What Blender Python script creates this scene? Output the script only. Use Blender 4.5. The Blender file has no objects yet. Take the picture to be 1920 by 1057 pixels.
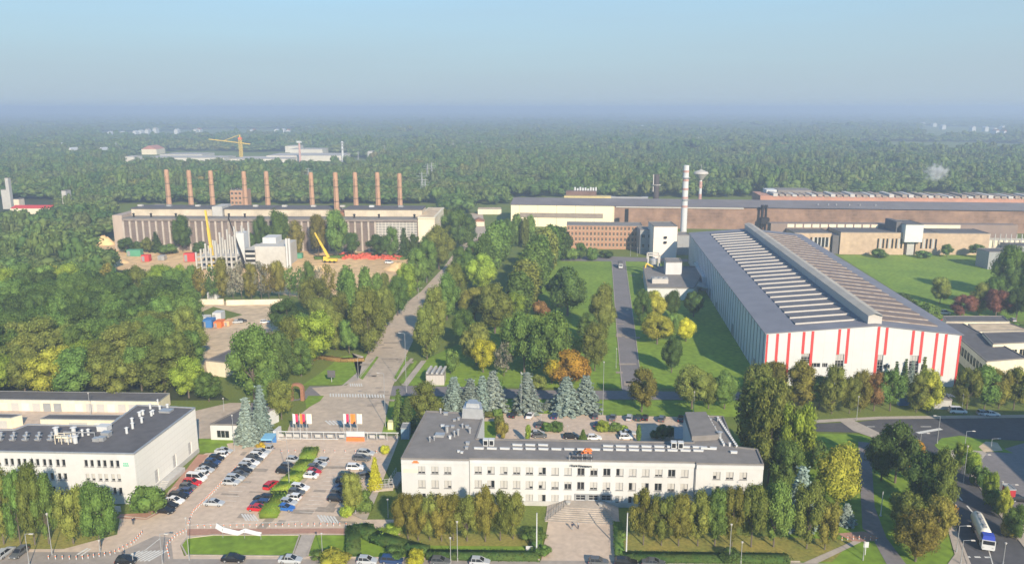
import bpy, math, random
import numpy as np
from math import radians, sin, cos, tan, atan2, pi
random.seed(7); RNG = np.random.default_rng(7)
SC = bpy.context.scene; COL = SC.collection

# ---------------------------------------------------------------- camera
F_PX, HC, PITCH, YAW = 1500.0, 88.0, radians(12.23), radians(5.88)
cam_d = bpy.data.cameras.new("camera"); cam = bpy.data.objects.new("camera", cam_d); COL.objects.link(cam)
cam_d.lens = F_PX/1920*36; cam_d.sensor_width = 36; cam_d.clip_end = 40000; cam_d.clip_start = 1
cam.location = (0, 0, HC); cam.rotation_euler = (pi/2-PITCH, 0, YAW); SC.camera = cam

# ---------------------------------------------------------------- sky, sun, exposure
SUN_EL = radians(27); SUN_AZ = atan2(0.453, -0.892)      # azimuth from +Y towards +X
W = bpy.data.worlds.new("World"); SC.world = W; W.use_nodes = True
nt = W.node_tree; nt.nodes.clear()
sky = nt.nodes.new("ShaderNodeTexSky"); sky.sky_type = 'NISHITA'; sky.sun_disc = False
sky.sun_elevation = SUN_EL; sky.sun_rotation = SUN_AZ; sky.altitude = 100
sky.air_density = 1.0; sky.dust_density = 0.4; sky.ozone_density = 1.5
bg = nt.nodes.new("ShaderNodeBackground"); bg.inputs[1].default_value = 0.105
wo = nt.nodes.new("ShaderNodeOutputWorld")
hs = nt.nodes.new("ShaderNodeMix"); hs.data_type = 'RGBA'; hs.blend_type = 'MULTIPLY'; hs.inputs[0].default_value = 1
hs.inputs[7].default_value = (0.55, 1.02, 1.22, 1)
nt.links.new(sky.outputs[0], hs.inputs[6]); hz_ = nt.nodes.new("ShaderNodeMix"); hz_.data_type = 'RGBA'; hz_.inputs[7].default_value = (2.85, 3.45, 4.0, 1)
wt = nt.nodes.new("ShaderNodeTexCoord"); ws = nt.nodes.new("ShaderNodeSeparateXYZ"); nt.links.new(wt.outputs["Generated"], ws.inputs[0])   # ground haze thins out with elevation
wr = nt.nodes.new("ShaderNodeMapRange"); wr.inputs[1].default_value = 0.02; wr.inputs[2].default_value = 0.42; wr.inputs[3].default_value = .97; wr.inputs[4].default_value = .05; wr.interpolation_type = 'SMOOTHSTEP'
wn = nt.nodes.new("ShaderNodeTexNoise"); wm = nt.nodes.new("ShaderNodeMapping"); wm.inputs["Scale"].default_value = (1, 1, 14); nt.links.new(wt.outputs["Generated"], wm.inputs[0]); nt.links.new(wm.outputs[0], wn.inputs[0]); wn.inputs["Scale"].default_value = 2.2
wa = nt.nodes.new("ShaderNodeMath"); wa.operation = 'MULTIPLY_ADD'; wa.inputs[1].default_value = .05; nt.links.new(wn.outputs[0], wa.inputs[0]); nt.links.new(ws.outputs[2], wa.inputs[2]); nt.links.new(wa.outputs[0], wr.inputs[0]); nt.links.new(wr.outputs[0], hz_.inputs[0])
nt.links.new(hs.outputs[2], hz_.inputs[6]); nt.links.new(hz_.outputs[2], bg.inputs[0]); nt.links.new(bg.outputs[0], wo.inputs[0])
sd = bpy.data.lights.new("sun", 'SUN'); sd.energy = 5.0; sd.angle = radians(0.55); sd.color = (1.0, 0.845, 0.64)
sun = bpy.data.objects.new("sun", sd); COL.objects.link(sun)
sun.rotation_euler = (pi/2-SUN_EL, 0, pi-SUN_AZ) ; sun.location = (200, -400, 300)
SC.view_settings.view_transform = 'Standard'; SC.view_settings.look = 'None'
SC.view_settings.gamma = 1; SC.view_settings.exposure = 0.62
SC.render.engine = 'CYCLES'; SC.cycles.use_denoising = True
SC.cycles.max_bounces = 6; SC.cycles.diffuse_bounces = 3; SC.cycles.glossy_bounces = 2
SC.cycles.transmission_bounces = 3; SC.cycles.volume_bounces = 1; SC.cycles.transparent_max_bounces = 6

# ---------------------------------------------------------------- surveying: photo pixel <-> place
_R = (cos(YAW), sin(YAW), 0.0)
_F = (-sin(YAW)*cos(PITCH), cos(YAW)*cos(PITCH), -sin(PITCH))
_U = (-sin(YAW)*sin(PITCH), cos(YAW)*sin(PITCH), cos(PITCH))
def P(px, py, z=0.0):
    cx, cy = (px-960)/F_PX, -(py-528.5)/F_PX
    d = [_F[i]+cx*_R[i]+cy*_U[i] for i in range(3)]
    t = (z-HC)/d[2]
    return (d[0]*t, d[1]*t)
def proj(X, Y, Z=0.0):
    v = (X, Y, Z-HC)
    a = sum(v[i]*_R[i] for i in range(3)); b = sum(v[i]*_U[i] for i in range(3)); c = sum(v[i]*_F[i] for i in range(3))
    return 960+F_PX*a/c, 528.5-F_PX*b/c
def ZA(X, Y, py):
    cy = -(py-528.5)/F_PX            # b = cy*c
    k = [_U[i]-cy*_F[i] for i in range(3)]
    return HC-(k[0]*X+k[1]*Y)/k[2]
def ZT(px, yb, yt):
    X, Y = P(px, yb); return ZA(X, Y, yt)
def MPP(px, py):                     # metres per photo pixel at a ground point
    X, Y = P(px, py); c = X*_F[0]+Y*_F[1]-HC*_F[2]
    return c/F_PX

# ---------------------------------------------------------------- materials
MATS = {}
def _n(nt, t, **k):
    n = nt.nodes.new(t)
    for a, b in k.items(): setattr(n, a, b)
    return n
def mat(name, col, rough=0.8, var=0.15, scale=0.3, bump=0.0, metal=0.0, col2=None, streak=False, objcol=False, brick=None, spec=0.3, fine=None):
    if name in MATS: return MATS[name]
    m = bpy.data.materials.new(name); m.use_nodes = True; nt = m.node_tree; L = nt.links
    b = nt.nodes["Principled BSDF"]; b.inputs["Roughness"].default_value = rough; b.inputs["Metallic"].default_value = metal
    b.inputs["Specular IOR Level"].default_value = spec
    tc = _n(nt, "ShaderNodeTexCoord"); mp = _n(nt, "ShaderNodeMapping"); L.new(tc.outputs["Object"], mp.inputs[0])
    if streak: mp.inputs["Scale"].default_value = (1, 1, 0.12)
    no = _n(nt, "ShaderNodeTexNoise"); no.inputs["Scale"].default_value = scale; no.inputs["Detail"].default_value = 7; no.inputs["Roughness"].default_value = 0.65
    L.new(mp.outputs[0], no.inputs[0])
    ra = _n(nt, "ShaderNodeMapRange"); ra.inputs[1].default_value = 0.3; ra.inputs[2].default_value = 0.7
    L.new(no.outputs[0], ra.inputs[0])
    mx = _n(nt, "ShaderNodeMix", data_type='RGBA'); L.new(ra.outputs[0], mx.inputs[0])
    c = (*col, 1); d = (*(col2 if col2 else [x*(1-var*2) for x in col]), 1)
    mx.inputs[6].default_value = c; mx.inputs[7].default_value = d
    out = mx.outputs[2]
    if fine:
        n2 = _n(nt, "ShaderNodeTexNoise"); n2.inputs["Scale"].default_value = fine[0]; n2.inputs["Detail"].default_value = 4
        L.new(tc.outputs["Object"], n2.inputs[0])
        r2 = _n(nt, "ShaderNodeMapRange"); r2.inputs[1].default_value = .25; r2.inputs[2].default_value = .75
        r2.inputs[3].default_value = 1-fine[1]; r2.inputs[4].default_value = 1+fine[1]; L.new(n2.outputs[0], r2.inputs[0])
        sc_ = _n(nt, "ShaderNodeVectorMath", operation='SCALE'); L.new(out, sc_.inputs[0]); L.new(r2.outputs[0], sc_.inputs[3]); out = sc_.outputs[0]
    if objcol:
        oi = _n(nt, "ShaderNodeObjectInfo"); m2 = _n(nt, "ShaderNodeMix", data_type='RGBA', blend_type='MULTIPLY'); m2.inputs[0].default_value = 1
        L.new(out, m2.inputs[6]); L.new(oi.outputs["Color"], m2.inputs[7]); out = m2.outputs[2]
    L.new(out, b.inputs["Base Color"])
    if bump:
        bp = _n(nt, "ShaderNodeBump"); bp.inputs["Strength"].default_value = bump; bp.inputs["Distance"].default_value = 0.1
        L.new(no.outputs[0], bp.inputs["Height"]); L.new(bp.outputs[0], b.inputs["Normal"])
    MATS[name] = m; return m
def stripes(name, c1, c2, period, axis=0, duty=0.1, rough=0.5, metal=0.0, noise=0.1, horiz=None, c3=None):
    """ribbed or panelled sheet: thin joints of c2 every `period` metres along one axis of the object"""
    if name in MATS: return MATS[name]
    m = mat(name, c1, rough=rough, var=noise, scale=0.12, metal=metal); nt = m.node_tree; L = nt.links; b = nt.nodes["Principled BSDF"]
    src = b.inputs["Base Color"].links[0].from_socket
    tc = _n(nt, "ShaderNodeTexCoord"); sp = _n(nt, "ShaderNodeSeparateXYZ"); L.new(tc.outputs["Object"], sp.inputs[0])
    def lines(ax, per, du):
        a = _n(nt, "ShaderNodeMath", operation='DIVIDE'); L.new(sp.outputs[ax], a.inputs[0]); a.inputs[1].default_value = per
        f = _n(nt, "ShaderNodeMath", operation='FRACT'); L.new(a.outputs[0], f.inputs[0])
        g = _n(nt, "ShaderNodeMath", operation='LESS_THAN'); L.new(f.outputs[0], g.inputs[0]); g.inputs[1].default_value = du
        return g.outputs[0]
    k = lines(axis, period, duty)
    mx = _n(nt, "ShaderNodeMix", data_type='RGBA'); L.new(k, mx.inputs[0]); L.new(src, mx.inputs[6]); mx.inputs[7].default_value = (*c2, 1)
    out = mx.outputs[2]
    if horiz:
        k2 = lines(horiz[0], horiz[1], horiz[2]); m2 = _n(nt, "ShaderNodeMix", data_type='RGBA'); L.new(k2, m2.inputs[0]); L.new(out, m2.inputs[6]); m2.inputs[7].default_value = (*(c3 or c2), 1); out = m2.outputs[2]
    L.new(out, b.inputs["Base Color"]); return m
def leafmat(name, instanced=False):
    m = bpy.data.materials.new(name); m.use_nodes = True; nt = m.node_tree; L = nt.links; nt.nodes.clear()
    o = _n(nt, "ShaderNodeOutputMaterial"); oi = _n(nt, "ShaderNodeObjectInfo"); ge = _n(nt, "ShaderNodeNewGeometry")
    if instanced:
        cr = _n(nt, "ShaderNodeValToRGB"); L.new(oi.outputs["Random"], cr.inputs[0]); e = cr.color_ramp.elements
        e[0].position = 0; e[0].color = (.022, .050, .020, 1); e[1].position = 1; e[1].color = (.115, .100, .030, 1)
        for p, c in ((.18, (.040, .075, .022)), (.4, (.055, .092, .026)), (.6, (.075, .105, .030)), (.78, (.060, .075, .030)), (.9, (.095, .115, .035))):
            x = e.new(p); x.color = (*c, 1)
        ln = _n(nt, "ShaderNodeTexNoise"); ln.inputs["Scale"].default_value = .010; ln.inputs["Detail"].default_value = 5; L.new(oi.outputs["Location"], ln.inputs[0])
        ad = _n(nt, "ShaderNodeMath", operation='MULTIPLY_ADD'); L.new(oi.outputs["Random"], ad.inputs[0]); ad.inputs[1].default_value = .45
        lr = _n(nt, "ShaderNodeMapRange"); L.new(ln.outputs[0], lr.inputs[0]); lr.inputs[1].default_value = .3; lr.inputs[2].default_value = .7; lr.inputs[3].default_value = 0; lr.inputs[4].default_value = .6
        L.new(lr.outputs[0], ad.inputs[2]); L.new(ad.outputs[0], cr.inputs[0]); bs_ = _n(nt, "ShaderNodeVectorMath", operation='SCALE'); L.new(cr.outputs[0], bs_.inputs[0]); bs_.inputs[3].default_value = 1.7
        base = bs_.outputs[0]
    else: base = oi.outputs["Color"]
    rr = _n(nt, "ShaderNodeMapRange"); L.new(ge.outputs["Random Per Island"], rr.inputs[0]); rr.inputs[3].default_value = .55; rr.inputs[4].default_value = 1.45
    sc_ = _n(nt, "ShaderNodeVectorMath", operation='SCALE'); L.new(base, sc_.inputs[0]); L.new(rr.outputs[0], sc_.inputs[3])
    tc = _n(nt, "ShaderNodeTexCoord"); no = _n(nt, "ShaderNodeTexNoise"); no.inputs["Scale"].default_value = .45; L.new(tc.outputs["Object"], no.inputs[0])
    hu = _n(nt, "ShaderNodeHueSaturation"); mr = _n(nt, "ShaderNodeMapRange"); L.new(no.outputs[0], mr.inputs[0]); mr.inputs[1].default_value = .3; mr.inputs[2].default_value = .7
    mr.inputs[3].default_value = .475; mr.inputs[4].default_value = .525; L.new(mr.outputs[0], hu.inputs["Hue"]); L.new(sc_.outputs[0], hu.inputs["Color"])
    df = _n(nt, "ShaderNodeBsdfDiffuse"); tr = _n(nt, "ShaderNodeBsdfTranslucent"); ms = _n(nt, "ShaderNodeMixShader"); ms.inputs[0].default_value = .16
    L.new(hu.outputs[0], df.inputs[0]); L.new(hu.outputs[0], tr.inputs[0]); L.new(df.outputs[0], ms.inputs[1]); L.new(tr.outputs[0], ms.inputs[2])
    L.new(ms.outputs[0], o.inputs[0]); MATS[name] = m; return m
LEAF = leafmat("leaves"); LEAFI = leafmat("forest_leaves", True)
M_grass = mat("grass", (.150, .180, .030), .95, scale=.05, col2=(.105, .150, .026), bump=.3, fine=(2.0, .3))
M_lawn = mat("lawn", (.205, .300, .026), .95, scale=.035, col2=(.120, .205, .020), bump=.3, fine=(.5, .3))
M_dry = mat("dry_grass", (.30, .24, .055), .95, scale=.1, col2=(.15, .18, .035), bump=.3, fine=(1.5, .3))
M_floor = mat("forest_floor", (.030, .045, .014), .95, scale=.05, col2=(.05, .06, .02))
M_asph = mat("asphalt", (.215, .195, .195), .9, scale=.08, col2=(.165, .155, .158), fine=(.9, .12))
M_street = mat("street_asphalt", (.36, .31, .265), .9, scale=.06, col2=(.26, .23, .205), fine=(.6, .15))
M_asphd = mat("dark_asphalt", (.105, .10, .105), .9, scale=.06, col2=(.062, .063, .070), fine=(.7, .15))
M_pave = mat("paving", (.59, .465, .355), .9, scale=.05, col2=(.47, .375, .295), fine=(.7, .15))
M_avenue = mat("avenue_asphalt", (.53, .425, .32), .9, scale=.05, col2=(.38, .315, .25), fine=(.5, .16))
M_walk = mat("sidewalk_slabs", (.46, .40, .34), .9, scale=.2, fine=(1.4, .12))
M_red = mat("red_paving", (.46, .26, .19), .9, scale=.2, fine=(1.4, .12))
M_sand = mat("sand", (.76, .52, .26), .95, scale=.03, col2=(.52, .36, .20), bump=.5, fine=(.25, .25))
M_dirt = mat("dirt", (.62, .48, .32), .95, scale=.05, col2=(.44, .345, .24), bump=.3, fine=(.3, .25))
M_white = mat("white_paint", (.55, .565, .575), .6, .05, .4)
M_mark = mat("road_paint", (.68, .67, .63), .7, .12, 1.5)
M_wallw = mat("white_render", (.555, .565, .57), .85, scale=.25, col2=(.50, .505, .505), streak=True, fine=(.6, .04))
M_wallw2 = mat("cream_render", (.72, .66, .52), .85, scale=.2, col2=(.60, .53, .40), streak=True, fine=(.8, .08))
M_roof = mat("roofing_felt", (.225, .208, .195), .95, scale=.12, col2=(.175, .163, .155), fine=(.5, .12))
M_roofd = mat("dark_roofing", (.125, .120, .125), .95, scale=.12, col2=(.095, .092, .098), fine=(.5, .15))
M_glass = mat("dark_glass", (.022, .024, .028), .15, .2, 2, spec=.6)
M_blind = mat("pale_blind", (.47, .46, .44), .7, .06, 3)
M_metal = mat("galvanised_metal", (.50, .51, .52), .45, .1, 1, metal=.5)
M_grey = mat("grey_paint", (.30, .31, .32), .6, .1, 1)
M_black = mat("black_rubber", (.02, .02, .022), .7, .1, 2)
M_brick = mat("red_brick", (.33, .165, .10), .9, scale=.35, col2=(.26, .125, .08), fine=(3, .2))
M_brickb = stripes("brick_facade", (.46, .27, .17), (.36, .21, .14), .6, 2, .25, rough=.9, noise=.12)
M_conc = mat("concrete", (.47, .46, .44), .9, scale=.15, col2=(.38, .375, .36), fine=(.8, .1))
M_yell = mat("yellow_paint", (.75, .52, .07), .5, .08, 1)
M_oran = mat("orange_paint", (.80, .20, .05), .6, .08, 1)
M_redp = mat("red_paint", (.62, .06, .055), .6, .08, .5)
M_bark = mat("bark", (.17, .14, .11), .95, .25, 3)
M_frame = mat("window_frame", (.36, .36, .36), .7, .05, 1)
M_car = mat("car_paint", (1, 1, 1), .25, .02, 1, objcol=True, spec=.6)
M_cloth = mat("flag_cloth", (1, 1, 1), .8, .05, 2, objcol=True)
M_blue = mat("blue_paint", (.06, .20, .50), .5, .08, 1)

# ---------------------------------------------------------------- object helpers
def tag(o, label=None, cat=None, group=None, kind=None):
    if label: o["label"] = label
    if cat: o["category"] = cat
    if group: o["group"] = group
    if kind: o["kind"] = kind
    return o
def empty(name, loc, rz=0):
    o = bpy.data.objects.new(name, None); COL.objects.link(o); o.location = loc; o.rotation_euler = (0, 0, rz); o.empty_display_size = .5
    return o
class MB:
    def __init__(s): s.v = []; s.f = []; s.m = []; s.mi = 0
    def poly(s, pts, flip=False):
        k = len(s.v); s.v += [tuple(p) for p in pts]; r = list(range(k, k+len(pts)))
        s.f.append(r[::-1] if flip else r); s.m.append(s.mi); return s
    def box(s, x0, y0, z0, x1, y1, z1, bottom=True):
        return s.prism([(x0, y0), (x1, y0), (x1, y1), (x0, y1)], z0, z1, bottom=bottom)
    def prism(s, poly, z0, z1, top=True, bottom=True, taper=1.0):
        a = sum(poly[i][0]*poly[(i+1) % len(poly)][1]-poly[(i+1) % len(poly)][0]*poly[i][1] for i in range(len(poly)))
        if a < 0: poly = poly[::-1]
        cx = sum(p[0] for p in poly)/len(poly); cy = sum(p[1] for p in poly)/len(poly); n = len(poly); k = len(s.v)
        s.v += [(p[0], p[1], z0) for p in poly]; s.v += [(cx+(p[0]-cx)*taper, cy+(p[1]-cy)*taper, z1) for p in poly]
        for i in range(n):
            j = (i+1) % n; s.f.append([k+i, k+j, k+n+j, k+n+i]); s.m.append(s.mi)
        if top: s.f.append([k+n+i for i in range(n)]); s.m.append(s.mi)
        if bottom: s.f.append([k+i for i in range(n)][::-1]); s.m.append(s.mi)
        return s
    def obox(s, c, u, hu, hv, z0, z1):      # box with axis u (2D unit) half sizes hu, hv
        v = (-u[1], u[0]); q = lambda a, b: (c[0]+u[0]*a+v[0]*b, c[1]+u[1]*a+v[1]*b)
        return s.prism([q(-hu, -hv), q(hu, -hv), q(hu, hv), q(-hu, hv)], z0, z1)
    def cyl(s, x, y, z0, z1, r0, r1=None, n=12, cap=True):
        r1 = r0 if r1 is None else r1; k = len(s.v)
        for z, r in ((z0, r0), (z1, r1)): s.v += [(x+r*cos(2*pi*i/n), y+r*sin(2*pi*i/n), z) for i in range(n)]
        for i in range(n): j = (i+1) % n; s.f.append([k+i, k+j, k+n+j, k+n+i]); s.m.append(s.mi)
        if cap: s.f.append([k+n+i for i in range(n)]); s.m.append(s.mi); s.f.append([k+i for i in range(n)][::-1]); s.m.append(s.mi)
        return s
    def bar(s, a, b, r, n=4, r1=None):      # tube between two 3D points
        a = np.array(a, float); b = np.array(b, float); d = b-a; L = np.linalg.norm(d); d = d/(L or 1)
        t = np.array((0, 0, 1.)) if abs(d[2]) < .9 else np.array((1., 0, 0)); u = np.cross(d, t); u /= np.linalg.norm(u); w = np.cross(d, u); k = len(s.v)
        for p, rr in ((a, r), (b, r if r1 is None else r1)):
            for i in range(n): an = 2*pi*(i+.5)/n; s.v.append(tuple(p+(u*cos(an)+w*sin(an))*rr))
        for i in range(n): j = (i+1) % n; s.f.append([k+i, k+n+i, k+n+j, k+j]); s.m.append(s.mi)
        s.f.append([k+i for i in range(n)]); s.m.append(s.mi); s.f.append([k+n+i for i in range(n)][::-1]); s.m.append(s.mi)
        return s
    def mesh(s, name, mats):
        me = bpy.data.meshes.new(name); me.from_pydata(s.v, [], s.f)
        for m in (mats if isinstance(mats, (list, tuple)) else [mats]):
            if m: me.materials.append(m)
        if any(s.m): me.polygons.foreach_set("material_index", s.m)
        me.update(); return me
    def build(s, name, mats, parent=None, smooth=False, loc=None, rz=0):
        me = s.mesh(name, mats)
        if smooth: me.polygons.foreach_set("use_smooth", [True]*len(me.polygons))
        return link(name, me, parent, loc, rz)
def link(name, me, parent=None, loc=None, rz=0):
    o = bpy.data.objects.new(name, me); COL.objects.link(o)
    if parent: o.parent = parent
    if loc: o.location = loc
    if rz: o.rotation_euler[2] = rz
    return o
def tree_copy(o, parent=None):
    c = o.copy(); COL.objects.link(c); c.parent = parent
    for ch in list(o.children): tree_copy(ch, c)
    return c
def unit(a, b):
    d = (b[0]-a[0], b[1]-a[1]); L = math.hypot(*d); return (d[0]/L, d[1]/L), L
ORD = ["first", "second", "third", "fourth", "fifth", "sixth", "seventh", "eighth", "ninth", "tenth", "eleventh", "twelfth", "thirteenth", "fourteenth", "fifteenth",
       "sixteenth", "seventeenth", "eighteenth", "nineteenth", "twentieth"]
def ordn(i, n):
    if n == 1: return "only"
    if i < 20: return ORD[i]
    return ("twenty-", "thirty-", "forty-")[(i+1)//10-2]+ORD[(i+1) % 10-1] if (i+1) % 10 else ("thirtieth", "fortieth")[(i+1)//10-3]
# ================================================================ ground
def sheet(name, px, z, m, kind="structure", label=None, cat=None):
    mb = MB(); pts = [(*P(x, y), 0) for x, y in px]
    a = sum(pts[i][0]*pts[(i+1) % len(pts)][1]-pts[(i+1) % len(pts)][0]*pts[i][1] for i in range(len(pts)))
    mb.poly(pts if a > 0 else pts[::-1]); o = mb.build(name, m); o.location.z = z
    tag(o, kind=kind, label=label, cat=cat); return o
g = MB(); g.poly([(-14000, -2500, 0), (14000, -2500, 0), (14000, 15500, 0), (-14000, 15500, 0)])
tag(g.build("ground", M_grass), kind="structure")
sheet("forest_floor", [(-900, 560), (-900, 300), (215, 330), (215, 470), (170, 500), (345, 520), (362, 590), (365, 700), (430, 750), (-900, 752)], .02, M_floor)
LAWNS = [[(960, 600), (1022, 487), (1150, 487), (1168, 728), (840, 724), (760, 722), (800, 672)],
         [(1172, 488), (1290, 500), (1445, 727), (1204, 728)],
         [(1570, 478), (1850, 478), (1960, 520), (1960, 602), (1768, 602)],
         [(566, 722), (600, 700), (640, 668), (690, 664), (670, 700), (650, 720)],
         [(1510, 812), (1640, 815), (1700, 838), (1755, 885), (1775, 945), (1810, 1070), (1480, 1080), (1480, 1020), (1440, 900)],
         [(340, 1022), (350, 1009), (400, 1003), (562, 1003), (548, 1043), (350, 1041)],
         [(590, 1003), (650, 1003), (760, 1000), (1020, 1003), (1012, 1048), (575, 1044)],
         [(318, 920), (368, 857), (388, 857), (330, 913)], [(366, 822), (440, 822), (470, 846), (366, 848)],
         [(910, 748), (1440, 752), (1440, 781), (1290, 781), (940, 774), (820, 770), (800, 745)]]
for q in LAWNS: sheet("lawn", q, .04, M_lawn)
sheet("lawn", [(1160, 995), (1440, 1005), (1600, 1012), (1560, 1053), (1168, 1046)], .05, M_dry)
sheet("lawn", [(-60, 1000), (-60, 975), (210, 975), (215, 1000), (130, 1028), (-60, 1030)], .05, M_dry)
sheet("lawn", [(745, 1000), (1010, 1000), (1008, 1024), (760, 1022)], .055, M_dry)
sheet("sand_field", [(165, 462), (225, 450), (560, 470), (800, 474), (792, 520), (745, 575), (640, 570), (345, 522), (280, 512), (170, 500)], .04, M_sand)
sheet("dirt_yard", [(350, 562), (520, 568), (560, 590), (505, 645), (470, 668), (430, 705), (370, 708), (364, 640), (360, 590)], .05, M_dirt)
sheet("grass_strip", [(362, 592), (400, 575), (455, 590), (420, 600), (385, 603)], .06, M_grass)
sheet("sand_field", [(1150, 1150), (-100, 1150), (-100, 1072), (1150, 1072)], .02, M_dirt)
# paving and roads
sheet("avenue", [(882, 400), (905, 400), (912, 440), (905, 465), (880, 475), (858, 500), (808, 552), (784, 590), (774, 640), (762, 665), (752, 690), (736, 724), (731, 745), (722, 790), (715, 815),
                 (535, 820), (545, 790), (578, 765), (602, 742), (585, 727), (650, 722), (672, 700), (690, 662), (712, 622), (757, 572), (790, 546), (830, 503), (855, 470), (882, 440)], .08, M_avenue)
sheet("road", [(470, 755), (560, 748), (580, 724), (800, 723), (1010, 731), (1205, 733), (1460, 736), (1460, 750), (1000, 748), (800, 742), (610, 742), (470, 765)], .07, M_asph)
sheet("road", [(1147.5, 490), (1172, 490), (1180, 545), (1190, 620), (1203, 732), (1167, 732), (1157, 620)], .06, M_asph)
sheet("road", [(1010, 480), (1150, 481), (1290, 486), (1290, 491), (1150, 490), (1010, 489)], .062, M_asph)
sheet("car_park", [(225, 968), (275, 972), (300, 958), (366, 860), (385, 850), (430, 846), (425, 832), (520, 816), (750, 818), (738, 850), (718, 900), (690, 918), (664, 935), (660, 965), (680, 974), (755, 974), (750, 1003), (640, 1003),
                   (400, 1003), (350, 1009), (338, 1022), (345, 1042), (600, 1045), (1010, 1048), (1010, 1085), (-160, 1085), (-160, 1031), (120, 1029), (220, 1002)], .10, M_pave)
sheet("street", [(-160, 1052), (-160, 1035), (225, 1035), (290, 1005), (320, 1008), (325, 1048), (660, 1049), (1010, 1051), (1480, 1054), (1810, 1068), (1810, 1140), (-160, 1140)], .12, M_street)
sheet("sidewalk", [(218, 972), (275, 974), (300, 962), (392, 852), (372, 852), (316, 922), (280, 962), (225, 964)], .13, M_red)
sheet("path", [(565, 1003), (590, 1003), (577, 1047), (548, 1047)], .09, M_walk)
sheet("path", [(585, 1000), (350, 1004), (352, 992), (745, 990), (745, 1002)], .14, M_red)
sheet("entrance_square", [(1028, 978), (1150, 978), (1152, 1000), (1160, 1075), (1010, 1075)], .11, M_pave)
sheet("courtyard", [(892, 832), (912, 776), (945, 774), (1290, 782), (1310, 832)], .09, M_pave)
sheet("lawn", [(908, 790), (935, 790), (928, 826), (895, 826)], .12, M_lawn)
sheet("yard", [(366, 792), (366, 770), (430, 755), (470, 755), (445, 790), (440, 822), (366, 822)], .06, M_avenue)
sheet("yard", [(-120, 765), (-120, 810), (60, 806), (215, 798), (270, 765)], .08, M_pave)
sheet("road", [(1500, 795), (1600, 792), (1650, 786), (1990, 783), (1990, 830), (1850, 823), (1800, 826), (1775, 835), (1790, 850), (1960, 1078), (1960, 1140), (1830, 1140), (1776, 945), (1755, 880), (1720, 840), (1640, 812), (1500, 808)], .10, M_asphd)
sheet("sidewalk", [(1575, 790), (1600, 788), (1650, 812), (1700, 830), (1740, 862), (1720, 855), (1640, 822), (1600, 808)], .14, M_walk)
sheet("sidewalk", [(1500, 789), (1650, 781), (1960, 777), (1960, 783), (1650, 786), (1500, 795)], .13, M_walk)
sheet("sidewalk", [(1765, 845), (1790, 838), (1830, 830), (1850, 850), (1835, 870), (1870, 925), (1960, 1035), (1960, 1072), (1900, 1000), (1845, 925), (1800, 868)], .12, M_walk)
sheet("traffic_island", [(1752, 835), (1765, 822), (1800, 817), (1850, 826), (1900, 850), (1830, 845), (1795, 842), (1765, 848)], .15, M_lawn)
sheet("parking_lot", [(1822, 852), (1870, 845), (1990, 810), (1990, 1000), (1900, 950), (1860, 905)], .08, M_asph)
sheet("path", [(1609, 828), (1632, 830), (1640, 950), (1662, 1008), (1712, 1075), (1672, 1075), (1634, 1005), (1617, 990)], .09, M_asph)
sheet("path", [(1570, 1000), (1620, 996), (1648, 1008), (1640, 1014), (1600, 1016)], .10, M_red)
sheet("path", [(1495, 1060), (1600, 1014), (1615, 1016), (1520, 1062)], .11, M_walk)
sheet("path", [(1776, 940), (1790, 985), (1830, 1080), (1760, 1080), (1790, 1040), (1775, 985)], .16, M_walk)
sheet("path", [(660, 965), (694, 930), (700, 918), (712, 918), (705, 935), (688, 974), (680, 974)], .15, M_walk)
for a in ([(660, 662), (700, 690), (672, 712), (640, 724), (668, 700), (682, 668)], [(735, 712), (770, 672), (776, 672), (742, 716)], [(752, 722), (790, 676), (800, 676), (764, 724)]):
    sheet("sidewalk", a, .12, M_walk)
for a in ([(672, 708), (706, 668), (710, 670), (680, 712)], [(737, 708), (761, 668), (766, 670), (743, 712)], [(748, 718), (778, 676), (783, 678), (756, 720)]):
    sheet("grass_strip", a, .16, M_lawn)
sheet("lawn", [(608, 742), (600, 752), (575, 766), (572, 752), (578, 742)], .1, M_lawn)
sheet("lawn", [(735, 745), (800, 745), (770, 790), (750, 812), (716, 812), (722, 790)], .1, M_lawn)
sheet("bare_ground", [(1835, 838), (1848, 828), (1870, 830), (1880, 845), (1845, 848)], .17, M_dirt)
# markings
def dash(mb, a, b, w, on, off):
    A, B = P(*a), P(*b); u, L = unit(A, B); t = 0
    while t < L:
        e = min(t+on, L); c = (A[0]+u[0]*(t+e)/2, A[1]+u[1]*(t+e)/2); mb.obox(c, u, (e-t)/2, w/2, 0, .012); t += on+off
def zebra(mb, a, b, length, n, skew=0):   # bars across from a to b
    A, B = P(*a), P(*b); u, L = unit(A, B); v = (-u[1]+skew*u[0], u[0]+skew*u[1])
    for i in range(n):
        t = L*(i+.5)/n; c = (A[0]+u[0]*t, A[1]+u[1]*t); mb.obox(c, unit((0, 0), v)[0], length/2, L/n*.27, 0, .012)
mk = MB()
zebra(mk, (617, 741), (722, 743), 3.0, 20, -.3); zebra(mk, (655, 722), (680, 722), 3, 6, -.3)
zebra(mk, (612, 793), (665, 793), 4, 8, -.7)
zebra(mk, (240, 1043), (300, 1042), 4.5, 8, .6)
zebra(mk, (597, 972), (633, 975), 3.6, 6, -.8); zebra(mk, (455, 970), (482, 971), 3.6, 5, -.8)
zebra(mk, (1752, 738), (1788, 742), 3, 7, -.4)
dash(mk, (145, 1040), (165, 1028), .5, 20, 1); dash(mk, (152, 1042), (170, 1029), .4, 20, 1)
for i in range(10): dash(mk, (411+i*6, 948-i*9), (437+i*6, 949-i*9), .12, 20, 1)
for i in range(16): dash(mk, (562+i*5.5, 960-i*7.2), (590+i*5.5, 961-i*7.2), .10, 20, 1)
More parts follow.
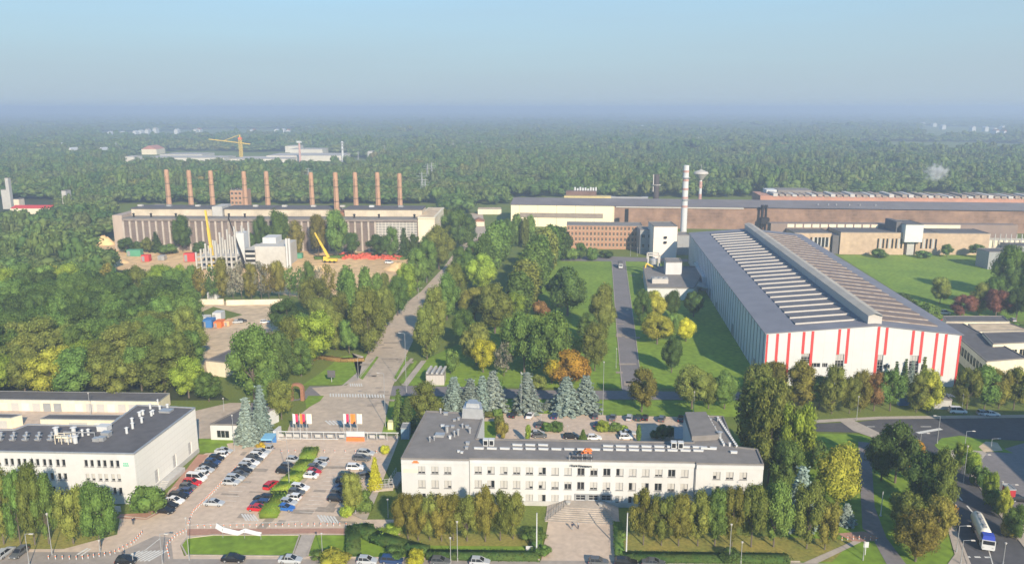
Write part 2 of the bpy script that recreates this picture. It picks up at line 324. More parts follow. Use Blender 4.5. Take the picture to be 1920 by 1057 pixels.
dash(mk, (300, 1010), (262, 1040), .2, 30, 1); dash(mk, (350, 985), (560, 978), .15, 60, 1)
o = mk.build("road_markings", M_mark); o.location.z = .145; tag(o, kind="structure")
mk = MB(); dash(mk, (1775, 905), (1845, 985), .35, 9, 2.5); dash(mk, (1842, 990), (1862, 1060), .2, 30, 1); dash(mk, (1808, 1044), (1862, 1045), .5, 1.2, .8)
dash(mk, (1783, 936), (1797, 952), .25, 4, 1); dash(mk, (1790, 965), (1800, 980), .2, 5, 1)
dash(mk, (1620, 800), (1760, 800), .3, 3, 5); dash(mk, (1720, 812), (1765, 804), 1.2, 20, 1)
o = mk.build("road_markings", M_mark); o.location.z = .115; tag(o, kind="structure")
pt_ = MB(); rp_ = random.Random(4)
for i in range(60):
    t = rp_.random(); 
    if i < 26: x, y = 700+rp_.uniform(-40, 40)+(720-700)*t, 640+150*t; x += (1-t)*30
    elif i < 50: x, y = rp_.uniform(400, 660), rp_.uniform(850, 985)
    elif i < 60: x, y = rp_.uniform(1155, 1190), rp_.uniform(500, 720)
    else: x, y = rp_.uniform(1030, 1140), rp_.uniform(985, 1050)
    X, Y = P(x, y); a = rp_.choice([0, 0, .1, 1.5]); pt_.obox((X, Y), (cos(a), sin(a)), rp_.uniform(.6, 3.5), rp_.uniform(.3, 1.2), 0, .006)
o = pt_.build("road_patches", mat("patched_asphalt", (.40, .335, .27), .95, .2, .5)); o.location.z = .125; tag(o, kind="structure")
# kerbs: real steps along the main edges
kb = MB()
def kerb(pts, w=.25, h=.13):
    for a, b in zip(pts, pts[1:]):
        A, B = P(*a), P(*b); u, L = unit(A, B); kb.obox(((A[0]+B[0])/2, (A[1]+B[1])/2), u, L/2, w/2, 0.02, .1+h)
kerb([(1166.5, 730), (1156.5, 620), (1147, 490)]); kerb([(1203.5, 730), (1190.5, 620), (1172.5, 490)])
kerb([(340, 1022), (350, 1009), (400, 1003), (562, 1003), (548, 1043), (350, 1041), (340, 1022)]); kerb([(590, 1003), (575, 1044), (1012, 1049)])
kerb([(672, 712), (706, 668)]); kerb([(737, 710), (762, 668)]); kerb([(1165, 1050), (1500, 1053)])
kerb([(1815, 1060), (1776, 945), (1755, 880), (1720, 843)]); kerb([(1790, 850), (1900, 1000), (1960, 1076)]); kerb([(225, 968), (275, 972), (300, 958), (318, 920), (330, 913)])
tag(kb.build("kerbs", M_walk), kind="structure")

# ================================================================ vegetation meshes
def leaves_arrays(pos, nrm, size, aspect=1.0):
    n = len(pos); t = RNG.normal(size=(n, 3)); u = np.cross(nrm, t); u /= np.linalg.norm(u, axis=1)[:, None]+1e-9; v = np.cross(nrm, u)
    s = (size*RNG.uniform(.55, 1.35, n))[:, None]
    V = np.stack([pos-u*s*.5*aspect, pos-v*s*.42, pos+u*s*.5*aspect, pos+v*s*.42], 1).reshape(-1, 3)
    Fc = np.arange(4*n).reshape(-1, 4); return V, Fc
def blob(c, r, sub=2, jit=.12):
    n = 10 if sub > 1 else 7; m = 6 if sub > 1 else 4; V = []; Fc = []
    for j in range(m+1):
        th = pi*j/m
        for i in range(n):
            k = 1+RNG.uniform(-jit, jit); V.append((c[0]+r[0]*k*sin(th)*cos(2*pi*i/n), c[1]+r[1]*k*sin(th)*sin(2*pi*i/n), c[2]+r[2]*k*cos(th)))
    for j in range(m):
        for i in range(n): a = j*n+i; b = j*n+(i+1) % n; Fc.append((a, a+n, b+n, b))
    return np.array(V), np.array(Fc)
def join(parts):
    V = []; Fc = []; k = 0
    for v, f in parts: V.append(v); Fc.append(f+k); k += len(v)
    return np.concatenate(V), np.concatenate(Fc)
def npmesh(name, V, Fc, m):
    me = bpy.data.meshes.new(name); me.vertices.add(len(V)); me.vertices.foreach_set("co", V.astype(np.float32).ravel())
    me.loops.add(Fc.size); me.loops.foreach_set("vertex_index", Fc.astype(np.int32).ravel())
    me.polygons.add(len(Fc)); me.polygons.foreach_set("loop_start", np.arange(0, Fc.size, 4, dtype=np.int32))
    me.update(calc_edges=True); me.materials.append(m); return me
def lobes_crown(nl, n, size, cz=.57, rx=.40, rz=.38, lr=.17, core=.80, up=.3, power=1.0, jag=.10):
    """unit crown: height 1, width ~1 ; lobes spread through an ellipsoid"""
    L = []
    for i in range(nl):
        d = RNG.normal(size=3); d /= np.linalg.norm(d); r = RNG.uniform(.35, 1)**.5
        p = np.array((d[0]*rx*r, d[1]*rx*r, cz+d[2]*rz*r))
        if power != 1: p[:2] *= max(.25, 1-abs((p[2]-cz+rz*.3)/rz)**power*.75)
        L.append((p, lr*RNG.uniform(.75, 1.3)))
    w = np.array([l[1]**2 for l in L]); w /= w.sum(); idx = RNG.choice(nl, n, p=w)
    C = np.array([l[0] for l in L])[idx]; Rr = np.array([l[1] for l in L])[idx]
    d = RNG.normal(size=(n, 3)); d[:, 2] += up; d /= np.linalg.norm(d, axis=1)[:, None]
    rr = Rr*(1+RNG.normal(0, jag, n)); pos = C+d*rr[:, None]*np.array((1, 1, .85))
    keep = np.ones(n, bool)
    for p, r in L: keep &= (np.linalg.norm((pos-p)/np.array((1, 1, .85)), axis=1) > r*.78)
    pos = pos[keep]; nr = d[keep]+RNG.normal(0, .38, (keep.sum(), 3)); nr /= np.linalg.norm(nr, axis=1)[:, None]
    parts = [leaves_arrays(pos, nr, size)]
    for p, r in L: parts.append(blob(p, (r*core, r*core, r*core*.85), 1))
    return parts
def broad(n=9500, size=.034, **k): return join(lobes_crown(k.pop("nl", 22), n, size, **k))
def column(n=5500, size=.038, wid=.32):       # poplar: upright plumes, unit height
    L = []
    for i in range(26):
        t = i/26; z = .12+.80*t; rad = wid*.5*(.55+.75*sin(pi*min(1, t*.85+.12)))*(1 if t < .8 else (1-t)*4+.15); a = RNG.uniform(0, 2*pi)
        L.append((np.array((cos(a)*rad*.5, sin(a)*rad*.5, z)), max(.025, rad*.62)))
    w = np.array([l[1]**2 for l in L]); w /= w.sum(); idx = RNG.choice(len(L), n, p=w)
    C = np.array([l[0] for l in L])[idx]; Rr = np.array([l[1] for l in L])[idx]; d = RNG.normal(size=(n, 3)); d /= np.linalg.norm(d, axis=1)[:, None]
    pos = C+d*(Rr*(1+RNG.normal(0, .14, n)))[:, None]*np.array((1, 1, 1.5)); nr = d+RNG.normal(0, .4, (n, 3)); nr /= np.linalg.norm(nr, axis=1)[:, None]
    parts = [leaves_arrays(pos, nr, size)]
    for p, r in L: parts.append(blob(p, (r*.78, r*.78, r*1.1), 1))
    return join(parts)
def conifer(n=3200, size=.05, wid=.5, layers=16, droop=.25):  # spruce: whorls of branches with gaps, unit height
    parts = []; k = 0; pos = []; nr = []
    for j in range(layers):
        z = .05+.90*j/layers; rad = wid*.5*(1-(j/layers))**.85+.012; nb = max(5, int(13*(1-j/layers))); a0 = RNG.uniform(0, 6)
        for b in range(nb):
            a = a0+2*pi*b/nb+RNG.uniform(-.2, .2); ln = rad*RNG.uniform(.8, 1.12); m = int(n/(layers*10)*(ln/wid*4+.4))
            t = RNG.uniform(.1, 1, m)**.7; sp = RNG.normal(0, .02+.035*wid, m)*(1.15-t)
            x = cos(a)*ln*t-sin(a)*sp*1.2; y = sin(a)*ln*t+cos(a)*sp*1.2; zz = z+.03-t*ln*droop+RNG.normal(0, .008, m)+np.abs(t-.5)*.02
            pos.append(np.stack([x, y, zz], 1)); q = np.stack([cos(a)*.45+0*t, sin(a)*.45+0*t, 1+0*t], 1)+RNG.normal(0, .35, (m, 3)); nr.append(q/np.linalg.norm(q, axis=1)[:, None])
    parts.append(leaves_arrays(np.concatenate(pos), np.concatenate(nr), size))
    V = []; Fc = []
    for j in range(9):
        z = .04+.88*j/8; r = wid*.5*(1-j/8)*.55+.004; V += [(r*cos(2*pi*i/8), r*sin(2*pi*i/8), z) for i in range(8)]
        if j: Fc += [((j-1)*8+i, (j-1)*8+(i+1) % 8, j*8+(i+1) % 8, j*8+i) for i in range(8)]
    parts.append((np.array(V), np.array(Fc))); return join(parts)
def bush(n=1800, size=.075): return join(lobes_crown(14, n, size, cz=.45, rx=.38, rz=.28, lr=.24, core=.85))
CROWNS = {}
def reg(kind, arrs): CROWNS[kind] = [npmesh("crown", *a, LEAF) for a in arrs]
reg("broad", [broad(nl=26, jag=.16, lr=.155) for i in range(5)])
reg("tall", [broad(nl=30, rx=.31, rz=.42, cz=.54, lr=.145, jag=.16) for i in range(3)])       # narrow upright broadleaf, width ~.9
reg("round", [broad(nl=34, n=10000, size=.032, rx=.34, rz=.33, cz=.58, lr=.17, jag=.06) for i in range(2)])
reg("poplar", [column() for i in range(3)])
reg("spruce", [conifer(n=5200, size=.042), conifer(n=5200, size=.042, wid=.55, layers=14)])
reg("thuja", [conifer(n=5200, wid=.42, layers=30, droop=.05, size=.04)])
reg("bush", [bush() for i in range(2)])
reg("sparse", [broad(nl=16, n=1500, size=.05, rx=.33, rz=.40, cz=.56, lr=.13, core=.45) for i in range(2)])
KW = {"broad": 1.02, "tall": .82, "round": .98, "poplar": .36, "spruce": .54, "thuja": .44, "bush": 1.05, "sparse": .85}
def trunk_mesh(h0, r, limbs):
    mb = MB(); mb.bar((0, 0, -.02), (0, .005, h0), r, 7, r*.7)
    for i in range(limbs):
        a = 2*pi*i/max(1, limbs)+RNG.uniform(-.4, .4); e = RNG.uniform(.16, .28); z1 = h0+RNG.uniform(.18, .34)
        mb.bar((0, .005, h0-.01), (cos(a)*e*.55, sin(a)*e*.55, (h0+z1)/2+.04), r*.5, 5, r*.35); mb.bar((cos(a)*e*.55, sin(a)*e*.55, (h0+z1)/2+.04), (cos(a)*e, sin(a)*e, z1+.12), r*.35, 4, r*.12)
    mb.bar((0, .005, h0), (.01, 0, .82), r*.6, 5, r*.1)
    return mb.mesh("trunk", M_bark)
TRUNKS = {k: trunk_mesh(*a) for k, a in {"broad": (.28, .028, 5), "tall": (.2, .022, 4), "round": (.3, .028, 5), "poplar": (.15, .013, 2), "spruce": (.2, .012, 0),
          "thuja": (.15, .012, 0), "bush": (.15, .03, 5), "sparse": (.22, .02, 6)}.items()}
FB = 2.2
COLS = {"dg": ((.034, .056, .015), "dark green"), "g": ((.052, .086, .020), "green"), "lg": ((.105, .145, .020), "bright green"), "og": ((.074, .088, .020), "olive green"),
        "yg": ((.15, .155, .022), "yellowish green"), "y": ((.22, .17, .016), "yellow"), "o": ((.20, .115, .016), "orange"), "br": ((.125, .080, .030), "brownish"),
        "bs": ((.12, .15, .13), "pale blue-green"), "rd": ((.085, .040, .028), "purplish"), "gy": ((.10, .10, .07), "thin greyish"), "yb": ((.19, .20, .018), "lemon green"), "ob": ((.090, .084, .018), "olive brown")}
NTREE = [0]
def tree(px, yb, yt, wpx, col, kind, label=None, group=None, xy=None, h=None, w=None, name=None):
    if xy is None: xy = P(px, yb)
    if h is None: h = max(1.5, ZA(xy[0], xy[1], yt)); w = wpx*MPP(px, yb)*(1.38 if kind == "spruce" and col == "bs" else 1.2 if kind == "spruce" else 1)
    r = empty(name or {"bush": "bush", "poplar": "poplar_tree", "spruce": "spruce_tree", "thuja": "thuja_tree"}.get(kind, "broadleaf_tree"), (xy[0], xy[1], 0), random.uniform(0, 6.28))
    s = w/KW[kind]; r.scale = (s, s*random.uniform(.93, 1.07), h)
    c, cn = COLS[col]; j = random.uniform(.72, 1.25)*FB
    t = link("trunk", TRUNKS[kind], r)
    o = link("crown", random.choice(CROWNS[kind]), r); o.color = (c[0]*j*random.uniform(.93, 1.07), c[1]*j, c[2]*j, 1)
    tag(r, label or "tree", "bush" if kind == "bush" else "tree", group); NTREE[0] += 1
    return r
KN = {"broad": "broadleaf tree", "tall": "upright tree", "round": "rounded tree", "poplar": "narrow poplar", "spruce": "spruce", "thuja": "conical thuja", "bush": "bush", "sparse": "sparse tree"}
def zone(phrase, rows, group=None):
    rows = sorted(rows, key=lambda r: r[0]); n = len(rows)
    for i, r in enumerate(rows):
        tree(*r, label=f"{COLS[r[4]][1]} {KN[r[5]]}, {ordn(i, n)} from left {phrase}" if n > 1 else f"{COLS[r[4]][1]} {KN[r[5]]} {phrase}", group=group or ("trees "+phrase))
# ================================================================ trees that can be told apart (base x, base y, top y, width, colour, kind)
zone("in front of the left white building", [(8, 1020, 862, 56, "og", "broad"), (39, 1021, 880, 49, "g", "broad"), (66, 1021, 872, 58, "og", "broad"), (92, 1019, 890, 49, "g", "broad"), (138, 1019, 910, 65, "og", "broad"), (188, 1024, 905, 72, "g", "broad")])
zone("at the left white building's corner", [(280, 962, 905, 68, "g", "bush")])
zone("in the row left of the steps", [(765, 1010, 925, 55, "ob", "broad"), (784, 1013, 930, 53, "ob", "broad"), (806, 1012, 925, 55, "og", "broad"), (828, 1014, 930, 55, "ob", "broad"), (850, 1013, 926, 55, "ob", "broad"),
     (876, 1014, 930, 58, "og", "broad"), (910, 1015, 915, 50, "ob", "broad"), (938, 1013, 922, 55, "og", "broad"), (962, 1010, 925, 53, "og", "broad")])
zone("in the row right of the steps", [(1206, 1021, 919, 57, "ob", "broad"), (1240, 1022, 926, 57, "og", "broad"), (1272, 1023, 928, 57, "ob", "broad"), (1308, 1023, 924, 55, "og", "broad"), (1340, 1024, 918, 57, "g", "broad"),
     (1372, 1024, 913, 53, "ob", "broad"), (1408, 1025, 905, 60, "og", "broad"), (1450, 1025, 903, 67, "g", "broad"), (1512, 1028, 905, 62, "og", "broad"), (1546, 1030, 936, 53, "ob", "broad")])
zone("at the office's right end", [(1418, 862, 690, 64, "og", "poplar"), (1450, 880, 715, 86, "og", "broad"), (1440, 905, 765, 76, "og", "broad"), (1486, 910, 752, 74, "lg", "broad"), (1470, 930, 830, 70, "g", "broad"), (1497, 985, 868, 56, "bs", "spruce"),
     (1530, 880, 820, 40, "dg", "bush"), (1568, 950, 836, 92, "yg", "round"), (1560, 930, 838, 64, "y", "sparse"), (1586, 982, 942, 30, "bs", "spruce")])
zone("between footpath and right-hand road", [(1652, 900, 812, 62, "dg", "broad"), (1678, 905, 795, 78, "dg", "broad"), (1712, 905, 826, 42, "o", "round"), (1728, 960, 845, 80, "dg", "broad"), (1756, 975, 850, 62, "og", "tall"),
     (1700, 1008, 925, 70, "og", "broad"), (1755, 1022, 935, 64, "ob", "broad"), (1716, 1052, 958, 80, "ob", "broad"), (1766, 985, 930, 44, "o", "sparse"), (1660, 850, 800, 40, "g", "bush")])
zone("along the right-hand road's far kerb", [(1800, 880, 828, 34, "lg", "broad"), (1818, 900, 845, 42, "lg", "broad"), (1832, 912, 868, 34, "g", "bush"), (1854, 948, 885, 32, "lg", "broad"), (1868, 962, 912, 40, "g", "bush"),
     (1880, 975, 915, 26, "yg", "broad"), (1905, 1012, 950, 50, "g", "broad"), (1893, 1005, 965, 34, "ob", "bush")])
zone("in front of the striped hall", [(1420, 765, 682, 62, "og", "broad"), (1450, 752, 676, 56, "ob", "broad"), (1497, 760, 682, 62, "ob", "tall"), (1535, 765, 705, 40, "g", "tall"), (1559, 775, 690, 46, "og", "tall"), (1592, 775, 706, 36, "og", "tall"), (1612, 772, 700, 40, "ob", "tall"),
     (1638, 770, 698, 50, "br", "broad"), (1668, 770, 694, 54, "g", "broad"), (1676, 735, 674, 18, "dg", "spruce"), (1693, 738, 669, 20, "dg", "spruce"), (1706, 735, 672, 16, "bs", "spruce"), (1727, 738, 665, 22, "og", "spruce"), (1718, 772, 706, 42, "og", "tall"), (1738, 772, 698, 46, "yg", "tall")])
zone("in shade right of the hall gate", [(1812, 768, 690, 52, "og", "broad"), (1845, 768, 688, 56, "g", "broad"), (1872, 766, 692, 46, "ob", "broad"), (1900, 768, 690, 52, "og", "broad"), (1935, 768, 688, 56, "g", "broad")])
zone("behind the courtyard car row", [(800, 792, 722, 62, "og", "tall"), (748, 800, 724, 26, "g", "spruce"), (764, 806, 742, 38, "dg", "spruce"), (852, 772, 703, 46, "bs", "spruce"), (882, 774, 706, 42, "bs", "spruce"), (905, 772, 700, 36, "bs", "spruce"), (924, 770, 690, 44, "bs", "spruce"), (988, 770, 694, 48, "bs", "spruce"),
     (1028, 765, 748, 22, "bs", "spruce"), (1061, 772, 702, 50, "bs", "spruce"), (1098, 770, 700, 46, "bs", "spruce"), (1203, 772, 692, 64, "ob", "broad"), (1297, 766, 688, 64, "og", "round"), (1328, 766, 700, 48, "og", "round"), (1358, 766, 694, 56, "g", "round")])
zone("left of the crossroads square", [(465, 830, 740, 42, "bs", "spruce"), (492, 818, 716, 34, "bs", "spruce"), (528, 786, 712, 50, "og", "tall"), (478, 748, 612, 98, "g", "broad"), (522, 730, 622, 62, "dg", "tall"), (505, 765, 690, 50, "g", "tall"),
     (545, 700, 600, 50, "og", "tall"), (585, 682, 585, 92, "lg", "broad"), (565, 705, 640, 44, "g", "tall"), (392, 752, 700, 56, "g", "broad"), (630, 655, 590, 50, "og", "tall")])
zone("along the avenue's left side", [(691, 664, 548, 63, "og", "tall"), (701, 640, 570, 44, "g", "tall"), (723, 618, 540, 41, "og", "tall"), (746, 592, 520, 41, "g", "tall"), (763, 568, 495, 40, "lg", "tall"), (783, 546, 470, 41, "g", "tall"), (801, 530, 455, 41, "g", "tall"), (823, 505, 426, 64, "og", "broad"), (806, 490, 440, 41, "g", "broad"), (844, 470, 425, 28, "og", "tall")])
zone("between avenue and dirt yard", [(651, 596, 488, 26, "g", "poplar"), (660, 605, 500, 22, "g", "poplar"), (688, 606, 490, 25, "g", "poplar"), (708, 565, 506, 18, "g", "poplar"), (682, 640, 545, 28, "lg", "poplar"), (672, 640, 560, 30, "lg", "poplar"), (595, 600, 520, 66, "og", "broad"), (540, 628, 562, 64, "dg", "broad"),
     (602, 640, 562, 60, "og", "broad"), (640, 625, 555, 44, "og", "tall"), (655, 662, 600, 40, "g", "tall"), (720, 560, 512, 24, "og", "tall"), (750, 530, 515, 30, "lg", "bush"), (570, 650, 590, 50, "g", "broad")])
zone("along the avenue's right side", [(801, 674, 578, 49, "og", "tall"), (818, 640, 545, 45, "og", "tall"), (838, 600, 520, 47, "g", "tall"), (854, 580, 500, 47, "og", "tall"), (874, 540, 475, 47, "g", "broad"), (901, 548, 476, 62, "lg", "round"), (864, 520, 466, 34, "g", "tall"), (886, 500, 455, 32, "g", "tall")])
zone("in the park beside the avenue", [(928, 625, 532, 84, "og", "round"), (890, 600, 540, 56, "ob", "round"), (893, 685, 608, 62, "og", "broad"), (872, 650, 580, 48, "g", "broad"), (906, 698, 636, 56, "yb", "broad"), (945, 705, 640, 40, "gy", "sparse"), (960, 660, 590, 60, "og", "broad"),
     (966, 600, 548, 40, "lg", "broad"), (983, 705, 588, 84, "g", "broad"), (1034, 718, 585, 92, "g", "broad"), (1010, 680, 610, 64, "g", "broad"), (1014, 592, 560, 32, "br", "bush"), (1064, 592, 502, 82, "dg", "round"), (1045, 575, 520, 50, "g", "broad"), (1128, 628, 536, 62, "og", "round"), (1115, 695, 604, 48, "og", "tall"),
     (1102, 640, 590, 40, "g", "tall"), (1066, 724, 655, 88, "o", "round"), (1050, 722, 656, 60, "y", "round"), (1080, 668, 632, 40, "yg", "broad"), (845, 700, 650, 30, "g", "bush"), (925, 740, 704, 30, "g", "bush"), (1010, 728, 700, 30, "og", "bush")])
zone("in the belt left of the meadow", [(975, 592, 500, 44, "g", "poplar"), (985, 575, 478, 44, "og", "poplar"), (993, 558, 462, 42, "g", "poplar"), (1003, 545, 445, 42, "g", "poplar"), (1012, 528, 432, 40, "g", "poplar"), (1022, 512, 418, 38, "og", "poplar"), (1033, 500, 414, 34, "g", "poplar"), (1046, 488, 418, 34, "dg", "poplar"),
     (925, 505, 412, 32, "g", "poplar"), (938, 490, 405, 34, "g", "poplar"), (952, 480, 415, 30, "dg", "tall"), (970, 462, 394, 18, "g", "poplar"), (984, 465, 402, 14, "og", "poplar"), (995, 462, 397, 16, "g", "poplar"), (908, 520, 430, 30, "g", "poplar"), (1060, 480, 440, 30, "dg", "tall")])
zone("between straight road and hall", [(1204, 612, 548, 34, "g", "tall"), (1225, 604, 545, 50, "yg", "round"), (1216, 600, 552, 30, "y", "sparse"), (1260, 596, 545, 34, "dg", "round"), (1300, 594, 546, 40, "dg", "round"), (1232, 645, 590, 62, "yg", "round"), (1262, 640, 588, 30, "g", "tall"), (1286, 640, 596, 42, "yb", "round"), (1259, 698, 630, 46, "dg", "round")])
zone("round the meadow behind the hall", [(1648, 483, 464, 30, "g", "bush"), (1730, 484, 468, 26, "g", "bush"), (1775, 482, 458, 22, "g", "broad"), (1832, 483, 458, 30, "g", "broad"), (1762, 570, 520, 34, "og", "tall"), (1885, 560, 462, 62, "g", "broad"), (1862, 575, 520, 50, "g", "broad"), (1806, 596, 553, 46, "rd", "broad"), (1866, 596, 542, 54, "rd", "broad"),
     (1835, 590, 535, 34, "og", "tall"), (1905, 600, 538, 50, "dg", "broad"), (1920, 560, 470, 60, "g", "broad"), (1680, 575, 552, 34, "dg", "bush"), (1702, 585, 556, 36, "dg", "bush"), (1724, 592, 562, 38, "g", "bush"), (1748, 600, 570, 38, "g", "bush"), (1690, 560, 548, 26, "dg", "bush"), (1905, 625, 602, 26, "g", "bush")])
zone("in front of the old factory", [(238, 474, 446, 34, "dg", "broad"), (262, 470, 450, 26, "dg", "bush"), (294, 472, 432, 24, "dg", "spruce"), (278, 474, 446, 24, "og", "broad"), (318, 476, 455, 36, "g", "bush"), (343, 472, 404, 36, "dg", "tall"), (375, 474, 450, 30, "dg", "bush"), (470, 478, 440, 30, "dg", "tall"), (494, 478, 406, 34, "dg", "broad"), (522, 478, 396, 50, "g", "broad"),
     (556, 482, 420, 34, "ob", "tall"), (598, 480, 402, 36, "ob", "tall"), (632, 482, 396, 50, "g", "broad"), (660, 484, 435, 34, "dg", "broad"), (708, 484, 440, 44, "dg", "broad"), (735, 484, 430, 30, "g", "tall"), (758, 484, 424, 26, "dg", "spruce"), (775, 484, 440, 30, "dg", "broad")])
zone("right of the old factory", [(862, 470, 395, 60, "dg", "broad"), (845, 455, 400, 40, "g", "broad"), (880, 455, 405, 34, "dg", "tall"), (835, 440, 390, 36, "og", "broad")])
zone("by the brick office block", [(1072, 488, 462, 26, "g", "bush"), (1088, 486, 456, 26, "g", "broad"), (1110, 488, 460, 24, "g", "bush"), (1135, 484, 468, 26, "dg", "bush"), (1058, 478, 432, 26, "dg", "broad")])
zone("in the office courtyard", [(990, 832, 792, 9, "lg", "poplar"), (1024, 808, 790, 24, "g", "bush"), (1043, 808, 788, 28, "g", "bush"), (1093, 826, 804, 18, "g", "thuja"), (1130, 808, 786, 28, "lg", "bush"), (1150, 808, 790, 28, "g", "bush"), (1168, 808, 796, 18, "lg", "bush"), (1197, 830, 792, 8, "g", "poplar"),
     (1242, 826, 796, 26, "dg", "tall"), (1256, 822, 798, 24, "dg", "broad"), (1228, 822, 804, 18, "dg", "bush"), (918, 782, 770, 22, "og", "bush"), (934, 782, 764, 22, "g", "bush"), (942, 822, 785, 26, "ob", "bush"), (938, 800, 776, 22, "og", "bush")])
zone("around the car park", [(704, 918, 855, 30, "yb", "thuja"), (722, 850, 832, 18, "yb", "bush"), (661, 965, 888, 40, "og", "tall"), (680, 958, 915, 44, "g", "bush"), (651, 970, 940, 26, "lg", "bush"), (488, 846, 828, 22, "y", "bush")])
zone("beside the bottom street", [(628, 1057, 1030, 60, "yg", "bush"), (600, 1048, 1034, 40, "dg", "bush"), (780, 1056, 1028, 36, "yb", "bush"), (730, 998, 983, 50, "lg", "bush"), (1000, 1010, 990, 50, "g", "bush"), (1018, 1040, 1020, 30, "g", "bush"), (1168, 1010, 997, 24, "g", "bush"), (1365, 1050, 1026, 40, "dg", "bush"), (738, 1046, 1024, 40, "dg", "bush")])
zone("in the clearing at the wood's far side", [(12, 566, 500, 60, "lg", "broad"), (52, 560, 506, 52, "lg", "broad"), (98, 556, 500, 60, "yg", "broad"), (130, 560, 496, 56, "lg", "round"), (172, 572, 500, 40, "dg", "poplar"), (186, 570, 506, 34, "dg", "poplar"), (213, 568, 505, 28, "dg", "poplar"), (228, 566, 506, 26, "g", "poplar"),
     (262, 562, 500, 44, "og", "broad"), (300, 560, 498, 52, "lg", "broad"), (330, 562, 496, 48, "lg", "broad"), (208, 560, 492, 40, "ob", "sparse")])
# thin row along the construction site
n = 15
for i in range(n):
    x = 362+i*18.2+random.uniform(-3, 3)
    tree(x, 561+random.uniform(-2, 3), 492+random.uniform(-6, 8), 30, random.choice(["og", "ob", "g", "gy"]), "sparse" if i % 3 else "tall",
         label=f"slender tree, {ordn(i, n)} from left in the row before the construction site", group="slender trees before the construction site")
# the wood left of the dirt yard: individual trees
pts = []; tries = 0
def inpoly(x, y, q):
    c = False; j = len(q)-1
    for i in range(len(q)):
        if (q[i][1] > y) != (q[j][1] > y) and x < (q[j][0]-q[i][0])*(y-q[i][1])/(q[j][1]-q[i][1])+q[i][0]: c = not c
        j = i
    return c
WOOD = [(-30, 748), (-30, 556), (340, 556), (362, 640), (358, 720), (372, 748)]
while tries < 6000 and len(pts) < 105:
    tries += 1; x, y = random.uniform(-30, 380), 556+192*random.random()**.7
    if not inpoly(x, y, WOOD): continue
    X, Y = P(x, y)
    if all((X-a)**2+(Y-b)**2 > 55 for a, b, *_ in pts): pts.append((X, Y, x, y))
for X, Y, x, y in pts:
    r = random.random()
    if y > 700: col = "yg" if (88 < x < 116) else ("lg" if r < .14 else "ob" if r < .22 else "og" if r < .55 else "g")
    elif y > 640: col = "og" if r < .35 else "g" if r < .8 else "dg"
    else: col = "dg" if r < .35 else "g"
    tree(0, 0, 0, 0, col, random.choice(["broad", "broad", "tall"]), xy=(X, Y), h=random.uniform(12.5, 17), w=random.uniform(11, 14.5),
         label=f"{COLS[col][1]} broadleaf tree in the dense wood behind the left white building", group="wood behind the left white building")
# hedges
def hedge(pts, w, h, col, label, cat="hedge", z0=0.1):
    r = []; mb = MB(); pos = []; nr = []
    for a, b in zip(pts, pts[1:]):
        A, B = P(*a), P(*b); u, L = unit(A, B); v = (-u[1], u[0]); c = ((A[0]+B[0])/2, (A[1]+B[1])/2); mb.obox(c, u, L/2, w/2*.9, z0-.1, h*.92)
        n = int((L*(w+2*h))*9)
        t = RNG.uniform(-.52, .52, n)*L; s = RNG.uniform(0, w+2*h, n)
        off = np.where(s < h, -w/2, np.where(s > h+w, w/2, s-h-w/2)); zz = np.where(s < h, s, np.where(s > h+w, w+2*h-s, h))
        off = off+RNG.normal(0, .08, n); zz = zz+RNG.normal(0, .08, n)
        pos.append(np.stack([c[0]+u[0]*t+v[0]*off, c[1]+u[1]*t+v[1]*off, zz], 1))
        q = np.stack([v[0]*np.sign(off)*(s != 0), v[1]*np.sign(off), np.where((s > h) & (s < h+w), 3., .4)], 1)+RNG.normal(0, .4, (n, 3)); nr.append(q/np.linalg.norm(q, axis=1)[:, None])
    V, Fc = leaves_arrays(np.concatenate(pos), np.concatenate(nr), .32)
    bv = np.array(mb.v); bf = np.array([f for f in mb.f if len(f) == 4])
    V, Fc = join([(bv, bf), (V, Fc)]); o = link("hedge", npmesh("hedge", V, Fc, LEAF)); o.color = (*[c*FB for c in COLS[col][0]], 1)
    tag(o, label, cat); return o
hedge([(584, 845), (575, 868), (560, 890), (540, 910), (524, 928), (503, 972)], 4.2, 1.3, "lg", "broad green hedge strip between the two middle car rows")
hedge([(662, 994), (662, 1042)], 3.0, 1.4, "dg", "short dark hedge at the left of the lawn before the office")
hedge([(676, 994), (700, 1010), (760, 1030), (800, 1040)], 3.4, 1.5, "dg", "long dark clipped hedge slanting across the lawn before the office")
hedge([(662, 994), (700, 994)], 2.0, 1.2, "g", "low hedge along the red path before the office")
hedge([(800, 1044), (1008, 1047)], 2.6, 1.2, "dg", "low clipped hedge along the street left of the entrance square")
hedge([(1168, 1048), (1478, 1052)], 2.8, 1.2, "dg", "low clipped hedge along the street right of the entrance square")
hedge([(1158, 985), (1162, 1046)], 2.0, 1.1, "g", "dark hedge edging the right side of the entrance square")
hedge([(1010, 995), (1004, 1040)], 2.0, 1.1, "g", "green hedge edging the left side of the entrance square")
hedge([(575, 677), (600, 671), (640, 677), (683, 676)], 2.6, 1.0, "br", "low brownish hedge on the lawn left of the avenue")
hedge([(590, 486), (680, 480), (760, 486)], 6, 1.5, "g", "weedy green bank behind the red netting")
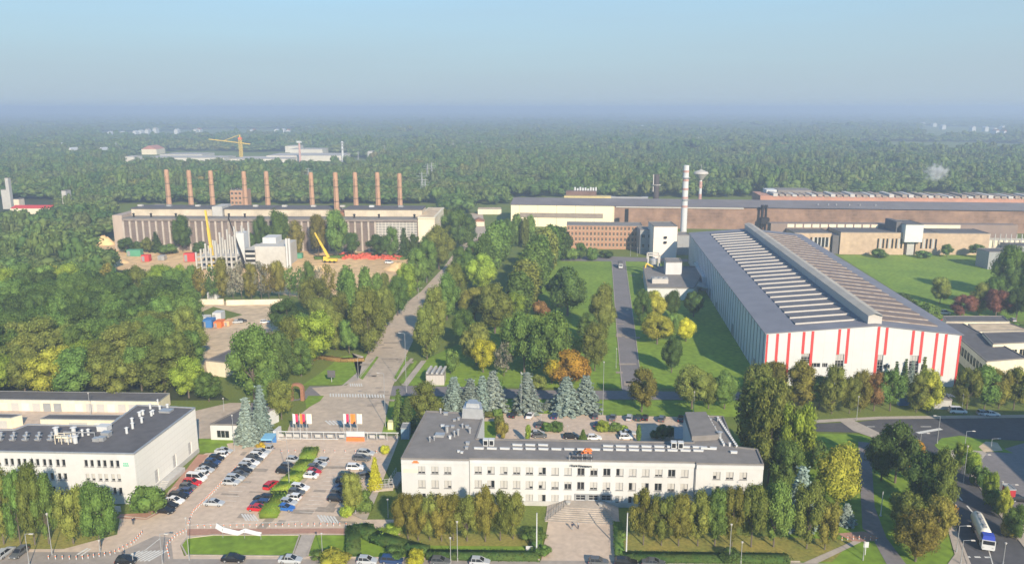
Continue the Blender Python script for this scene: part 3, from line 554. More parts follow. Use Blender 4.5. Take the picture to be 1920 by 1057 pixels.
# far wood: one mass
def forest():
    protos = [join(lobes_crown(7, 260, .13, cz=.6, rx=.34, rz=.30, lr=.26, core=.86)) for i in range(3)]
    clumps = []
    for i in range(3):
        pr = []
        for j in range(7):
            V, Fc = join(lobes_crown(4, 90, .20, cz=.6, rx=.30, rz=.28, lr=.30, core=.9)); s = RNG.uniform(.8, 1.25)
            pr.append((V*np.array((.42*s, .42*s, 1*s))+np.array((RNG.uniform(-.45, .45), RNG.uniform(-.45, .45), 0)), Fc))
        clumps.append(join(pr))
    PX, PW, PS, PZ = [], [], [], []
    excl = [[(-60, 376), (-60, 420), (118, 420), (118, 376)], [(205, 470), (205, 385), (830, 385), (830, 470)],
            [(225, 317), (235, 290), (300, 284), (610, 284), (700, 300), (700, 317)], [(180, 262), (180, 247), (545, 246), (545, 258)], [(1715, 262), (1715, 236), (1895, 240), (1895, 262)], [(430, 395), (430, 374), (470, 374), (470, 395)], [(0, 372), (0, 358), (45, 358), (45, 372)], [(115, 388), (115, 372), (135, 372), (135, 388)], [(165, 500), (165, 452), (240, 446), (240, 500)], [(870, 402), (880, 385), (960, 385), (960, 402)], [(1720, 372), (1720, 362), (1790, 362), (1790, 372)]]
    def ok(X, Y):
        px, py = proj(X, Y)
        if px > 950: lim = 371
        elif px > 830: lim = 402
        elif px > 205: lim = 384
        else: lim = 558
        if py > lim: return False
        return not any(inpoly(px, py, q) for q in excl)
    def scatter(y0, y1, sp, lo, hi, k0, nk, zs):
        y = y0
        while y < y1:
            x = -y*.86-80
            while x < y*.80+80:
                X, Y = x+RNG.uniform(-.5, .5)*sp, y+RNG.uniform(-.5, .5)*sp
                c, s = cos(YAW), sin(YAW); wx, wy = X*c-Y*s, X*s+Y*c
                den = sin(wx*.004+1)*cos(wy*.0031)+sin(wx*.0013+wy*.002)
                if ok(wx, wy) and den > -1.2 and RNG.random() > .10:
                    sc_ = .5*(lo+hi)*min(1.9, math.exp(RNG.normal(-.04, .30))); PX.append((wx, wy, 0)); PW.append(k0+RNG.integers(nk)); PS.append(sc_); PZ.append(zs*min(1.7, math.exp(RNG.normal(-.03, .24)))*(1+.15*sin(wx*.011)*sin(wy*.009)))
                x += sp
            y += sp
    scatter(330, 800, 8.5, 10, 14, 1, 3, 13); scatter(800, 1500, 10.5, 12, 17, 1, 3, 14.5); scatter(1500, 3200, 26, 34, 44, 4, 3, 13); scatter(3200, 7000, 44, 60, 75, 4, 3, 14); scatter(7000, 13000, 110, 140, 180, 4, 3, 16)
    V = []; Fc = []; pid = []; k = 0
    for i, (v, f) in enumerate(protos+clumps): V.append(v); Fc.append(f+k); k += len(v); pid += [i+1]*len(v)
    n = len(PX); V.append(np.array(PX)); V = np.concatenate(V); Fc = np.concatenate(Fc); pid = np.array(pid+[0]*n, np.int32)
    me = npmesh("far_wood", V, Fc, LEAFI)
    def at(nm, ty, arr, d="value"):
        a = me.attributes.new(nm, ty, 'POINT'); a.data.foreach_set(d, arr)
    z = np.zeros(k); at("pid", 'INT', pid); at("which", 'INT', np.concatenate([z, PW]).astype(np.int32))
    at("sx", 'FLOAT', np.concatenate([z, PS]).astype(np.float32)); at("sz", 'FLOAT', np.concatenate([z, PZ]).astype(np.float32)); at("rot", 'FLOAT', np.concatenate([z, RNG.uniform(0, 6.28, n)]).astype(np.float32))
    o = link("far_wood", me); tag(o, "hazy mixed woodland stretching from behind the factories to the horizon", "woodland", kind="stuff")
    ng = bpy.data.node_groups.new("scatter_wood", 'GeometryNodeTree'); ng.interface.new_socket("Geometry", in_out='INPUT', socket_type='NodeSocketGeometry'); ng.interface.new_socket("Geometry", in_out='OUTPUT', socket_type='NodeSocketGeometry')
    N = ng.nodes.new; L = ng.links.new; gi = N("NodeGroupInput"); go = N("NodeGroupOutput"); jn = N("GeometryNodeJoinGeometry")
    def attr(nm, ty):
        a = N("GeometryNodeInputNamedAttribute"); a.data_type = ty; a.inputs[0].default_value = nm; return a.outputs[0]
    def eq(sock, k):
        c = N("FunctionNodeCompare"); c.data_type = 'INT'; c.operation = 'EQUAL'
        ins = [i for i in c.inputs if i.enabled]; L(sock, ins[0]); ins[1].default_value = k; return c.outputs[0]
    cs = N("ShaderNodeCombineXYZ"); L(attr("sx", 'FLOAT'), cs.inputs[0]); L(attr("sx", 'FLOAT'), cs.inputs[1]); L(attr("sz", 'FLOAT'), cs.inputs[2])
    cr = N("ShaderNodeCombineXYZ"); L(attr("rot", 'FLOAT'), cr.inputs[2])
    sp0 = N("GeometryNodeSeparateGeometry"); sp0.domain = 'POINT'; L(gi.outputs[0], sp0.inputs[0]); L(eq(attr("pid", 'INT'), 0), sp0.inputs[1])
    for kk in range(1, 7):
        sp = N("GeometryNodeSeparateGeometry"); sp.domain = 'POINT'; L(gi.outputs[0], sp.inputs[0]); L(eq(attr("pid", 'INT'), kk), sp.inputs[1])
        ip = N("GeometryNodeInstanceOnPoints"); L(sp0.outputs[0], ip.inputs["Points"]); L(eq(attr("which", 'INT'), kk), ip.inputs["Selection"]); L(sp.outputs[0], ip.inputs["Instance"])
        L(cr.outputs[0], ip.inputs["Rotation"]); L(cs.outputs[0], ip.inputs["Scale"]); L(ip.outputs[0], jn.inputs[0])
    L(jn.outputs[0], go.inputs[0]); md = o.modifiers.new("scatter", 'NODES'); md.node_group = ng
    print("forest points", n, "trees", NTREE[0])
forest()
# haze over the plain
hz = MB(); hz.box(-13900, -2400, -1.0, 13900, 15400, 104)
hz = hz.build("haze", None); tag(hz, "thin blue morning haze over the plain", "haze", kind="stuff")
hm = bpy.data.materials.new("haze_air"); hm.use_nodes = True; hm.node_tree.nodes.clear()
pv = hm.node_tree.nodes.new("ShaderNodeVolumePrincipled"); pv.inputs["Color"].default_value = (.57, .69, .91, 1); pv.inputs["Density"].default_value = .00037; pv.inputs["Anisotropy"].default_value = .1
ho = hm.node_tree.nodes.new("ShaderNodeOutputMaterial"); hm.node_tree.links.new(pv.outputs[0], ho.inputs["Volume"]); hz.data.materials.clear(); hz.data.materials.append(hm)
# ================================================================ building tools
def facade(mb, A, B, z0, z1, holes, depth=.25, out=1):
    """wall from A to B (2D) with real openings; holes = (s0, s1, za, zb) along the wall; outward normal is to the right of A->B"""
    u, L = unit(A, B); nrm = (u[1], -u[0])
    xs = sorted({0, L, *[h[0] for h in holes], *[h[1] for h in holes]}); zs = sorted({z0, z1, *[h[2] for h in holes], *[h[3] for h in holes]})
    q = lambda s, z, d=0: (A[0]+u[0]*s-nrm[0]*d, A[1]+u[1]*s-nrm[1]*d, z)
    for a, b in zip(xs, xs[1:]):
        if b-a < 1e-5: continue
        for c, d in zip(zs, zs[1:]):
            if d-c < 1e-5: continue
            m, k = (a+b)/2, (c+d)/2
            if any(h[0] < m < h[1] and h[2] < k < h[3] for h in holes): continue
            mb.poly([q(a, c), q(b, c), q(b, d), q(a, d)])
    for a, b, c, d in holes:
        mb.poly([q(a, c), q(b, c), q(b, c, depth), q(a, c, depth)]); mb.poly([q(a, d, depth), q(b, d, depth), q(b, d), q(a, d)])
        mb.poly([q(a, c), q(a, c, depth), q(a, d, depth), q(a, d)]); mb.poly([q(b, c, depth), q(b, c), q(b, d), q(b, d, depth)])
def window(par, A, B, s0, s1, za, zb, style=0, depth=.25, mull=1, sill=True, frame_m=None, rails=0):
    """window part: frame with mullion in the recess, dark pane, optional pale blind, sill"""
    u, L = unit(A, B); nrm = (u[1], -u[0]); o = (A[0]+u[0]*(s0+s1)/2, A[1]+u[1]*(s0+s1)/2); w = s1-s0; h = zb-za; rz = atan2(u[1], u[0])
    key = ("win", round(w, 2), round(h, 2), style, mull, sill, rails, frame_m.name if frame_m else "")
    if key not in MESHC:
        f = MB(); y = depth-.06
        f.box(-w/2, y-.05, 0, -w/2+.09, y+.05, h); f.box(w/2-.09, y-.05, 0, w/2, y+.05, h); f.box(-w/2+.09, y-.05, 0, w/2-.09, y+.05, .1); f.box(-w/2+.09, y-.05, h-.1, w/2-.09, y+.05, h)
        for i in range(mull): x = -w/2+w*(i+1)/(mull+1); f.box(x-.06, y-.045, .1, x+.06, y+.045, h-.1)
        for i in range(rails): z = h*(i+1)/(rails+1); f.box(-w/2+.09, y-.04, z-.06, w/2-.09, y+.04, z+.06)
        if sill: f.box(-w/2-.12, -.16, -.09, w/2+.12, y-.052, 0)
        p = MB(); p.poly([(-w/2+.02, y+.03, .02), (w/2-.02, y+.03, .02), (w/2-.02, y+.03, h-.02), (-w/2+.02, y+.03, h-.02)])
        b = MB(); hw = w/(mull+1)
        # style bits give how far each half of the blind is let down
        pat = {0: (0, 0), 1: (1, 1), 2: (.8, .8), 3: (0, 1), 4: (.75, 0), 5: (.3, .3), 6: (1, .75), 7: (.55, 1)}[style]
        for i in range(mull+1):
            k = pat[i % 2]
            if k: x = -w/2+hw*i; b.box(x+.1, y+.0, h-.1-(h-.2)*k, x+hw-.08, y+.02, h-.1)
        MESHC[key] = (f.mesh("window", frame_m or M_frame), p.mesh("pane", M_glass), b.mesh("blind", M_blind) if b.v else None)
    fm, pm, bm = MESHC[key]
    fo = link("window", fm, par); fo.location = (o[0], o[1], za); fo.rotation_euler[2] = rz
    link("pane", pm, fo)
    if bm: link("blind", bm, fo)
MESHC = {}
def thing(name, label, cat, xy, group=None):
    e = empty(name, (xy[0], xy[1], 0)); tag(e, label, cat, group); return e
def root(name, label, cat, group=None):
    e = empty(name, (0, 0, 0)); tag(e, label, cat, group); return e
def roofslab(par, poly, z, m=M_roof, par_h=.35, par_w=.3, name="roof"):
    """flat roof sheet with a raised rim"""
    a = sum(poly[i][0]*poly[(i+1) % len(poly)][1]-poly[(i+1) % len(poly)][0]*poly[i][1] for i in range(len(poly)))
    if a < 0: poly = poly[::-1]
    mb = MB(); mb.poly([(x, y, z) for x, y in poly]); o = mb.build(name, m, par)
    rm = MB()
    for i in range(len(poly)):
        A, B = poly[i], poly[(i+1) % len(poly)]; u, L = unit(A, B); v = (-u[1], u[0])
        c = ((A[0]+B[0])/2+v[0]*(par_w/2-.06), (A[1]+B[1])/2+v[1]*(par_w/2-.06)); rm.obox(c, u, L/2+.05, par_w/2, z-.12, z+par_h-.004*i)
    rm.build("rim", M_metal if par_h < .3 else M_roof, o)
    return o
def lerp(A, B, t): return (A[0]+(B[0]-A[0])*t, A[1]+(B[1]-A[1])*t)
def walls(par, poly, z0, z1, m, skip=()):
    a = sum(poly[i][0]*poly[(i+1) % len(poly)][1]-poly[(i+1) % len(poly)][0]*poly[i][1] for i in range(len(poly)))
    if a < 0: poly = poly[::-1]
    mb = MB()
    for i in range(len(poly)):
        if i in skip: continue
        facade(mb, poly[i], poly[(i+1) % len(poly)], z0, z1, [])
    return mb.build("wall", m, par)
def roofbox(par, px, py, z, sx, sy, h, m=M_white, name="vent"):
    X, Y = P(px, py, z); mb = MB(); mb.box(-sx/2, -sy/2, 0, sx/2, sy/2, h); mb.box(-sx/2-.08, -sy/2-.08, h+.003, sx/2+.08, sy/2+.08, h+.1)
    return mb.build(name, m, par, loc=(X, Y, z))
def pipe(par, px, py, z, r, h, m=M_metal, name="vent_pipe"):
    X, Y = P(px, py, z); mb = MB(); mb.cyl(0, 0, 0, h, r, n=8); mb.cyl(0, 0, h+.12, h+.35, r*1.7, r*.4, n=8); mb.bar((0, 0, h), (0, 0, h+.2), .04)
    return mb.build(name, m, par, loc=(X, Y, z))

# ---------------------------------------------------------------- white office building with courtyard wings
def office():
    h = ZT(1090, 951, 866); R = root("office_building", "long white three-storey office building with grey flat roof and courtyard wings behind", "building")
    a0, a1 = P(752, 860, h), P(879, 862.5, h); c0, c1 = P(880, 862, h), P(1305, 868, h); b0, b1 = P(1306, 869.5, h), P(1432, 871.5, h)
    # step the middle part back by half a metre
    c0 = (a1[0], a1[1]+.6); c1 = (b0[0], b0[1]+.6)
    bl = P(893, 823, h); br = P(1300, 830, h); wl0, wl1 = P(799, 771, h), P(908, 776, h)
    wr0, wr1, wr2 = P(1282, 779, h), P(1356, 781, h), P(1420, 843, h); wr3 = P(1379, 838, h)
    outline = [a0, a1, c0, c1, b0, b1, wr2, wr3, wr1, wr0, br, bl, wl1, wl0]
    W_ = MB(); wins = []
    zr = [ (ZA(*lerp(c0, c1, .5), y0), ZA(*lerp(c0, c1, .5), y1)) for y0, y1 in ((891, 877), (917.5, 903), (949, 928))]
    u, L = unit(c0, c1); holes = []
    ku = L/425.0
    for r, (za, zb) in enumerate(zr):
        for k in range(17):
            s = (896.7+24.25*k-880)*ku
            if s+1.0 > L: continue
            if r == 2 and k in (8, 9, 10): hh = (s-1.05, s+1.05, 1.5, zb+.1)
            else: hh = (s-.82, s+.82, za, zb)
            holes.append(hh); wins.append((c0, c1, hh, r, k))
    facade(W_, c0, c1, 0, h, holes)
    hol = []
    for r, (za, zb) in enumerate(zr[:3]):
        for x in (790, 815, 839):
            s = (x-752)/127*unit(a0, a1)[1]; hh = (s-.82, s+.82, za+.05, zb+.05); hol.append(hh); wins.append((a0, a1, hh, r, x % 5))
    facade(W_, a0, a1, 0, h, hol); hol = []
    for r, (za, zb) in enumerate(zr[:3]):
        for x in (1345, 1369.5, 1395):
            s = (x-1306)/126*unit(b0, b1)[1]; hh = (s-.82, s+.82, za-.1, zb-.1); hol.append(hh); wins.append((b0, b1, hh, r, int(x) % 7))
    facade(W_, b0, b1, 0, h, hol)
    for i in range(5, len(outline)): facade(W_, outline[i], outline[(i+1) % len(outline)], 0, h, [])
    facade(W_, a1, c0, 0, h, []); facade(W_, c1, b0, 0, h, [])
    wl = W_.build("wall", M_wallw, R)
    pl = MB(); u, L = unit(c0, c1); n_ = (u[1], -u[0]); m = lerp(c0, c1, .5); pl.obox((m[0]+n_[0]*.05, m[1]+n_[1]*.05), u, L/2-.3, .1, 0, 1.1)
    for p_, q_ in ((a0, a1), (b0, b1)): u, L = unit(p_, q_); m = lerp(p_, q_, .5); pl.obox((m[0]+n_[0]*.05, m[1]+n_[1]*.05), u, L/2-.02, .1, 0, 1.1)
    pl.build("plinth", M_conc, R)
    sty = [0, 0, 4, 1, 1, 0, 7, 0, 3, 1, 1, 2, 0, 1, 1, 5, 1]; sty2 = [1, 4, 1, 1, 2, 1, 2, 5, 0, 6, 2, 1, 3, 4, 0, 2, 1]; sty0 = [1, 4, 2, 1, 6, 4, 1, 1, 1, 1]
    rows = {0: [2, 7, 6, 2, 2, 4, 1, 1, 0, 5, 0, 3, 1, 1, 2, 0, 1], 1: [1, 4, 1, 1, 6, 7, 2, 5, 0, 2, 6, 1, 3, 4, 0, 2, 6], 2: [4, 1, 3, 1, 1, 4, 1, 2, 0, 0, 0, 7, 3, 0, 1, 0, 2]}
    for A, B, hh, r, k in wins:
        door = r == 2 and hh[2] == 1.5
        window(R, A, B, *hh, style=0 if door else rows[r][k % 17], mull=1, sill=not door, rails=1 if door else 0, frame_m=M_grey if door else None)
    # door surrounds
    for A, B, hh, r, k in wins:
        if r == 2 and hh[2] == 1.5:
            u, L = unit(A, B); f = MB(); w = hh[1]-hh[0]; f.box(-w/2-.35, -.14, 0, -w/2-.02, .02, hh[3]-hh[2]+.3); f.box(w/2+.02, -.14, 0, w/2+.35, .02, hh[3]-hh[2]+.3); f.box(-w/2-.02, -.14, hh[3]-hh[2]+.02, w/2+.02, .02, hh[3]-hh[2]+.3)
            s = (hh[0]+hh[1])/2; f.build("door_surround", M_grey, R, loc=(A[0]+u[0]*s, A[1]+u[1]*s, hh[2]), rz=atan2(u[1], u[0]))
    rf = roofslab(R, outline, h+.02, M_roof, .3, .35)
    # cornice
    co = MB()
    for A, B in ((a0, a1), (c0, c1), (b0, b1)):
        u, L = unit(A, B); m = lerp(A, B, .5); co.obox((m[0]+n_[0]*.12, m[1]+n_[1]*.12), u, L/2-(.02 if A != c0 else .12), .14, h-1.0, h-.15)
    co.build("cornice", M_wallw, R)
    # drain pipes at the joints
    dp = MB(); dp.bar((a1[0]+.12, a1[1]+.3, 0), (a1[0]+.12, a1[1]+.3, h-.2), .08, 6); dp.bar((b0[0]-.15, b0[1]+.3, 0), (b0[0]-.15, b0[1]+.3, h-.2), .12, 6); dp.build("drain_pipe", M_grey, R)
    # rows of long white roof lights
    z = h+.02
    for i in range(18): roofbox(R, 898+i*24.2, 841.3+i*.26, z, 2.2, .3, .32, name="roof_light")
    for i in range(3): roofbox(R, 970+i*24.2-24*0, 835+i*.1, z, 2.2, .3, .32, name="roof_light")
    for i in range(8): roofbox(R, 1140+i*24.0, 837+i*.3, z, 2.2, .3, .32, name="roof_light")
    for x, y in ((911, 834), (922, 834), (1263, 839), (1276, 839.5)):
        f = roofbox(R, x, y, z, 1.15, 1.1, 1.5, M_white, "cooling_unit"); g_ = MB(); g_.box(-.42, -.62, .25, .42, -.56, 1.3); g_.build("grille", M_black, f)
    for x, y, s, hh in ((838, 810, .8, 1.5), (825, 817, 1.6, .5), (844, 822, .4, .7), (852, 818, .4, 1.2), (859, 816, .5, 1.4), (849, 801, .6, .4), (830, 800, .6, .5), (867, 802, .4, .9), (876, 802, .6, .6), (881, 812, .5, 1.3), (836, 777, .8, .5), (826, 774, .5, 1), (852, 789, .5, .4), (860, 787, .4, .6),
                        (806, 828, .3, 1.1), (814, 825, .3, .9), (875, 841, .5, .5), (866, 849, .4, .3), (860, 847, .4, .3), (877, 833, .6, .6), (1349, 822, .9, 1.6), (1340, 805, .3, .8), (1332, 790, .3, .8), (1368, 836, .3, .8), (1346, 790, .3, .8)):
        if hh > .8: pipe(R, x, y, z, s*.5, hh)
        else: roofbox(R, x, y, z, s*1.3, s, hh, random.choice([M_white, M_metal]))
    for i in range(14): roofbox(R, 1327+i*2.3, 783+i*4.0, z, .35, .5, .5, name="roof_light")
    for i in range(15): roofbox(R, 1346+i*2.5, 785+i*3.8, z, .35, .5, .5, name="roof_light")
    for x, y in ((1322, 841), (1335, 841.5), (1376, 849)): roofbox(R, x, y, z, 1.4 if x > 1340 else 2, .5, .4, name="roof_light")
    # metal plant room on the left wing
    q = [P(866, 784, h), P(907, 786, h), P(903, 770, h), P(872, 769, h)]; pr = MB(); pr.prism(q, z, z+2.6, taper=.92); o = pr.build("plant_room", M_metal, R)
    pr = MB(); pr.prism([lerp(q[0], q[2], .2), lerp(q[1], q[3], .2), lerp(q[2], q[0], .2), lerp(q[3], q[1], .2)], z+2.603, z+3.6, taper=.9); pr.build("hood", M_metal, o)
    # raised lighter roof of the right wing
    q = [P(1297, 827, h), P(1347, 824, h), P(1323, 780.5, h), P(1284, 781, h)]; pr = MB(); pr.prism(q, z, z+1.3); pr.build("roof_block", M_roof, R)
    q = [P(1265, 822, 4), P(1282, 823, 4), P(1280, 800, 4), P(1264, 799, 4)]; pr = MB(); pr.prism(q, 0, 4); pr.build("annex", M_grey, R)
    # bridge rail and small sign on the facade
    return R, h, a0, a1, c0, c1
OFF, OH, oa0, oa1, oc0, oc1 = office()
def text3(body, size, loc, m, parent, name, rx=pi/2, rz=0, depth=.05, bold=0):
    cu = bpy.data.curves.new(name, 'FONT'); cu.body = body; cu.size = size; cu.extrude = depth; cu.align_x = 'CENTER'; cu.offset = bold
    t = bpy.data.objects.new(name, cu); COL.objects.link(t); dg = bpy.context.evaluated_depsgraph_get(); me = bpy.data.meshes.new_from_object(t.evaluated_get(dg)); bpy.data.objects.remove(t)
    me.materials.clear(); me.materials.append(m); o = link(name, me, parent); o.location = loc; o.rotation_euler = (rx, 0, rz); return o
# roof sign: two lines of lettering and an emblem on posts
sx, sy = P(1090, 866, OH); S = root("roof_sign", "black lettering under an orange emblem standing on the office roof edge", "sign")
text3("ArcelorMittal", .92, (sx, sy+.3, OH+.72), M_black, S, "lettering", bold=.02); text3("Huta Warszawa", .72, (sx, sy-.3, OH-.98), M_black, S, "lettering", bold=.015)
em = MB()
ex = sx+1.0; ez = OH+1.9
for (p, q_, r, s) in (((-1.1, 0), (-.3, 1.3), (.0, 1.3), (-.55, 0)), ((-.35, 1.32), (1.1, 1.32), (1.3, 1.0), (-.5, 1.0)), ((-.45, .75), (.3, .98), (1.35, .98), (1.35, .62)), ((.25, .6), (.6, .6), (.6, .1), (.3, .1)), ((-1.15, .1), (-.8, .5), (1.0, .5), (1.35, .1))):
    pts = [p, q_, r, s]; mbp = [(x, z) for x, z in pts]
    em.poly([(ex+x, sy+.25, ez+z) for x, z in mbp]); em.poly([(ex+x, sy+.33, ez+z) for x, z in mbp[::-1]])
em.build("emblem", M_oran, S)
em = MB(); em.poly([(ex-2.3, sy+.25, ez-.2), (ex-1.9, sy+.25, ez-.2), (ex-.9, sy+.25, ez+.9), (ex-1.5, sy+.25, ez+.8)]); em.poly([(ex-1.6, sy+.26, ez+.0), (ex-1.0, sy+.26, ez+.25), (ex-1.0, sy+.26, ez+.5), (ex-1.7, sy+.26, ez+.3)]); em.build("emblem", M_black, S)
po = MB()
for dx in (-2.6, -.8, .2, 1.2, 2.2): po.bar((sx+dx, sy+.4, OH+.05), (sx+dx, sy+.4, OH+(2.3 if -1 < dx < 2 else 1.5)), .05)
po.build("post", M_white, S)
# faint lettering strip on the left end of the wall
u, L = unit(oa0, oa1); s = MB(); s.box(0, -.04, 0, 3.2, -.02, .9); o = s.build("wall_panel", M_wallw2, OFF, loc=(oa0[0]+.5, oa0[1]-.01, OH-3.2), rz=atan2(u[1], u[0]))
s = MB(); s.box(0, -.05, 0, 1.6, -.02, .25); s.box(.3, -.05, .26, 1.3, -.02, .6); s.build("wall_logo", M_oran, OFF, loc=(oa0[0]+2.5, oa0[1]-.12, OH-.8), rz=atan2(u[1], u[0]))

# entrance terrace and steps
def steps():
    R = root("entrance_steps", "pale stone steps with side railings leading up to the office doors", "stairs")
    A, B = P(1062, 952), P(1131, 952); f = (A[1]+B[1])/2; y1 = P(1090, 981)[1]; x0, x1 = P(1022, 981)[0], P(1161, 981)[0]
    n = 8; tz = 1.45
    for i in range(n):
        t0 = 1-i/(n)            # outermost first
        mb = MB(); yy = f-2.2+(y1-f+2.2)*(t0); xa = A[0]+(x0-A[0])*t0; xb = B[0]+(x1-B[0])*t0; yb = OH and f+1.5
        mb.prism([(xa, yy), (xb, yy), (xb-.0, yb), (xa, yb)], tz*i/n+.0 if i else 0, tz*(i+1)/n); mb.build("step", M_walk, R)
    for sgn, (a, b) in ((1, (A[0]-.3, x0-.1)), (-1, (B[0]+.3, x1+.1))):
        r = MB()
        for k in range(6):
            t = k/5; x = a+(b-a)*t; y = f-2.2+(y1-f+2.2)*t; z = tz*(1-t); r.bar((x, y, max(0, z-.1)), (x, y, z+1.0), .035)
        r.bar((a, f-2.2, tz+1), (b, y1, 1.0), .04); r.bar((a, f-2.2, tz+.5), (b, y1, .5), .03); r.build("railing", M_grey, R)
    for x in (A[0]+.4, B[0]-.6, ): pl = MB(); pl.cyl(x, f-1.2, tz+.003, tz+.6, .45, .6, n=8); pl.build("planter", M_conc, R)
steps()
# footbridge ramp left of the office
ra = root("side_ramp", "white railed ramp leading to the left side of the office", "ramp"); A = P(700, 918); B = P(737, 915); C_ = P(752, 890)
m_ = MB()
for a, b, w in ((A, B, 1.3), (B, C_, 1.1)):
    u, L = unit(a, b); v = (-u[1], u[0]); c = lerp(a, b, .5); m_.obox(c, u, L/2, w, 0.1, .8)
m_.build("deck", M_walk, ra); r = MB()
for a, b in ((A, B), (B, C_)):
    u, L = unit(a, b); v = (-u[1], u[0])
    for s in (-1.2, 1.2):
        for k in range(6):
            t = k/5; c = lerp(a, b, t); r.bar((c[0]+v[0]*s, c[1]+v[1]*s, .7), (c[0]+v[0]*s, c[1]+v[1]*s, 1.9), .04)
        r.bar((a[0]+v[0]*s, a[1]+v[1]*s, 1.9), (b[0]+v[0]*s, b[1]+v[1]*s, 1.9), .04); r.bar((a[0]+v[0]*s, a[1]+v[1]*s, 1.3), (b[0]+v[0]*s, b[1]+v[1]*s, 1.3), .03)
r.build("railing", M_white, ra)

# ---------------------------------------------------------------- left white building
def leftb():
    h = ZT(252, 943, 850); R = root("white_building", "white flat-roofed building with blank panelled side wall at the left edge", "building")
    n0 = P(251, 851.5, h); f0 = P(-60, 846, h); r1 = P(366, 765, h); b1 = P(257, 759.5, h); i1 = P(203, 799, h); i0 = P(52, 796, h); i2 = P(28, 806, h); i3 = P(-90, 806, h)
    n1 = lerp(f0, n0, .60); u, L = unit(f0, n0); st = (n1[0]-u[1]*-.0, n1[1]); n1b = (n1[0], n1[1]-.0)
    W_ = MB(); wins = []; hol = []
    zr = [(ZA(*n0, y0), ZA(*n0, y1)) for y0, y1 in ((876, 863), (902, 889), (927, 914))]
    for r, (za, zb) in enumerate(zr):
        for x in (15, 39, 63, 87, 112, 165, 189, 213, -10):
            s = (x+60)/311*L
            for d in (-.68, .68):
                hh = (s+d-.42, s+d+.42, za, zb); hol.append(hh); wins.append((f0, n0, hh, (x+r) % 4))
    facade(W_, f0, n0, 0, h, hol)
    W2 = MB(); u2, L2 = unit(n0, r1); hol2 = []
    for s in (.26, .55, .82): hol2.append((L2*s, L2*s+1.6, 1.4, 4.6))
    facade(W2, n0, r1, 1.2, h, hol2)
    for A, B in ((r1, b1), (b1, i1), (i1, i0), (i0, i2), (i2, i3), (i3, f0)): facade(W_, A, B, 0, h, [])
    W_.build("wall", M_wallw, R); W2.build("side_wall", stripes("panel_wall", (.80, .775, .71), (.66, .63, .57), 1.5, 2, .07, rough=.8, noise=.05, horiz=(1, 1.2, .08), c3=(.69, .66, .60)), R)
    pm = MB(); u, LL = unit(n0, r1); nn = (u[1], -u[0]); m = lerp(n0, r1, .5); pm.obox((m[0]+nn[0]*.05-u[0]*.0, m[1]+nn[1]*.05), u, LL/2-.05, .12, 0, 1.2); pm.build("plinth", M_conc, R)
    for A, B, hh, k in wins: window(R, A, B, *hh, style=[0, 0, 4, 0][k], mull=0)
    for hh in hol2: window(R, n0, r1, *hh, style=1, mull=1, sill=False, rails=2)
    roofslab(R, [f0, n0, r1, b1, i1, i0, i2, i3], h+.02, M_roofd, .25, .35)
    z = h+.02
    for i in range(6):
        for x, y in ((12+i*23.7-10, 818), (i*23.7, 825)):
            if x < 110: o = roofbox(R, x, y, z, 1.3, .6, .3, M_metal); pipe(R, x+1, y-1, z+.4, .24, .8, M_metal)
    for x, y, s, hh in ((106, 815, .8, 1.8), (139, 815, .8, 1.8), (155, 817, .4, 1.4), (166, 815, .5, 1.3), (121, 825, 1.2, 1.0), (131, 827, 1.0, 1.3), (142, 830, .8, 1.5), (196, 806, 2.0, 1.2), (200, 817, 1.5, 1), (191, 825, 1.2, .8), (182, 826, 1.2, .7), (238, 812, .5, 1.3), (249, 803, .5, 1.3), (266, 792, .5, 1.2),
                        (248, 793, .5, 1.2), (262, 780, .6, 1), (268, 777, .6, 1), (284, 779, .5, 1), (287, 776, .5, .9), (282, 766, .5, 1.2), (300, 767, .5, .8), (314, 764, .5, .8), (312, 771, 2.2, .4), (296, 757, .3, 1)):
        if s < .9: pipe(R, x, y, z, s*.6, hh, M_white)
        else: roofbox(R, x, y, z, s*1.3, s, hh, random.choice([M_white, M_metal]))
    fr = MB(); X, Y = P(104, 832, h)
    for a in (0, 1.6, 3.2): fr.bar((a, 0, 0), (a, 0, 2.2), .09); fr.bar((a, 1.2, 0), (a, 1.2, 2.2), .09)
    fr.bar((0, 0, 2.2), (3.2, 0, 2.2), .08); fr.bar((0, 1.2, 2.2), (3.2, 1.2, 2.2), .08); fr.bar((0, .6, 1.4), (3.2, .6, 1.4), .25, 6); fr.build("pipe_frame", M_yell if 0 else M_wallw2, R, loc=(X, Y, z))
    fr = MB(); X, Y = P(120, 817, h); fr.bar((0, 0, 1), (7.5, .4, 1), .16, 6); fr.bar((0, 0, 0), (0, 0, 1), .1); fr.bar((7.5, .4, 0), (7.5, .4, 1), .1); fr.bar((4, .2, 1), (4, -2.6, .6), .14, 6); fr.build("duct", M_metal, R, loc=(X, Y, z))
    # green marks near the corner of the front wall
    u, L = unit(f0, n0); s0 = L*(229+60)/311; g_ = MB()
    for i in range(3): g_.box(.05+i*.4, -.04, .5, .35+i*.4, -.015, .85)
    for i in range(4): g_.box(i*.33, -.04, 0, .26+i*.33, -.015, .34)
    g_.build("wall_logo", mat("green_paint", (.10, .50, .30), .6, .05, 1), R, loc=(f0[0]+u[0]*s0, f0[1]+u[1]*s0, h-2.9), rz=atan2(u[1], u[0]))
    # outside stair on the side
    A, B = lerp(n0, r1, .33), lerp(n0, r1, .60); u, L = unit(A, B); nn = (u[1], -u[0]); st_ = MB(); m = lerp(A, B, .5); st_.obox((m[0]+nn[0]*1.2, m[1]+nn[1]*1.2), u, L/2, 1.0, 0, 1.15)
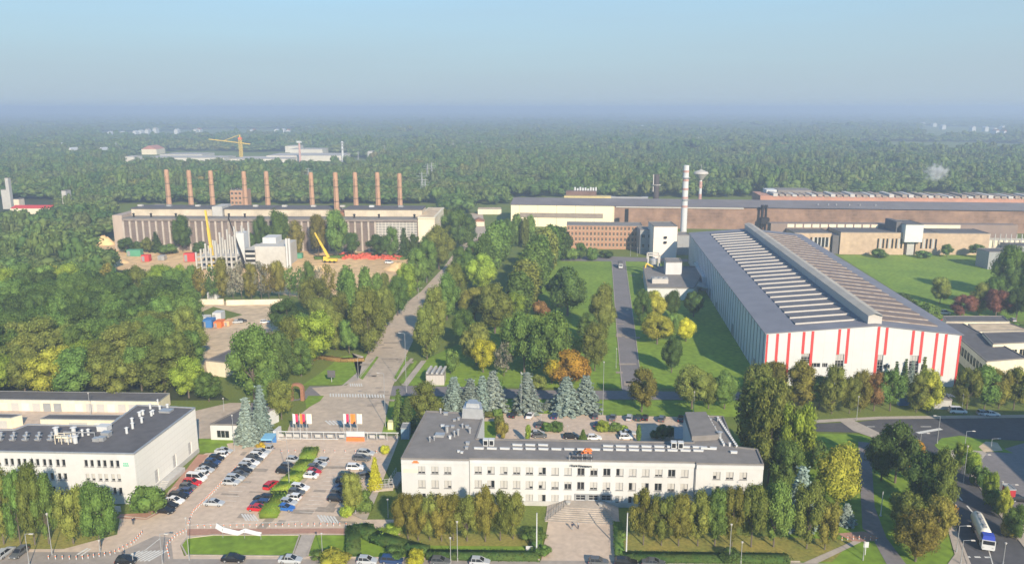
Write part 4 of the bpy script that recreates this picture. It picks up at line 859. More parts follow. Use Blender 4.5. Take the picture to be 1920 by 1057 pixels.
    for k in range(5): c = (A[0]+nn[0]*1.2-u[0]*(k+.5)*.5, A[1]+nn[1]*1.2-u[1]*(k+.5)*.5); st_.obox(c, u, .25, .98, 0, 1.0-k*.2)
    st_.build("side_stair", M_conc, R)
    # low sheds behind
    def shed(label, q, hh, m, doors=0, roofm=M_roofd):
        T = root("storage_shed", label, "shed"); walls(T, q, 0, hh, m); roofslab(T, q, hh+.02, roofm, .1, .2)
        u, L = unit(q[0], q[1])
        for i in range(doors):
            s = L*(i+.5)/doors; d = MB(); w = L/doors*.36; d.box(-w, -.06, .05, w, -.02, hh*.72); d.build("door", random.choice([M_wallw, M_blind, M_blind, M_grey, M_wallw2]), T, loc=(q[0][0]+u[0]*s, q[0][1]+u[1]*s, 0), rz=atan2(u[1], u[0]))
    H = 3.6
    A, B = P(-60, 769, 0), P(255, 775, 0); A2, B2 = P(-60, 752, H), P(332, 757, H); B1 = P(300, 774, 0)
    u, L = unit(A, B1); v = (-u[1], u[0]); shed("long row of cream garages with grey doors behind the left white building", [A, B1, (B1[0]+v[0]*7, B1[1]+v[1]*7), (A[0]+v[0]*7, A[1]+v[1]*7)], H, M_wallw2, 18)
    H = 3.2; q = [P(75, 785, H), P(216, 787, H), P(228, 778, H), P(93, 777, H)]; shed("low cream shed in the yard behind the left white building", q, H, M_wallw2, 3)
    q = [P(-40, 782, H), P(20, 783, H), P(41, 777, H), P(-20, 775, H)]; shed("small cream shed at the left edge of the yard", q, H, M_wallw2, 1)
    return R
leftb()

# ---------------------------------------------------------------- the large striped hall
M_hallroof = stripes("hall_roof_sheet", (.235, .232, .262), (.19, .19, .215), 1.1, 1, .12, rough=.6, metal=.1, noise=.14)
M_hallside = stripes("hall_side_cladding", (.66, .70, .74), (.48, .51, .55), 5.6, 1, .04, rough=.6, noise=.06, horiz=(1, 1.4, .12), c3=(.60, .64, .68))
def hall():
    h = ZT(1435, 722, 625.5); R = root("factory_hall", "huge white factory hall with red vertical stripes on its gable and ribbed grey roof", "building")
    NL, NR = P(1437, 625.5, h), P(1803, 628, h); FL, FR = P(1293, 437, h), P(1500, 439, h); u, L = unit(NL, NR); nn = (u[1], -u[0])
    FL = (NL[0]+(FL[0]-NL[0]), FL[1]); FR = (FR[0], FL[1]+.5)
    m0 = lerp(NL, NR, .568); h2 = ZA(*m0, 610.5); m1 = lerp(FL, FR, .53)
    mb = MB(); q = lambda p, z: (p[0], p[1], z)
    sx_ = lambda x: (x-1437)/366*L
    wz = lambda y: ZA(*lerp(NL, NR, .5), y)
    zt = lambda s: h+(h2-h)*(s/(.568*L) if s < .568*L else (L-s)/(.432*L))
    # gable with a tall gateway and recessed windows
    wins = [(sx_(1506), sx_(1524), wz(682), wz(663)), (sx_(1571), sx_(1587), wz(705), wz(664)), (sx_(1647), sx_(1661), wz(697), wz(665)), (sx_(1711), sx_(1729), wz(700), wz(666)), (sx_(1525), sx_(1543), wz(689), wz(681)), (sx_(1547), sx_(1557), wz(689), wz(681)),
            (sx_(1663), sx_(1675), wz(691), wz(683)), (sx_(1734), sx_(1746), wz(692), wz(684))]
    gate = (sx_(1757), sx_(1773), 0, wz(706)); facade(mb, NL, NR, 0, h-.01, wins+[gate], depth=.4)
    mb.poly([q(NL, h-.01), q(NR, h-.01), q(m0, h2)])
    mb.build("gable_wall", stripes("gable_cladding", (.58, .595, .60), (.48, .49, .49), 3.1, 0, .03, rough=.6, noise=.05, horiz=(2, 2.4, .025), c3=(.53, .53, .515)), R)
    mb = MB(); mb.poly([q(FR, 0), q(FL, 0), q(FL, h), q(m1, h2), q(FR, h)]); mb.build("rear_gable_wall", M_white, R)
    g_ = MB(); g_.poly([(NL[0]+u[0]*s_-nn[0]*.9, NL[1]+u[1]*s_-nn[1]*.9, z) for s_, z in ((gate[0]-.5, 0), (gate[1]+.5, 0), (gate[1]+.5, gate[3]+.5), (gate[0]-.5, gate[3]+.5))]); g_.build("gate", M_glass, R)
    for w_ in wins: window(R, NL, NR, *w_, style=5 if w_[3]-w_[2] > 3 else 0, depth=.4, mull=2, sill=False, rails=4 if w_[3]-w_[2] > 3 else 0)
    sd_ = MB(); facade(sd_, FL, NL, 0, h, []); facade(sd_, NR, FR, 0, h, []); sd_.build("side_wall", M_hallside, R)
    # side windows as tall ribbons, downpipes
    uu, LL = unit(FL, NL); n2 = (uu[1], -uu[0])
    rp = MB()
    for i in range(40): c = (FL[0]+uu[0]*LL*(i+.5)/40+n2[0]*.15, FL[1]+uu[1]*LL*(i+.5)/40+n2[1]*.15); rp.bar((*c, 0), (*c, h-.3), .13)
    rp.build("downpipe", M_grey, R)
    for i, (t, w_, hh) in enumerate(((.30, 3, 4.5), (.42, 3.2, 4.6), (.52, 2, 3), (.72, 3.2, 4.6), (.93, 3, 4.2))):
        d = MB(); c = (FL[0]+uu[0]*LL*t+n2[0]*.1, FL[1]+uu[1]*LL*t+n2[1]*.1); d.obox(c, uu, w_/2, .06, .05, hh); d.build("door", M_grey, R)
    # red stripes
    for x, yb in ((1439, 735), (1458, 735), (1480, 740), (1507.5, 663), (1524, 690), (1574, 664), (1590.5, 681), (1647, 735), (1662.5, 665), (1712.5, 665), (1729.5, 680), (1757, 704.5), (1774, 704.5), (1801, 735)):
        s = sx_(x+.5); w_ = .42 if x not in (1439, 1801) else .3; zb = max(0.05, ZA(*lerp(NL, NR, s/L), yb)); zt_ = zt(s)-.25
        st = MB(); c = (NL[0]+u[0]*s+nn[0]*.04, NL[1]+u[1]*s+nn[1]*.04); st.obox(c, u, w_, .05, zb, zt_); st.build("red_stripe", M_redp, R)
    # roof: two slopes with overhang
    e = .35; up = (h2-h)
    r = MB()
    a0, a1 = (NL[0]-.6+nn[0]*e, NL[1]+nn[1]*e), (FL[0]-.6, FL[1]+e); c0, c1 = (m0[0]+nn[0]*e, m0[1]+nn[1]*e), (m1[0], m1[1]+e); d0, d1 = (NR[0]+.6+nn[0]*e, NR[1]+nn[1]*e), (FR[0]+.6, FR[1]+e)
    T = .25
    for A0, A1, B0, B1, za, zb in ((a0, a1, c0, c1, h, h2), (c0, c1, d0, d1, h2, h)):
        r.poly([q(A0, za+T), q(B0, zb+T), q(B1, zb+T), q(A1, za+T)]); r.poly([q(A0, za), q(A1, za), q(B1, zb), q(B0, zb)]); r.poly([q(A0, za), q(B0, zb), q(B0, zb+T), q(A0, za+T)]); r.poly([q(A1, za), q(A1, za+T), q(B1, zb+T), q(B1, zb)])
    r.poly([q(a0, h), q(a0, h+T), q(a1, h+T), q(a1, h)]); r.poly([q(d0, h), q(d1, h), q(d1, h+T), q(d0, h+T)])
    ro = r.build("roof", M_hallroof, R)
    # transverse roof lights: saw-tooth ridges on both slopes, each lit on its front
    def pt(t, k, lift=0):   # t 0 near..1 far ; k 0 left eave .. 1 ridge .. 2 right eave
        E = lerp(a0, a1, t); C_ = lerp(c0, c1, t); D = lerp(d0, d1, t)
        if k <= 1: p = lerp(E, C_, k); z = h+up*k
        else: p = lerp(C_, D, k-1); z = h2-up*(k-1)
        return (p[0], p[1], z+T+lift)
    N = 26
    for i in range(N):
        t = .035+.93*i/N; dt = .93/N*.86
        for k0, k1, mm in ((.32, .88, M_strip), (1.11, 1.80, M_hallrust)):
            s = MB(); hh = .50 if k0 < 1 else .38
            A, B, C_, D = pt(t, k0), pt(t, k1), pt(t, k1, hh), pt(t, k0, hh); E, G = pt(t+dt, k0, .05), pt(t+dt, k1, .05)
            s.mi = 1; s.poly([A, B, C_, D]); s.mi = 0; s.poly([D, C_, G, E]); s.poly([A, D, E]); s.poly([B, G, C_])
            o = s.build("roof_light", [mm, M_pale if k0 < 1 else M_pale2], ro)
        # stub blocks at the ends
    # ridge monitor
    mn = MB(); k = .955; 
    w0, w1 = .93, 1.07
    for t0, t1 in ((.012, .30), (.302, .60), (.602, .995)):
        A = pt(t0, w0); B = pt(t0, w1); C_ = pt(t1, w1); D = pt(t1, w0); zt0 = h2+T+3.3
        mn.poly([A, B, (B[0], B[1], zt0-.7), ((A[0]+B[0])/2, (A[1]+B[1])/2, zt0), (A[0], A[1], zt0-.7)])
        mn.poly([C_, D, (D[0], D[1], zt0-.7), ((C_[0]+D[0])/2, (C_[1]+D[1])/2, zt0), (C_[0], C_[1], zt0-.7)])
        mn.poly([D, A, (A[0], A[1], zt0-.7), (D[0], D[1], zt0-.7)]); mn.poly([B, C_, (C_[0], C_[1], zt0-.7), (B[0], B[1], zt0-.7)])
    mn.build("ridge_vent", M_pale, ro)
    mr = MB()
    for t0, t1 in ((.008, .30), (.3005, .60), (.6005, .999)):
        A = pt(t0, w0-.008); B = pt(t0, w1+.008); C_ = pt(t1, w1+.008); D = pt(t1, w0-.008); zt0 = h2+T+3.36
        mr.poly([(A[0], A[1], zt0-.72), ((A[0]+B[0])/2, (A[1]+B[1])/2, zt0), ((D[0]+C_[0])/2, (D[1]+C_[1])/2, zt0), (D[0], D[1], zt0-.72)])
        mr.poly([((A[0]+B[0])/2, (A[1]+B[1])/2, zt0), (B[0], B[1], zt0-.72), (C_[0], C_[1], zt0-.72), ((D[0]+C_[0])/2, (D[1]+C_[1])/2, zt0)])
    mr.build("ridge_cap", M_ridge, ro)
    return h
M_strip = mat('roof_light_back', (.17, .165, .18), .8, .15, .3)
M_pale = mat("pale_sheet", (.50, .475, .44), .6, .06, .5); M_pale2 = mat("stained_sheet", (.42, .36, .30), .8, .2, .5, col2=(.20, .15, .12))
M_hallrust = mat("rusty_roof_sheet", (.25, .20, .175), .85, scale=.25, col2=(.17, .12, .10)); M_ridge = mat("ridge_sheet", (.46, .42, .36), .7, .15, .1)
HH = hall()
# ================================================================ old factory with ten brick chimneys
def old_factory():
    R = root("old_factory", "derelict brown brick factory with glazed bays and a pale clerestory behind the construction site", "factory")
    A, B = P(217, 469), P(816, 472); h = ZA(*A, 406); u, L = unit(A, B); v = (-u[1], u[0]); D = 60
    at = lambda s, d: (A[0]+u[0]*s+v[0]*d, A[1]+u[1]*s+v[1]*d); sx = lambda x: (x-217)/599*L
    M_bay = stripes("glazed_bays", (.27, .21, .18), (.17, .14, .13), 1.6, 2, .35, rough=.5, noise=.3, horiz=(0, 1.3, .3))
    M_bayp = stripes("pale_glazed_bays", (.30, .29, .28), (.56, .53, .47), 1.6, 2, .25, rough=.5, noise=.2, horiz=(0, 2.2, .16))
    w = MB(); w.prism([at(0, 0), at(sx(235), 0), at(sx(235), D), at(0, D)], 0, h+.8); w.build("end_wall", mat("pale_brick", (.46, .38, .32), .9, .15, .2, streak=True), R)
    w = MB(); w.prism([at(sx(235)+.1, .6), at(sx(785), .6), at(sx(785), D), at(sx(235)+.1, D)], 0, h-1.6); w.build("wall", M_bay, R)
    w = MB(); w.prism([at(sx(708), .4), at(sx(783), .4), at(sx(783), .55), at(sx(708), .55)], 0, h-2.0); w.build("window_band", M_bayp, R)
    w = MB(); w.prism([at(sx(785)+.05, .2), at(L, .2), at(L, D-10), at(sx(785)+.05, D-10)], 0, h-.5); w.build("end_wall", M_wallw2, R)
    n = 38
    for i in range(n+1):
        s = sx(236)+(sx(706)-sx(236))*i/n; w = MB(); w.prism([at(s-.55, -.15), at(s+.55, -.15), at(s+.55, .58), at(s-.55, .58)], 0, h-1.8); w.build("pillar", mat("pale_concrete", (.50, .44, .38), .9, .15, .3), R)
    w = MB(); w.prism([at(sx(235)+.12, -.6), at(sx(784), -.6), at(sx(784), 11.5), at(sx(235)+.12, 11.5)], h-1.58, h-.9); w.build("ledge", M_roof, R)
    w = MB(); w.prism([at(sx(235)+.12, -.5), at(sx(784), -.5), at(sx(784), .2), at(sx(235)+.12, .2)], h-2.6, h-1.6); w.build("cornice", mat("brown_cornice", (.30, .25, .22), .9, .2, .2), R)
    w = MB(); w.prism([at(sx(785), -.3), at(L+.4, -.3), at(L+.4, D-9), at(sx(785), D-9)], h-.49, h+.3); w.build("roof_rim", M_wallw2, R)
    w = MB(); w.prism([at(sx(787), .9), at(L-1, .9), at(L-1, D-10.5), at(sx(787), D-10.5)], h+.1, h+.34); w.build("roof", M_dirt, R)
    P0 = at(0, 12); hc = ZA(*at(L*.5, 12), 392.5)
    M_cl = stripes("clerestory", (.62, .54, .42), (.50, .43, .33), 1.5, 0, .12, rough=.8, noise=.2)
    for a, b in ((236, 390), (414, 505), (506, 626), (642, 788)):
        w = MB(); w.prism([at(sx(a), 12), at(sx(b), 12), at(sx(b), 30), at(sx(a), 30)], h-1.5, hc); w.build("clerestory", M_cl, R)
        w = MB(); w.prism([at(sx(a)-.4, 11.4), at(sx(b)+.4, 11.4), at(sx(b)+.4, 30.5), at(sx(a)-.4, 30.5)], hc+.003, hc+.5); w.build("roof", M_roofd, R)
    w = MB(); w.prism([at(sx(393), 10), at(sx(412), 10), at(sx(412), 26), at(sx(393), 26)], h-.8, hc+1.8); w.build("roof_tower", M_conc, R)
    w = MB(); w.prism([at(sx(628), 12.5), at(sx(640), 12.5), at(sx(640), 28), at(sx(628), 28)], h-1.5, hc-2); w.build("roof_tower", M_brick, R)
    random.seed(5)
    for x in (250, 283, 330, 430, 460, 665, 711, 777): 
        p = at(sx(x), 5); w = MB(); w.cyl(*p, h-.9, h+1.0, .6, n=8); w.cyl(*p, h+1.0, h+1.6, 1.0, .5, n=8); w.build("roof_vent", M_black, R)
    for i in range(10):
        p = at(sx(240+i*56), 22); w = MB(); w.prism([(p[0]-1.5, p[1]-1), (p[0]+1.5, p[1]-1), (p[0]+1.5, p[1]+1), (p[0]-1.5, p[1]+1)], hc+.5, hc+1.6); w.build("roof_vent", random.choice([M_white, M_grey, M_conc]), R)
    xs = [(327, 318), (368, 319), (408, 320), (469, 321), (510, 321), (592, 323), (632.5, 323), (673, 323), (714, 323), (754.5, 325)]
    for i, (x, yt) in enumerate(xs):
        d = 40 if i != 6 else 8.5; X, Y = at(sx(x+(1 if x < 500 else 0)), d); px, _ = proj(X, Y, h); X += (x-px)*MPP(px, 400); z = ZA(X, Y, yt); c = MB(); c.cyl(X, Y, 0, z-5, 2.15, 1.45, n=16); c.cyl(X, Y, z-5, z-4.6, 1.8, 1.8, n=16); c.cyl(X, Y, z-4.6, z-.5, 1.5, 1.5, n=16); c.cyl(X, Y, z-.5, z, 1.25, 1.2, n=16)
        e = root("brick_chimney", f"tall brick chimney behind the derelict factory, {ordn(i, 10)} of ten from the left", "chimney", "row of ten brick chimneys")
        c.build("shaft", mat("chimney_brick", (.46, .285, .185), .9, scale=.25, col2=(.36, .225, .155), fine=(2, .15)), e)
        for zz in (z*.62, z-9.5):
            c = MB(); rr = 2.15-(zz/(z-5))*.7+.10; c.cyl(X, Y, zz, zz+.5, rr, rr, n=16); c.build("band", M_bark, e)
        c = MB(); c.bar((X+.1, Y-2.5, 2), (X+.1, Y-1.8, z-4), .08); c.build("ladder", M_black, e)
old_factory()
# far houses near the factory
def simple_block(name, label, cat, q, z, m, roofm=M_roofd, win=None, winm=M_glass, group=None, gable=None):
    T = root(name, label, cat, group); a = sum(q[i][0]*q[(i+1) % len(q)][1]-q[(i+1) % len(q)][0]*q[i][1] for i in range(len(q)))
    if a < 0: q = q[::-1]
    walls(T, q, 0, z, m)
    if gable:
        u, L = unit(q[0], q[1]); long_ = L > unit(q[1], q[2])[1]
        r = MB(); A, B, C_, D = q
        if not long_: A, B, C_, D = B, C_, D, A
        m1, m2 = lerp(A, D, .5), lerp(B, C_, .5); Z = z+gable; r.poly([(*A, z+.02), (*B, z+.02), (*m2, Z), (*m1, Z)]); r.poly([(*C_, z+.02), (*D, z+.02), (*m1, Z), (*m2, Z)]); r.poly([(*B, z+.02), (*C_, z+.02), (*m2, Z)]); r.poly([(*D, z+.02), (*A, z+.02), (*m1, Z)])
        r.build("roof", roofm, T)
    else: roofslab(T, q, z+.02, roofm, .3, .3)
    if win:
        for (side, n, rows, ww, wh, z0, dz) in win:
            A, B = q[side], q[(side+1) % 4]; u, L = unit(A, B)
            key = ("sw", ww, wh)
            if key not in MESHC:
                w = MB(); w.box(-ww/2, -.05, 0, ww/2, .03, wh); f = MB(); f.box(-ww/2-.12, -.1, -.18, ww/2+.12, -.02, -.02); f.box(-.05, -.08, 0, .05, -.052, wh); MESHC[key] = (w.mesh("window", winm), f.mesh("sill", M_wallw2))
            for r in range(rows):
                for i in range(n):
                    s = L*(i+.5)/n; wo_ = link("window", MESHC[key][0], T); wo_.location = (A[0]+u[0]*s, A[1]+u[1]*s, z0+dz*r); wo_.rotation_euler[2] = atan2(u[1], u[0]); link("sill", MESHC[key][1], wo_)
    return T
def front_quad(x0, x1, yb, yt, depth, yb2=None):
    A, B = P(x0, yb), P(x1, yb2 or yb); z = ZA(*A, yt); u, L = unit(A, B); v = (-u[1], u[0]); return [A, B, (B[0]+v[0]*depth, B[1]+v[1]*depth), (A[0]+v[0]*depth, A[1]+v[1]*depth)], z
q, z = front_quad(434, 463, 400, 357, 14); simple_block("brick_house", "pink four-storey block standing behind the brick chimneys", "building", q, z, M_brickb, win=[(0, 4, 4, 1.6, 2.0, 8, 4)])
q, z = front_quad(20, 113, 402, 391, 16); simple_block("long_shed", "long low building with a red roof at the left edge before the woods", "building", q, z, M_wallw2, M_redp, gable=2)
q, z = front_quad(120, 128, 402, 358, 8); simple_block("white_tower", "narrow white tower rising out of the trees left of the old factory", "tower", q, z, M_conc)
q, z = front_quad(16, 22, 392, 334, 4); simple_block("silo", "slim white industrial tower at the far left above the red roof", "tower", q, z, M_conc)
q, z = front_quad(6, 16, 392, 356, 8); simple_block("silo", "low white plant building beside the slim industrial tower at the far left", "building", q, z, M_conc)
q, z = front_quad(28, 38, 398, 374, 8); simple_block("silo", "pale concrete block right of the slim industrial tower at the far left", "building", q, z, M_wallw2)
q, z = front_quad(826, 843, 440, 427, 10); simple_block("kiosk", "small white flat-roofed building right of the old factory", "building", q, z, M_white)
q, z = front_quad(876, 912, 473, 458, 14); simple_block("house", "brown-roofed house beside the far end of the avenue", "house", q, z*.55, M_brick, mat("brown_roof", (.42, .30, .24), .9, .1, .3), gable=3.5)
q, z = front_quad(896, 940, 402, 392, 10); simple_block("long_shed", "low pale shed left of the long cream hall", "building", q, z, M_wallw2, M_dirt)
q, z = front_quad(885, 908, 424, 414, 12); simple_block("house", "small orange-roofed house on the far avenue", "house", q, z*.8, M_wallw2, M_brick, gable=2)
# distant white complex under the tower crane
M_wh2 = mat("distant_white", (.62, .59, .53), .8, .15, .03)
M_pgrey = mat("pale_roof", (.48, .45, .41), .8, .1, .02)
for i, (x0, x1, yb, yt, d, m, rm) in enumerate([(268, 420, 303, 296, 60, M_wh2, M_pgrey), (300, 380, 296, 290, 60, M_wh2, M_pgrey), (430, 540, 306, 298, 70, M_wh2, M_pgrey), (500, 640, 302, 292, 80, M_wh2, M_pgrey), (544, 605, 292, 280, 50, M_wh2, M_pgrey), (535, 560, 286, 274, 40, M_wh2, M_wh2), (232, 252, 306, 294, 30, M_wh2, M_wh2), (228, 262, 310, 307, 30, M_wh2, M_wh2), (632, 658, 316, 304, 30, mat("ochre_wall", (.55, .45, .25), .9, .1, .1), M_pgrey), (690, 700, 300, 284, 20, M_conc, M_conc)]):
    q, z = front_quad(x0, x1, yb, yt, d); simple_block("factory_block", f"far low pale factory block, {ordn(i, 10)} in the distant complex by the tower crane", "building", q, z, m, rm, group="distant factory complex")
q, z = front_quad(266, 294, 290, 280, 40); simple_block("manor_house", "distant house with steep red roof left of the tower crane", "house", q, z, M_wallw2, mat('faded_tiles', (.45, .20, .15), .9, .1, .1), gable=7)
vil = [(205, 258), (216, 258), (228, 258), (252, 256), (262, 255), (275, 252), (290, 249), (330, 252), (365, 252), (372, 250), (470, 254), (475, 252), (518, 252), (530, 251), (540, 252), (1726, 239), (1732, 236), (1753, 237), (1770, 242), (1826, 245), (1850, 246), (1866, 249), (1882, 244), (1870, 253), (1885, 254), (1650, 230)]
vil += [(190, 297), (172, 307), (110, 286), (133, 297), (668, 252), (1205, 243), (1310, 272)]
for i, (x, y) in enumerate(vil):
    q, z = front_quad(x-3.4, x+3.4, y+1, y-1.4, 25); z = max(z, 15); simple_block("village_house", "tiny white house in the hazy distance", "house", q, max(z, 5), M_white, random.choice([M_white, M_pgrey, M_brick]), group="distant village houses", gable=5)
# ---------------------------------------------------------------- long cream and brown hall
def far_hall():
    R = root("rolling_mill", "very long hall, cream at its left end and rusty brown beyond, across the background", "factory")
    A = P(958, 424); h = ZA(*A, 384); B = P(1990, 396.5, h); u, L = unit(A, B); v = (-u[1], u[0]); at = lambda s, d: (A[0]+u[0]*s+v[0]*d, A[1]+u[1]*s+v[1]*d)
    sx = lambda x: (P(x, 384+12.5*(x-958)/1032, h)[0]-A[0])/u[0]
    s1 = sx(1152); M_b = stripes("brown_panels", (.34, .215, .150), (.25, .17, .13), 6, 0, .02, rough=.9, noise=.3, horiz=(2, 2.6, .1))
    w = MB(); w.prism([at(0, 0), at(s1, 0), at(s1, 50), at(0, 50)], 0, h); w.build("wall", stripes("cream_panels", (.84, .74, .52), (.35, .31, .25), 14.2, 0, .02, rough=.8, noise=.05), R)
    w = MB(); w.prism([at(sx(975), -.15), at(sx(1131), -.15), at(sx(1131), 0), at(sx(975), 0)], h*.42, h*.64); w.build("window_band", mat("dusty_glazing", (.30, .25, .21), .6, .15, .3), R)
    w = MB(); w.prism([at(s1+.05, .5), at(L, .5), at(L, 50), at(s1+.05, 50)], 0, h-.6); w.build("wall", M_b, R)
    w = MB(); w.prism([at(sx(1172), .2), at(sx(1179), .2), at(sx(1179), .45), at(sx(1172), .45)], 2, h-2); w.build("tall_window", M_glass, R)
    for i, (a, b) in enumerate(((1155, 1395),)): w = MB(); w.prism([at(sx(a), -.2), at(sx(b), -.2), at(sx(b), .48), at(sx(a), .48)], h-1.1, h-.2); w.build("gutter", M_pale, R)
    M_rf = mat("mill_roof", (.20, .185, .19), .9, scale=.03, col2=(.155, .14, .145), fine=(.1, .1))
    z2 = ZA(*at(30, 26), 370.5); r = MB(); E = .6
    r.poly([(*at(-.5, -E), h+.1), (*at(L, -E), h+.1), (*at(L, 26), z2), (*at(-.5, 26), z2)]); r.poly([(*at(-.5, 26), z2), (*at(L, 26), z2), (*at(L, 51), h+.1), (*at(-.5, 51), h+.1)]); r.build("roof", M_rf, R)
    w = MB(); w.poly([(*at(0, 50), h), (*at(0, 0), h), (*at(0, 26), z2-.1)]); w.build("gable", M_wallw2, R)
    # sloping yellow-edged loft and roof plant
    w = MB(); w.prism([at(sx(1055), 27), at(sx(1147), 27), at(sx(1147), 38), at(sx(1055), 38)], z2-2, z2+1.0); w.build("loft", mat("ochre_sheet", (.62, .52, .24), .8, .15, .2), R)
    w = MB(); w.prism([at(sx(1058), 34), at(sx(1118), 34), at(sx(1118), 44), at(sx(1058), 44)], z2-1, z2+4.2); w.build("loft", mat("dark_rust", (.20, .13, .11), .9, .2, .2), R)
    for i in range(9): w = MB(); p = at(sx(1075+i*5.2), 42); w.cyl(*p, z2+4, z2+4+random.uniform(1.5, 3), .8, n=8); w.build("vent", M_white, R)
    for i in range(5): w = MB(); p = at(sx(1155+i*13), 30); w.prism([(p[0]-5, p[1]), (p[0]+5, p[1]), (p[0]+5, p[1]+4), (p[0]-5, p[1]+4)], z2-1, z2+.9); w.build("vent", M_grey, R)
    for x in (1428, 1435): 
        w = MB(); p = at(sx(x), -3); w.cyl(*p, 0, h+1, .9, n=8); w.cyl(*p, h+1, h+2.5, 1.5, 1.1, n=8); w.build("exhaust_stack", M_black, R)
    w = MB(); w.prism([at(sx(1426), -6), at(sx(1441), -6), at(sx(1441), -.5), at(sx(1426), -.5)], 5, 9.5); w.build("exhaust_box", M_black, R)
    for x in (1540, 1560, 1575, 1600, 1620, 1650): w = MB(); p = at(sx(x), 10); w.cyl(*p, h, h+2.5, .5, n=6); w.build("vent", M_grey, R)
    # second hall behind with a toothed brick top
    T = root("brick_mill", "long red-brown building with white-topped teeth behind the brown hall", "factory"); s0 = sx(1480)
    zz = ZA(*at(s0+200, 56), 370); w = MB(); w.prism([at(s0-10, 56), at(L+40, 56), at(L+40, 90), at(s0-10, 90)], 0, zz-1); w.build("wall", mat("red_wall", (.50, .27, .19), .9, .15, .1), T)
    for i in range(46):
        s = s0+(L-s0+40)*i/46; w = MB(); w.prism([at(s, 55.5), at(s+(L-s0+40)/46*.7, 55.5), at(s+(L-s0+40)/46*.7, 80), at(s, 80)], zz-1.4, zz+random.uniform(-.2, 1.2)); w.build("roof_tooth", M_pale2 if i % 3 else M_pale, T)
    w = MB(); w.prism([at(sx(1600), 52.5), at(L, 52.5), at(L, 55), at(sx(1600), 55)], 0, ZA(*at(L*.8, 53), 380.5)); w.build("roof_edge", M_pale, T)
    w = MB(); w.prism([at(sx(1476), 75), at(sx(1498), 75), at(sx(1498), 90), at(sx(1476), 90)], 0, z2+3); w.build("loft", M_white, T)
    w = MB(); w.prism([at(sx(1500), 75), at(sx(1572), 75), at(sx(1572), 95), at(sx(1500), 95)], z2+.2, z2+3); w.build("loft", M_roof, T)
    return at, sx, h, L
mill_at, mill_sx, MILLH, MILLL = far_hall()
# brick office block in front of the cream hall
q, z = front_quad(1062, 1203, 466, 422.5, 16, 468); simple_block("brick_offices", "four-storey tan brick block with rows of small windows before the cream hall", "building", q, z, M_brickb, M_roof, win=[(0, 20, 4, 1.0, 2.0, 1.8, 3.5)])
q, z = front_quad(1030, 1061, 470, 438, 12); simple_block("loading_bay", "small cream building with dark opening left of the brick block", "building", q, z*.7, M_wallw2, win=[(0, 1, 1, 4, 5, .5, 3)])
q, z = front_quad(1030, 1200, 448, 430, 12); 
# white tower block next to the hall
q, z = front_quad(1224, 1268, 484, 425, 20); T = simple_block("filter_tower", "tall windowless pink-white block beside the red and white chimney", "building", q, z, mat("pinkish_render", (.80, .70, .62), .8, .05, .1, streak=True), M_roof)
for zz in (9, 12): w = MB(); w.box(-.9, -.1, 0, .9, 0, 1.4); w.build("window", M_glass, T, loc=(q[0][0]+7, q[0][1]-.02, zz))
q, z = front_quad(1199, 1223, 476, 424, 14); simple_block("shaded_annex", "dark steel annex left of the windowless white block", "building", q, z*.86, M_grey, M_roof, win=[(0, 2, 2, 1.6, 2, 4, 6)])
q, z = front_quad(1269, 1292, 478, 432, 12); simple_block("conveyor_house", "dark narrow building between the white block and the striped hall", "building", q, z*.8, M_grey, M_roof)
# striped chimney, water tower, dark chimney
def chimneys():
    X, Y = P(1280, 462); z = ZA(X, Y, 310); e = root("striped_chimney", "tall slim white chimney with red bands on its upper half", "chimney"); n = 18
    c = MB(); c.cyl(X, Y, 0, z, 2.1, 1.85, n=16); c.build("shaft", M_white, e)
    for i in range(5): c = MB(); zz = z-3.2-i*5.6; c.cyl(X, Y, zz-1.3, zz, 2.0+.02*i, 1.98+.02*i, n=16); c.build("red_band", mat('faded_red_paint', (.55, .33, .29), .7, .2, .3), e)
    for zz in (z-8, z-22): c = MB(); c.cyl(X, Y, zz, zz+.3, 3.0, n=12); c.build("platform", M_grey, e)
    X, Y = P(1311, 396); z = ZA(X, Y, 318); m = MPP(1311, 396); e = root("water_tower", "mushroom-shaped water tower with a red-banded stem", "water tower")
    c = MB(); c.cyl(X, Y, 0, z-13*m, 3.4*m*.9, 2.6*m, n=16); c.build("stem", M_white, e)
    for a, b in ((.28, .42), (.56, .72)): c = MB(); c.cyl(X, Y, z*a, z*b, 3.3*m, 3.0*m, n=16); c.build("red_band", mat('faded_red_paint', (.55, .33, .29), .7, .2, .3), e)
    c = MB(); zb = ZA(X, Y, 338); zm = ZA(X, Y, 325.5); c.cyl(X, Y, zb, zm, 2.6*m, 13.5*m, n=24); c.cyl(X, Y, zm+.01, ZA(X, Y, 322.5), 14*m, 12.5*m, n=24); c.cyl(X, Y, ZA(X, Y, 322.5)+.01, z, 12.5*m, 1.0*m, n=24); c.build("tank", M_pale, e)
    c = MB(); c.bar((X, Y, z), (X, Y, z+4), .3); c.build("mast", M_grey, e)
    X, Y = P(1229, 394); z = ZA(X, Y, 329); m = MPP(1229, 394); e = root("dark_chimney", "short dark grey chimney with a pale platform ring behind the brown hall", "chimney"); c = MB(); c.cyl(X, Y, 0, z, 5.6*m, 5.0*m, n=16); c.cyl(X, Y, z, z+.8, 5.3*m, n=16); c.build("shaft", mat("sooty_steel", (.09, .075, .075), .8, .2, .1), e)
    c = MB(); c.cyl(X, Y, z-18*m, z-17*m, 8*m, n=16); c.build("platform", M_pale, e); c = MB(); c.bar((X-5.8*m, Y-1, z-30*m), (X-5.8*m, Y-1, z+1), .5); c.build("pipe", M_pale, e)
chimneys()
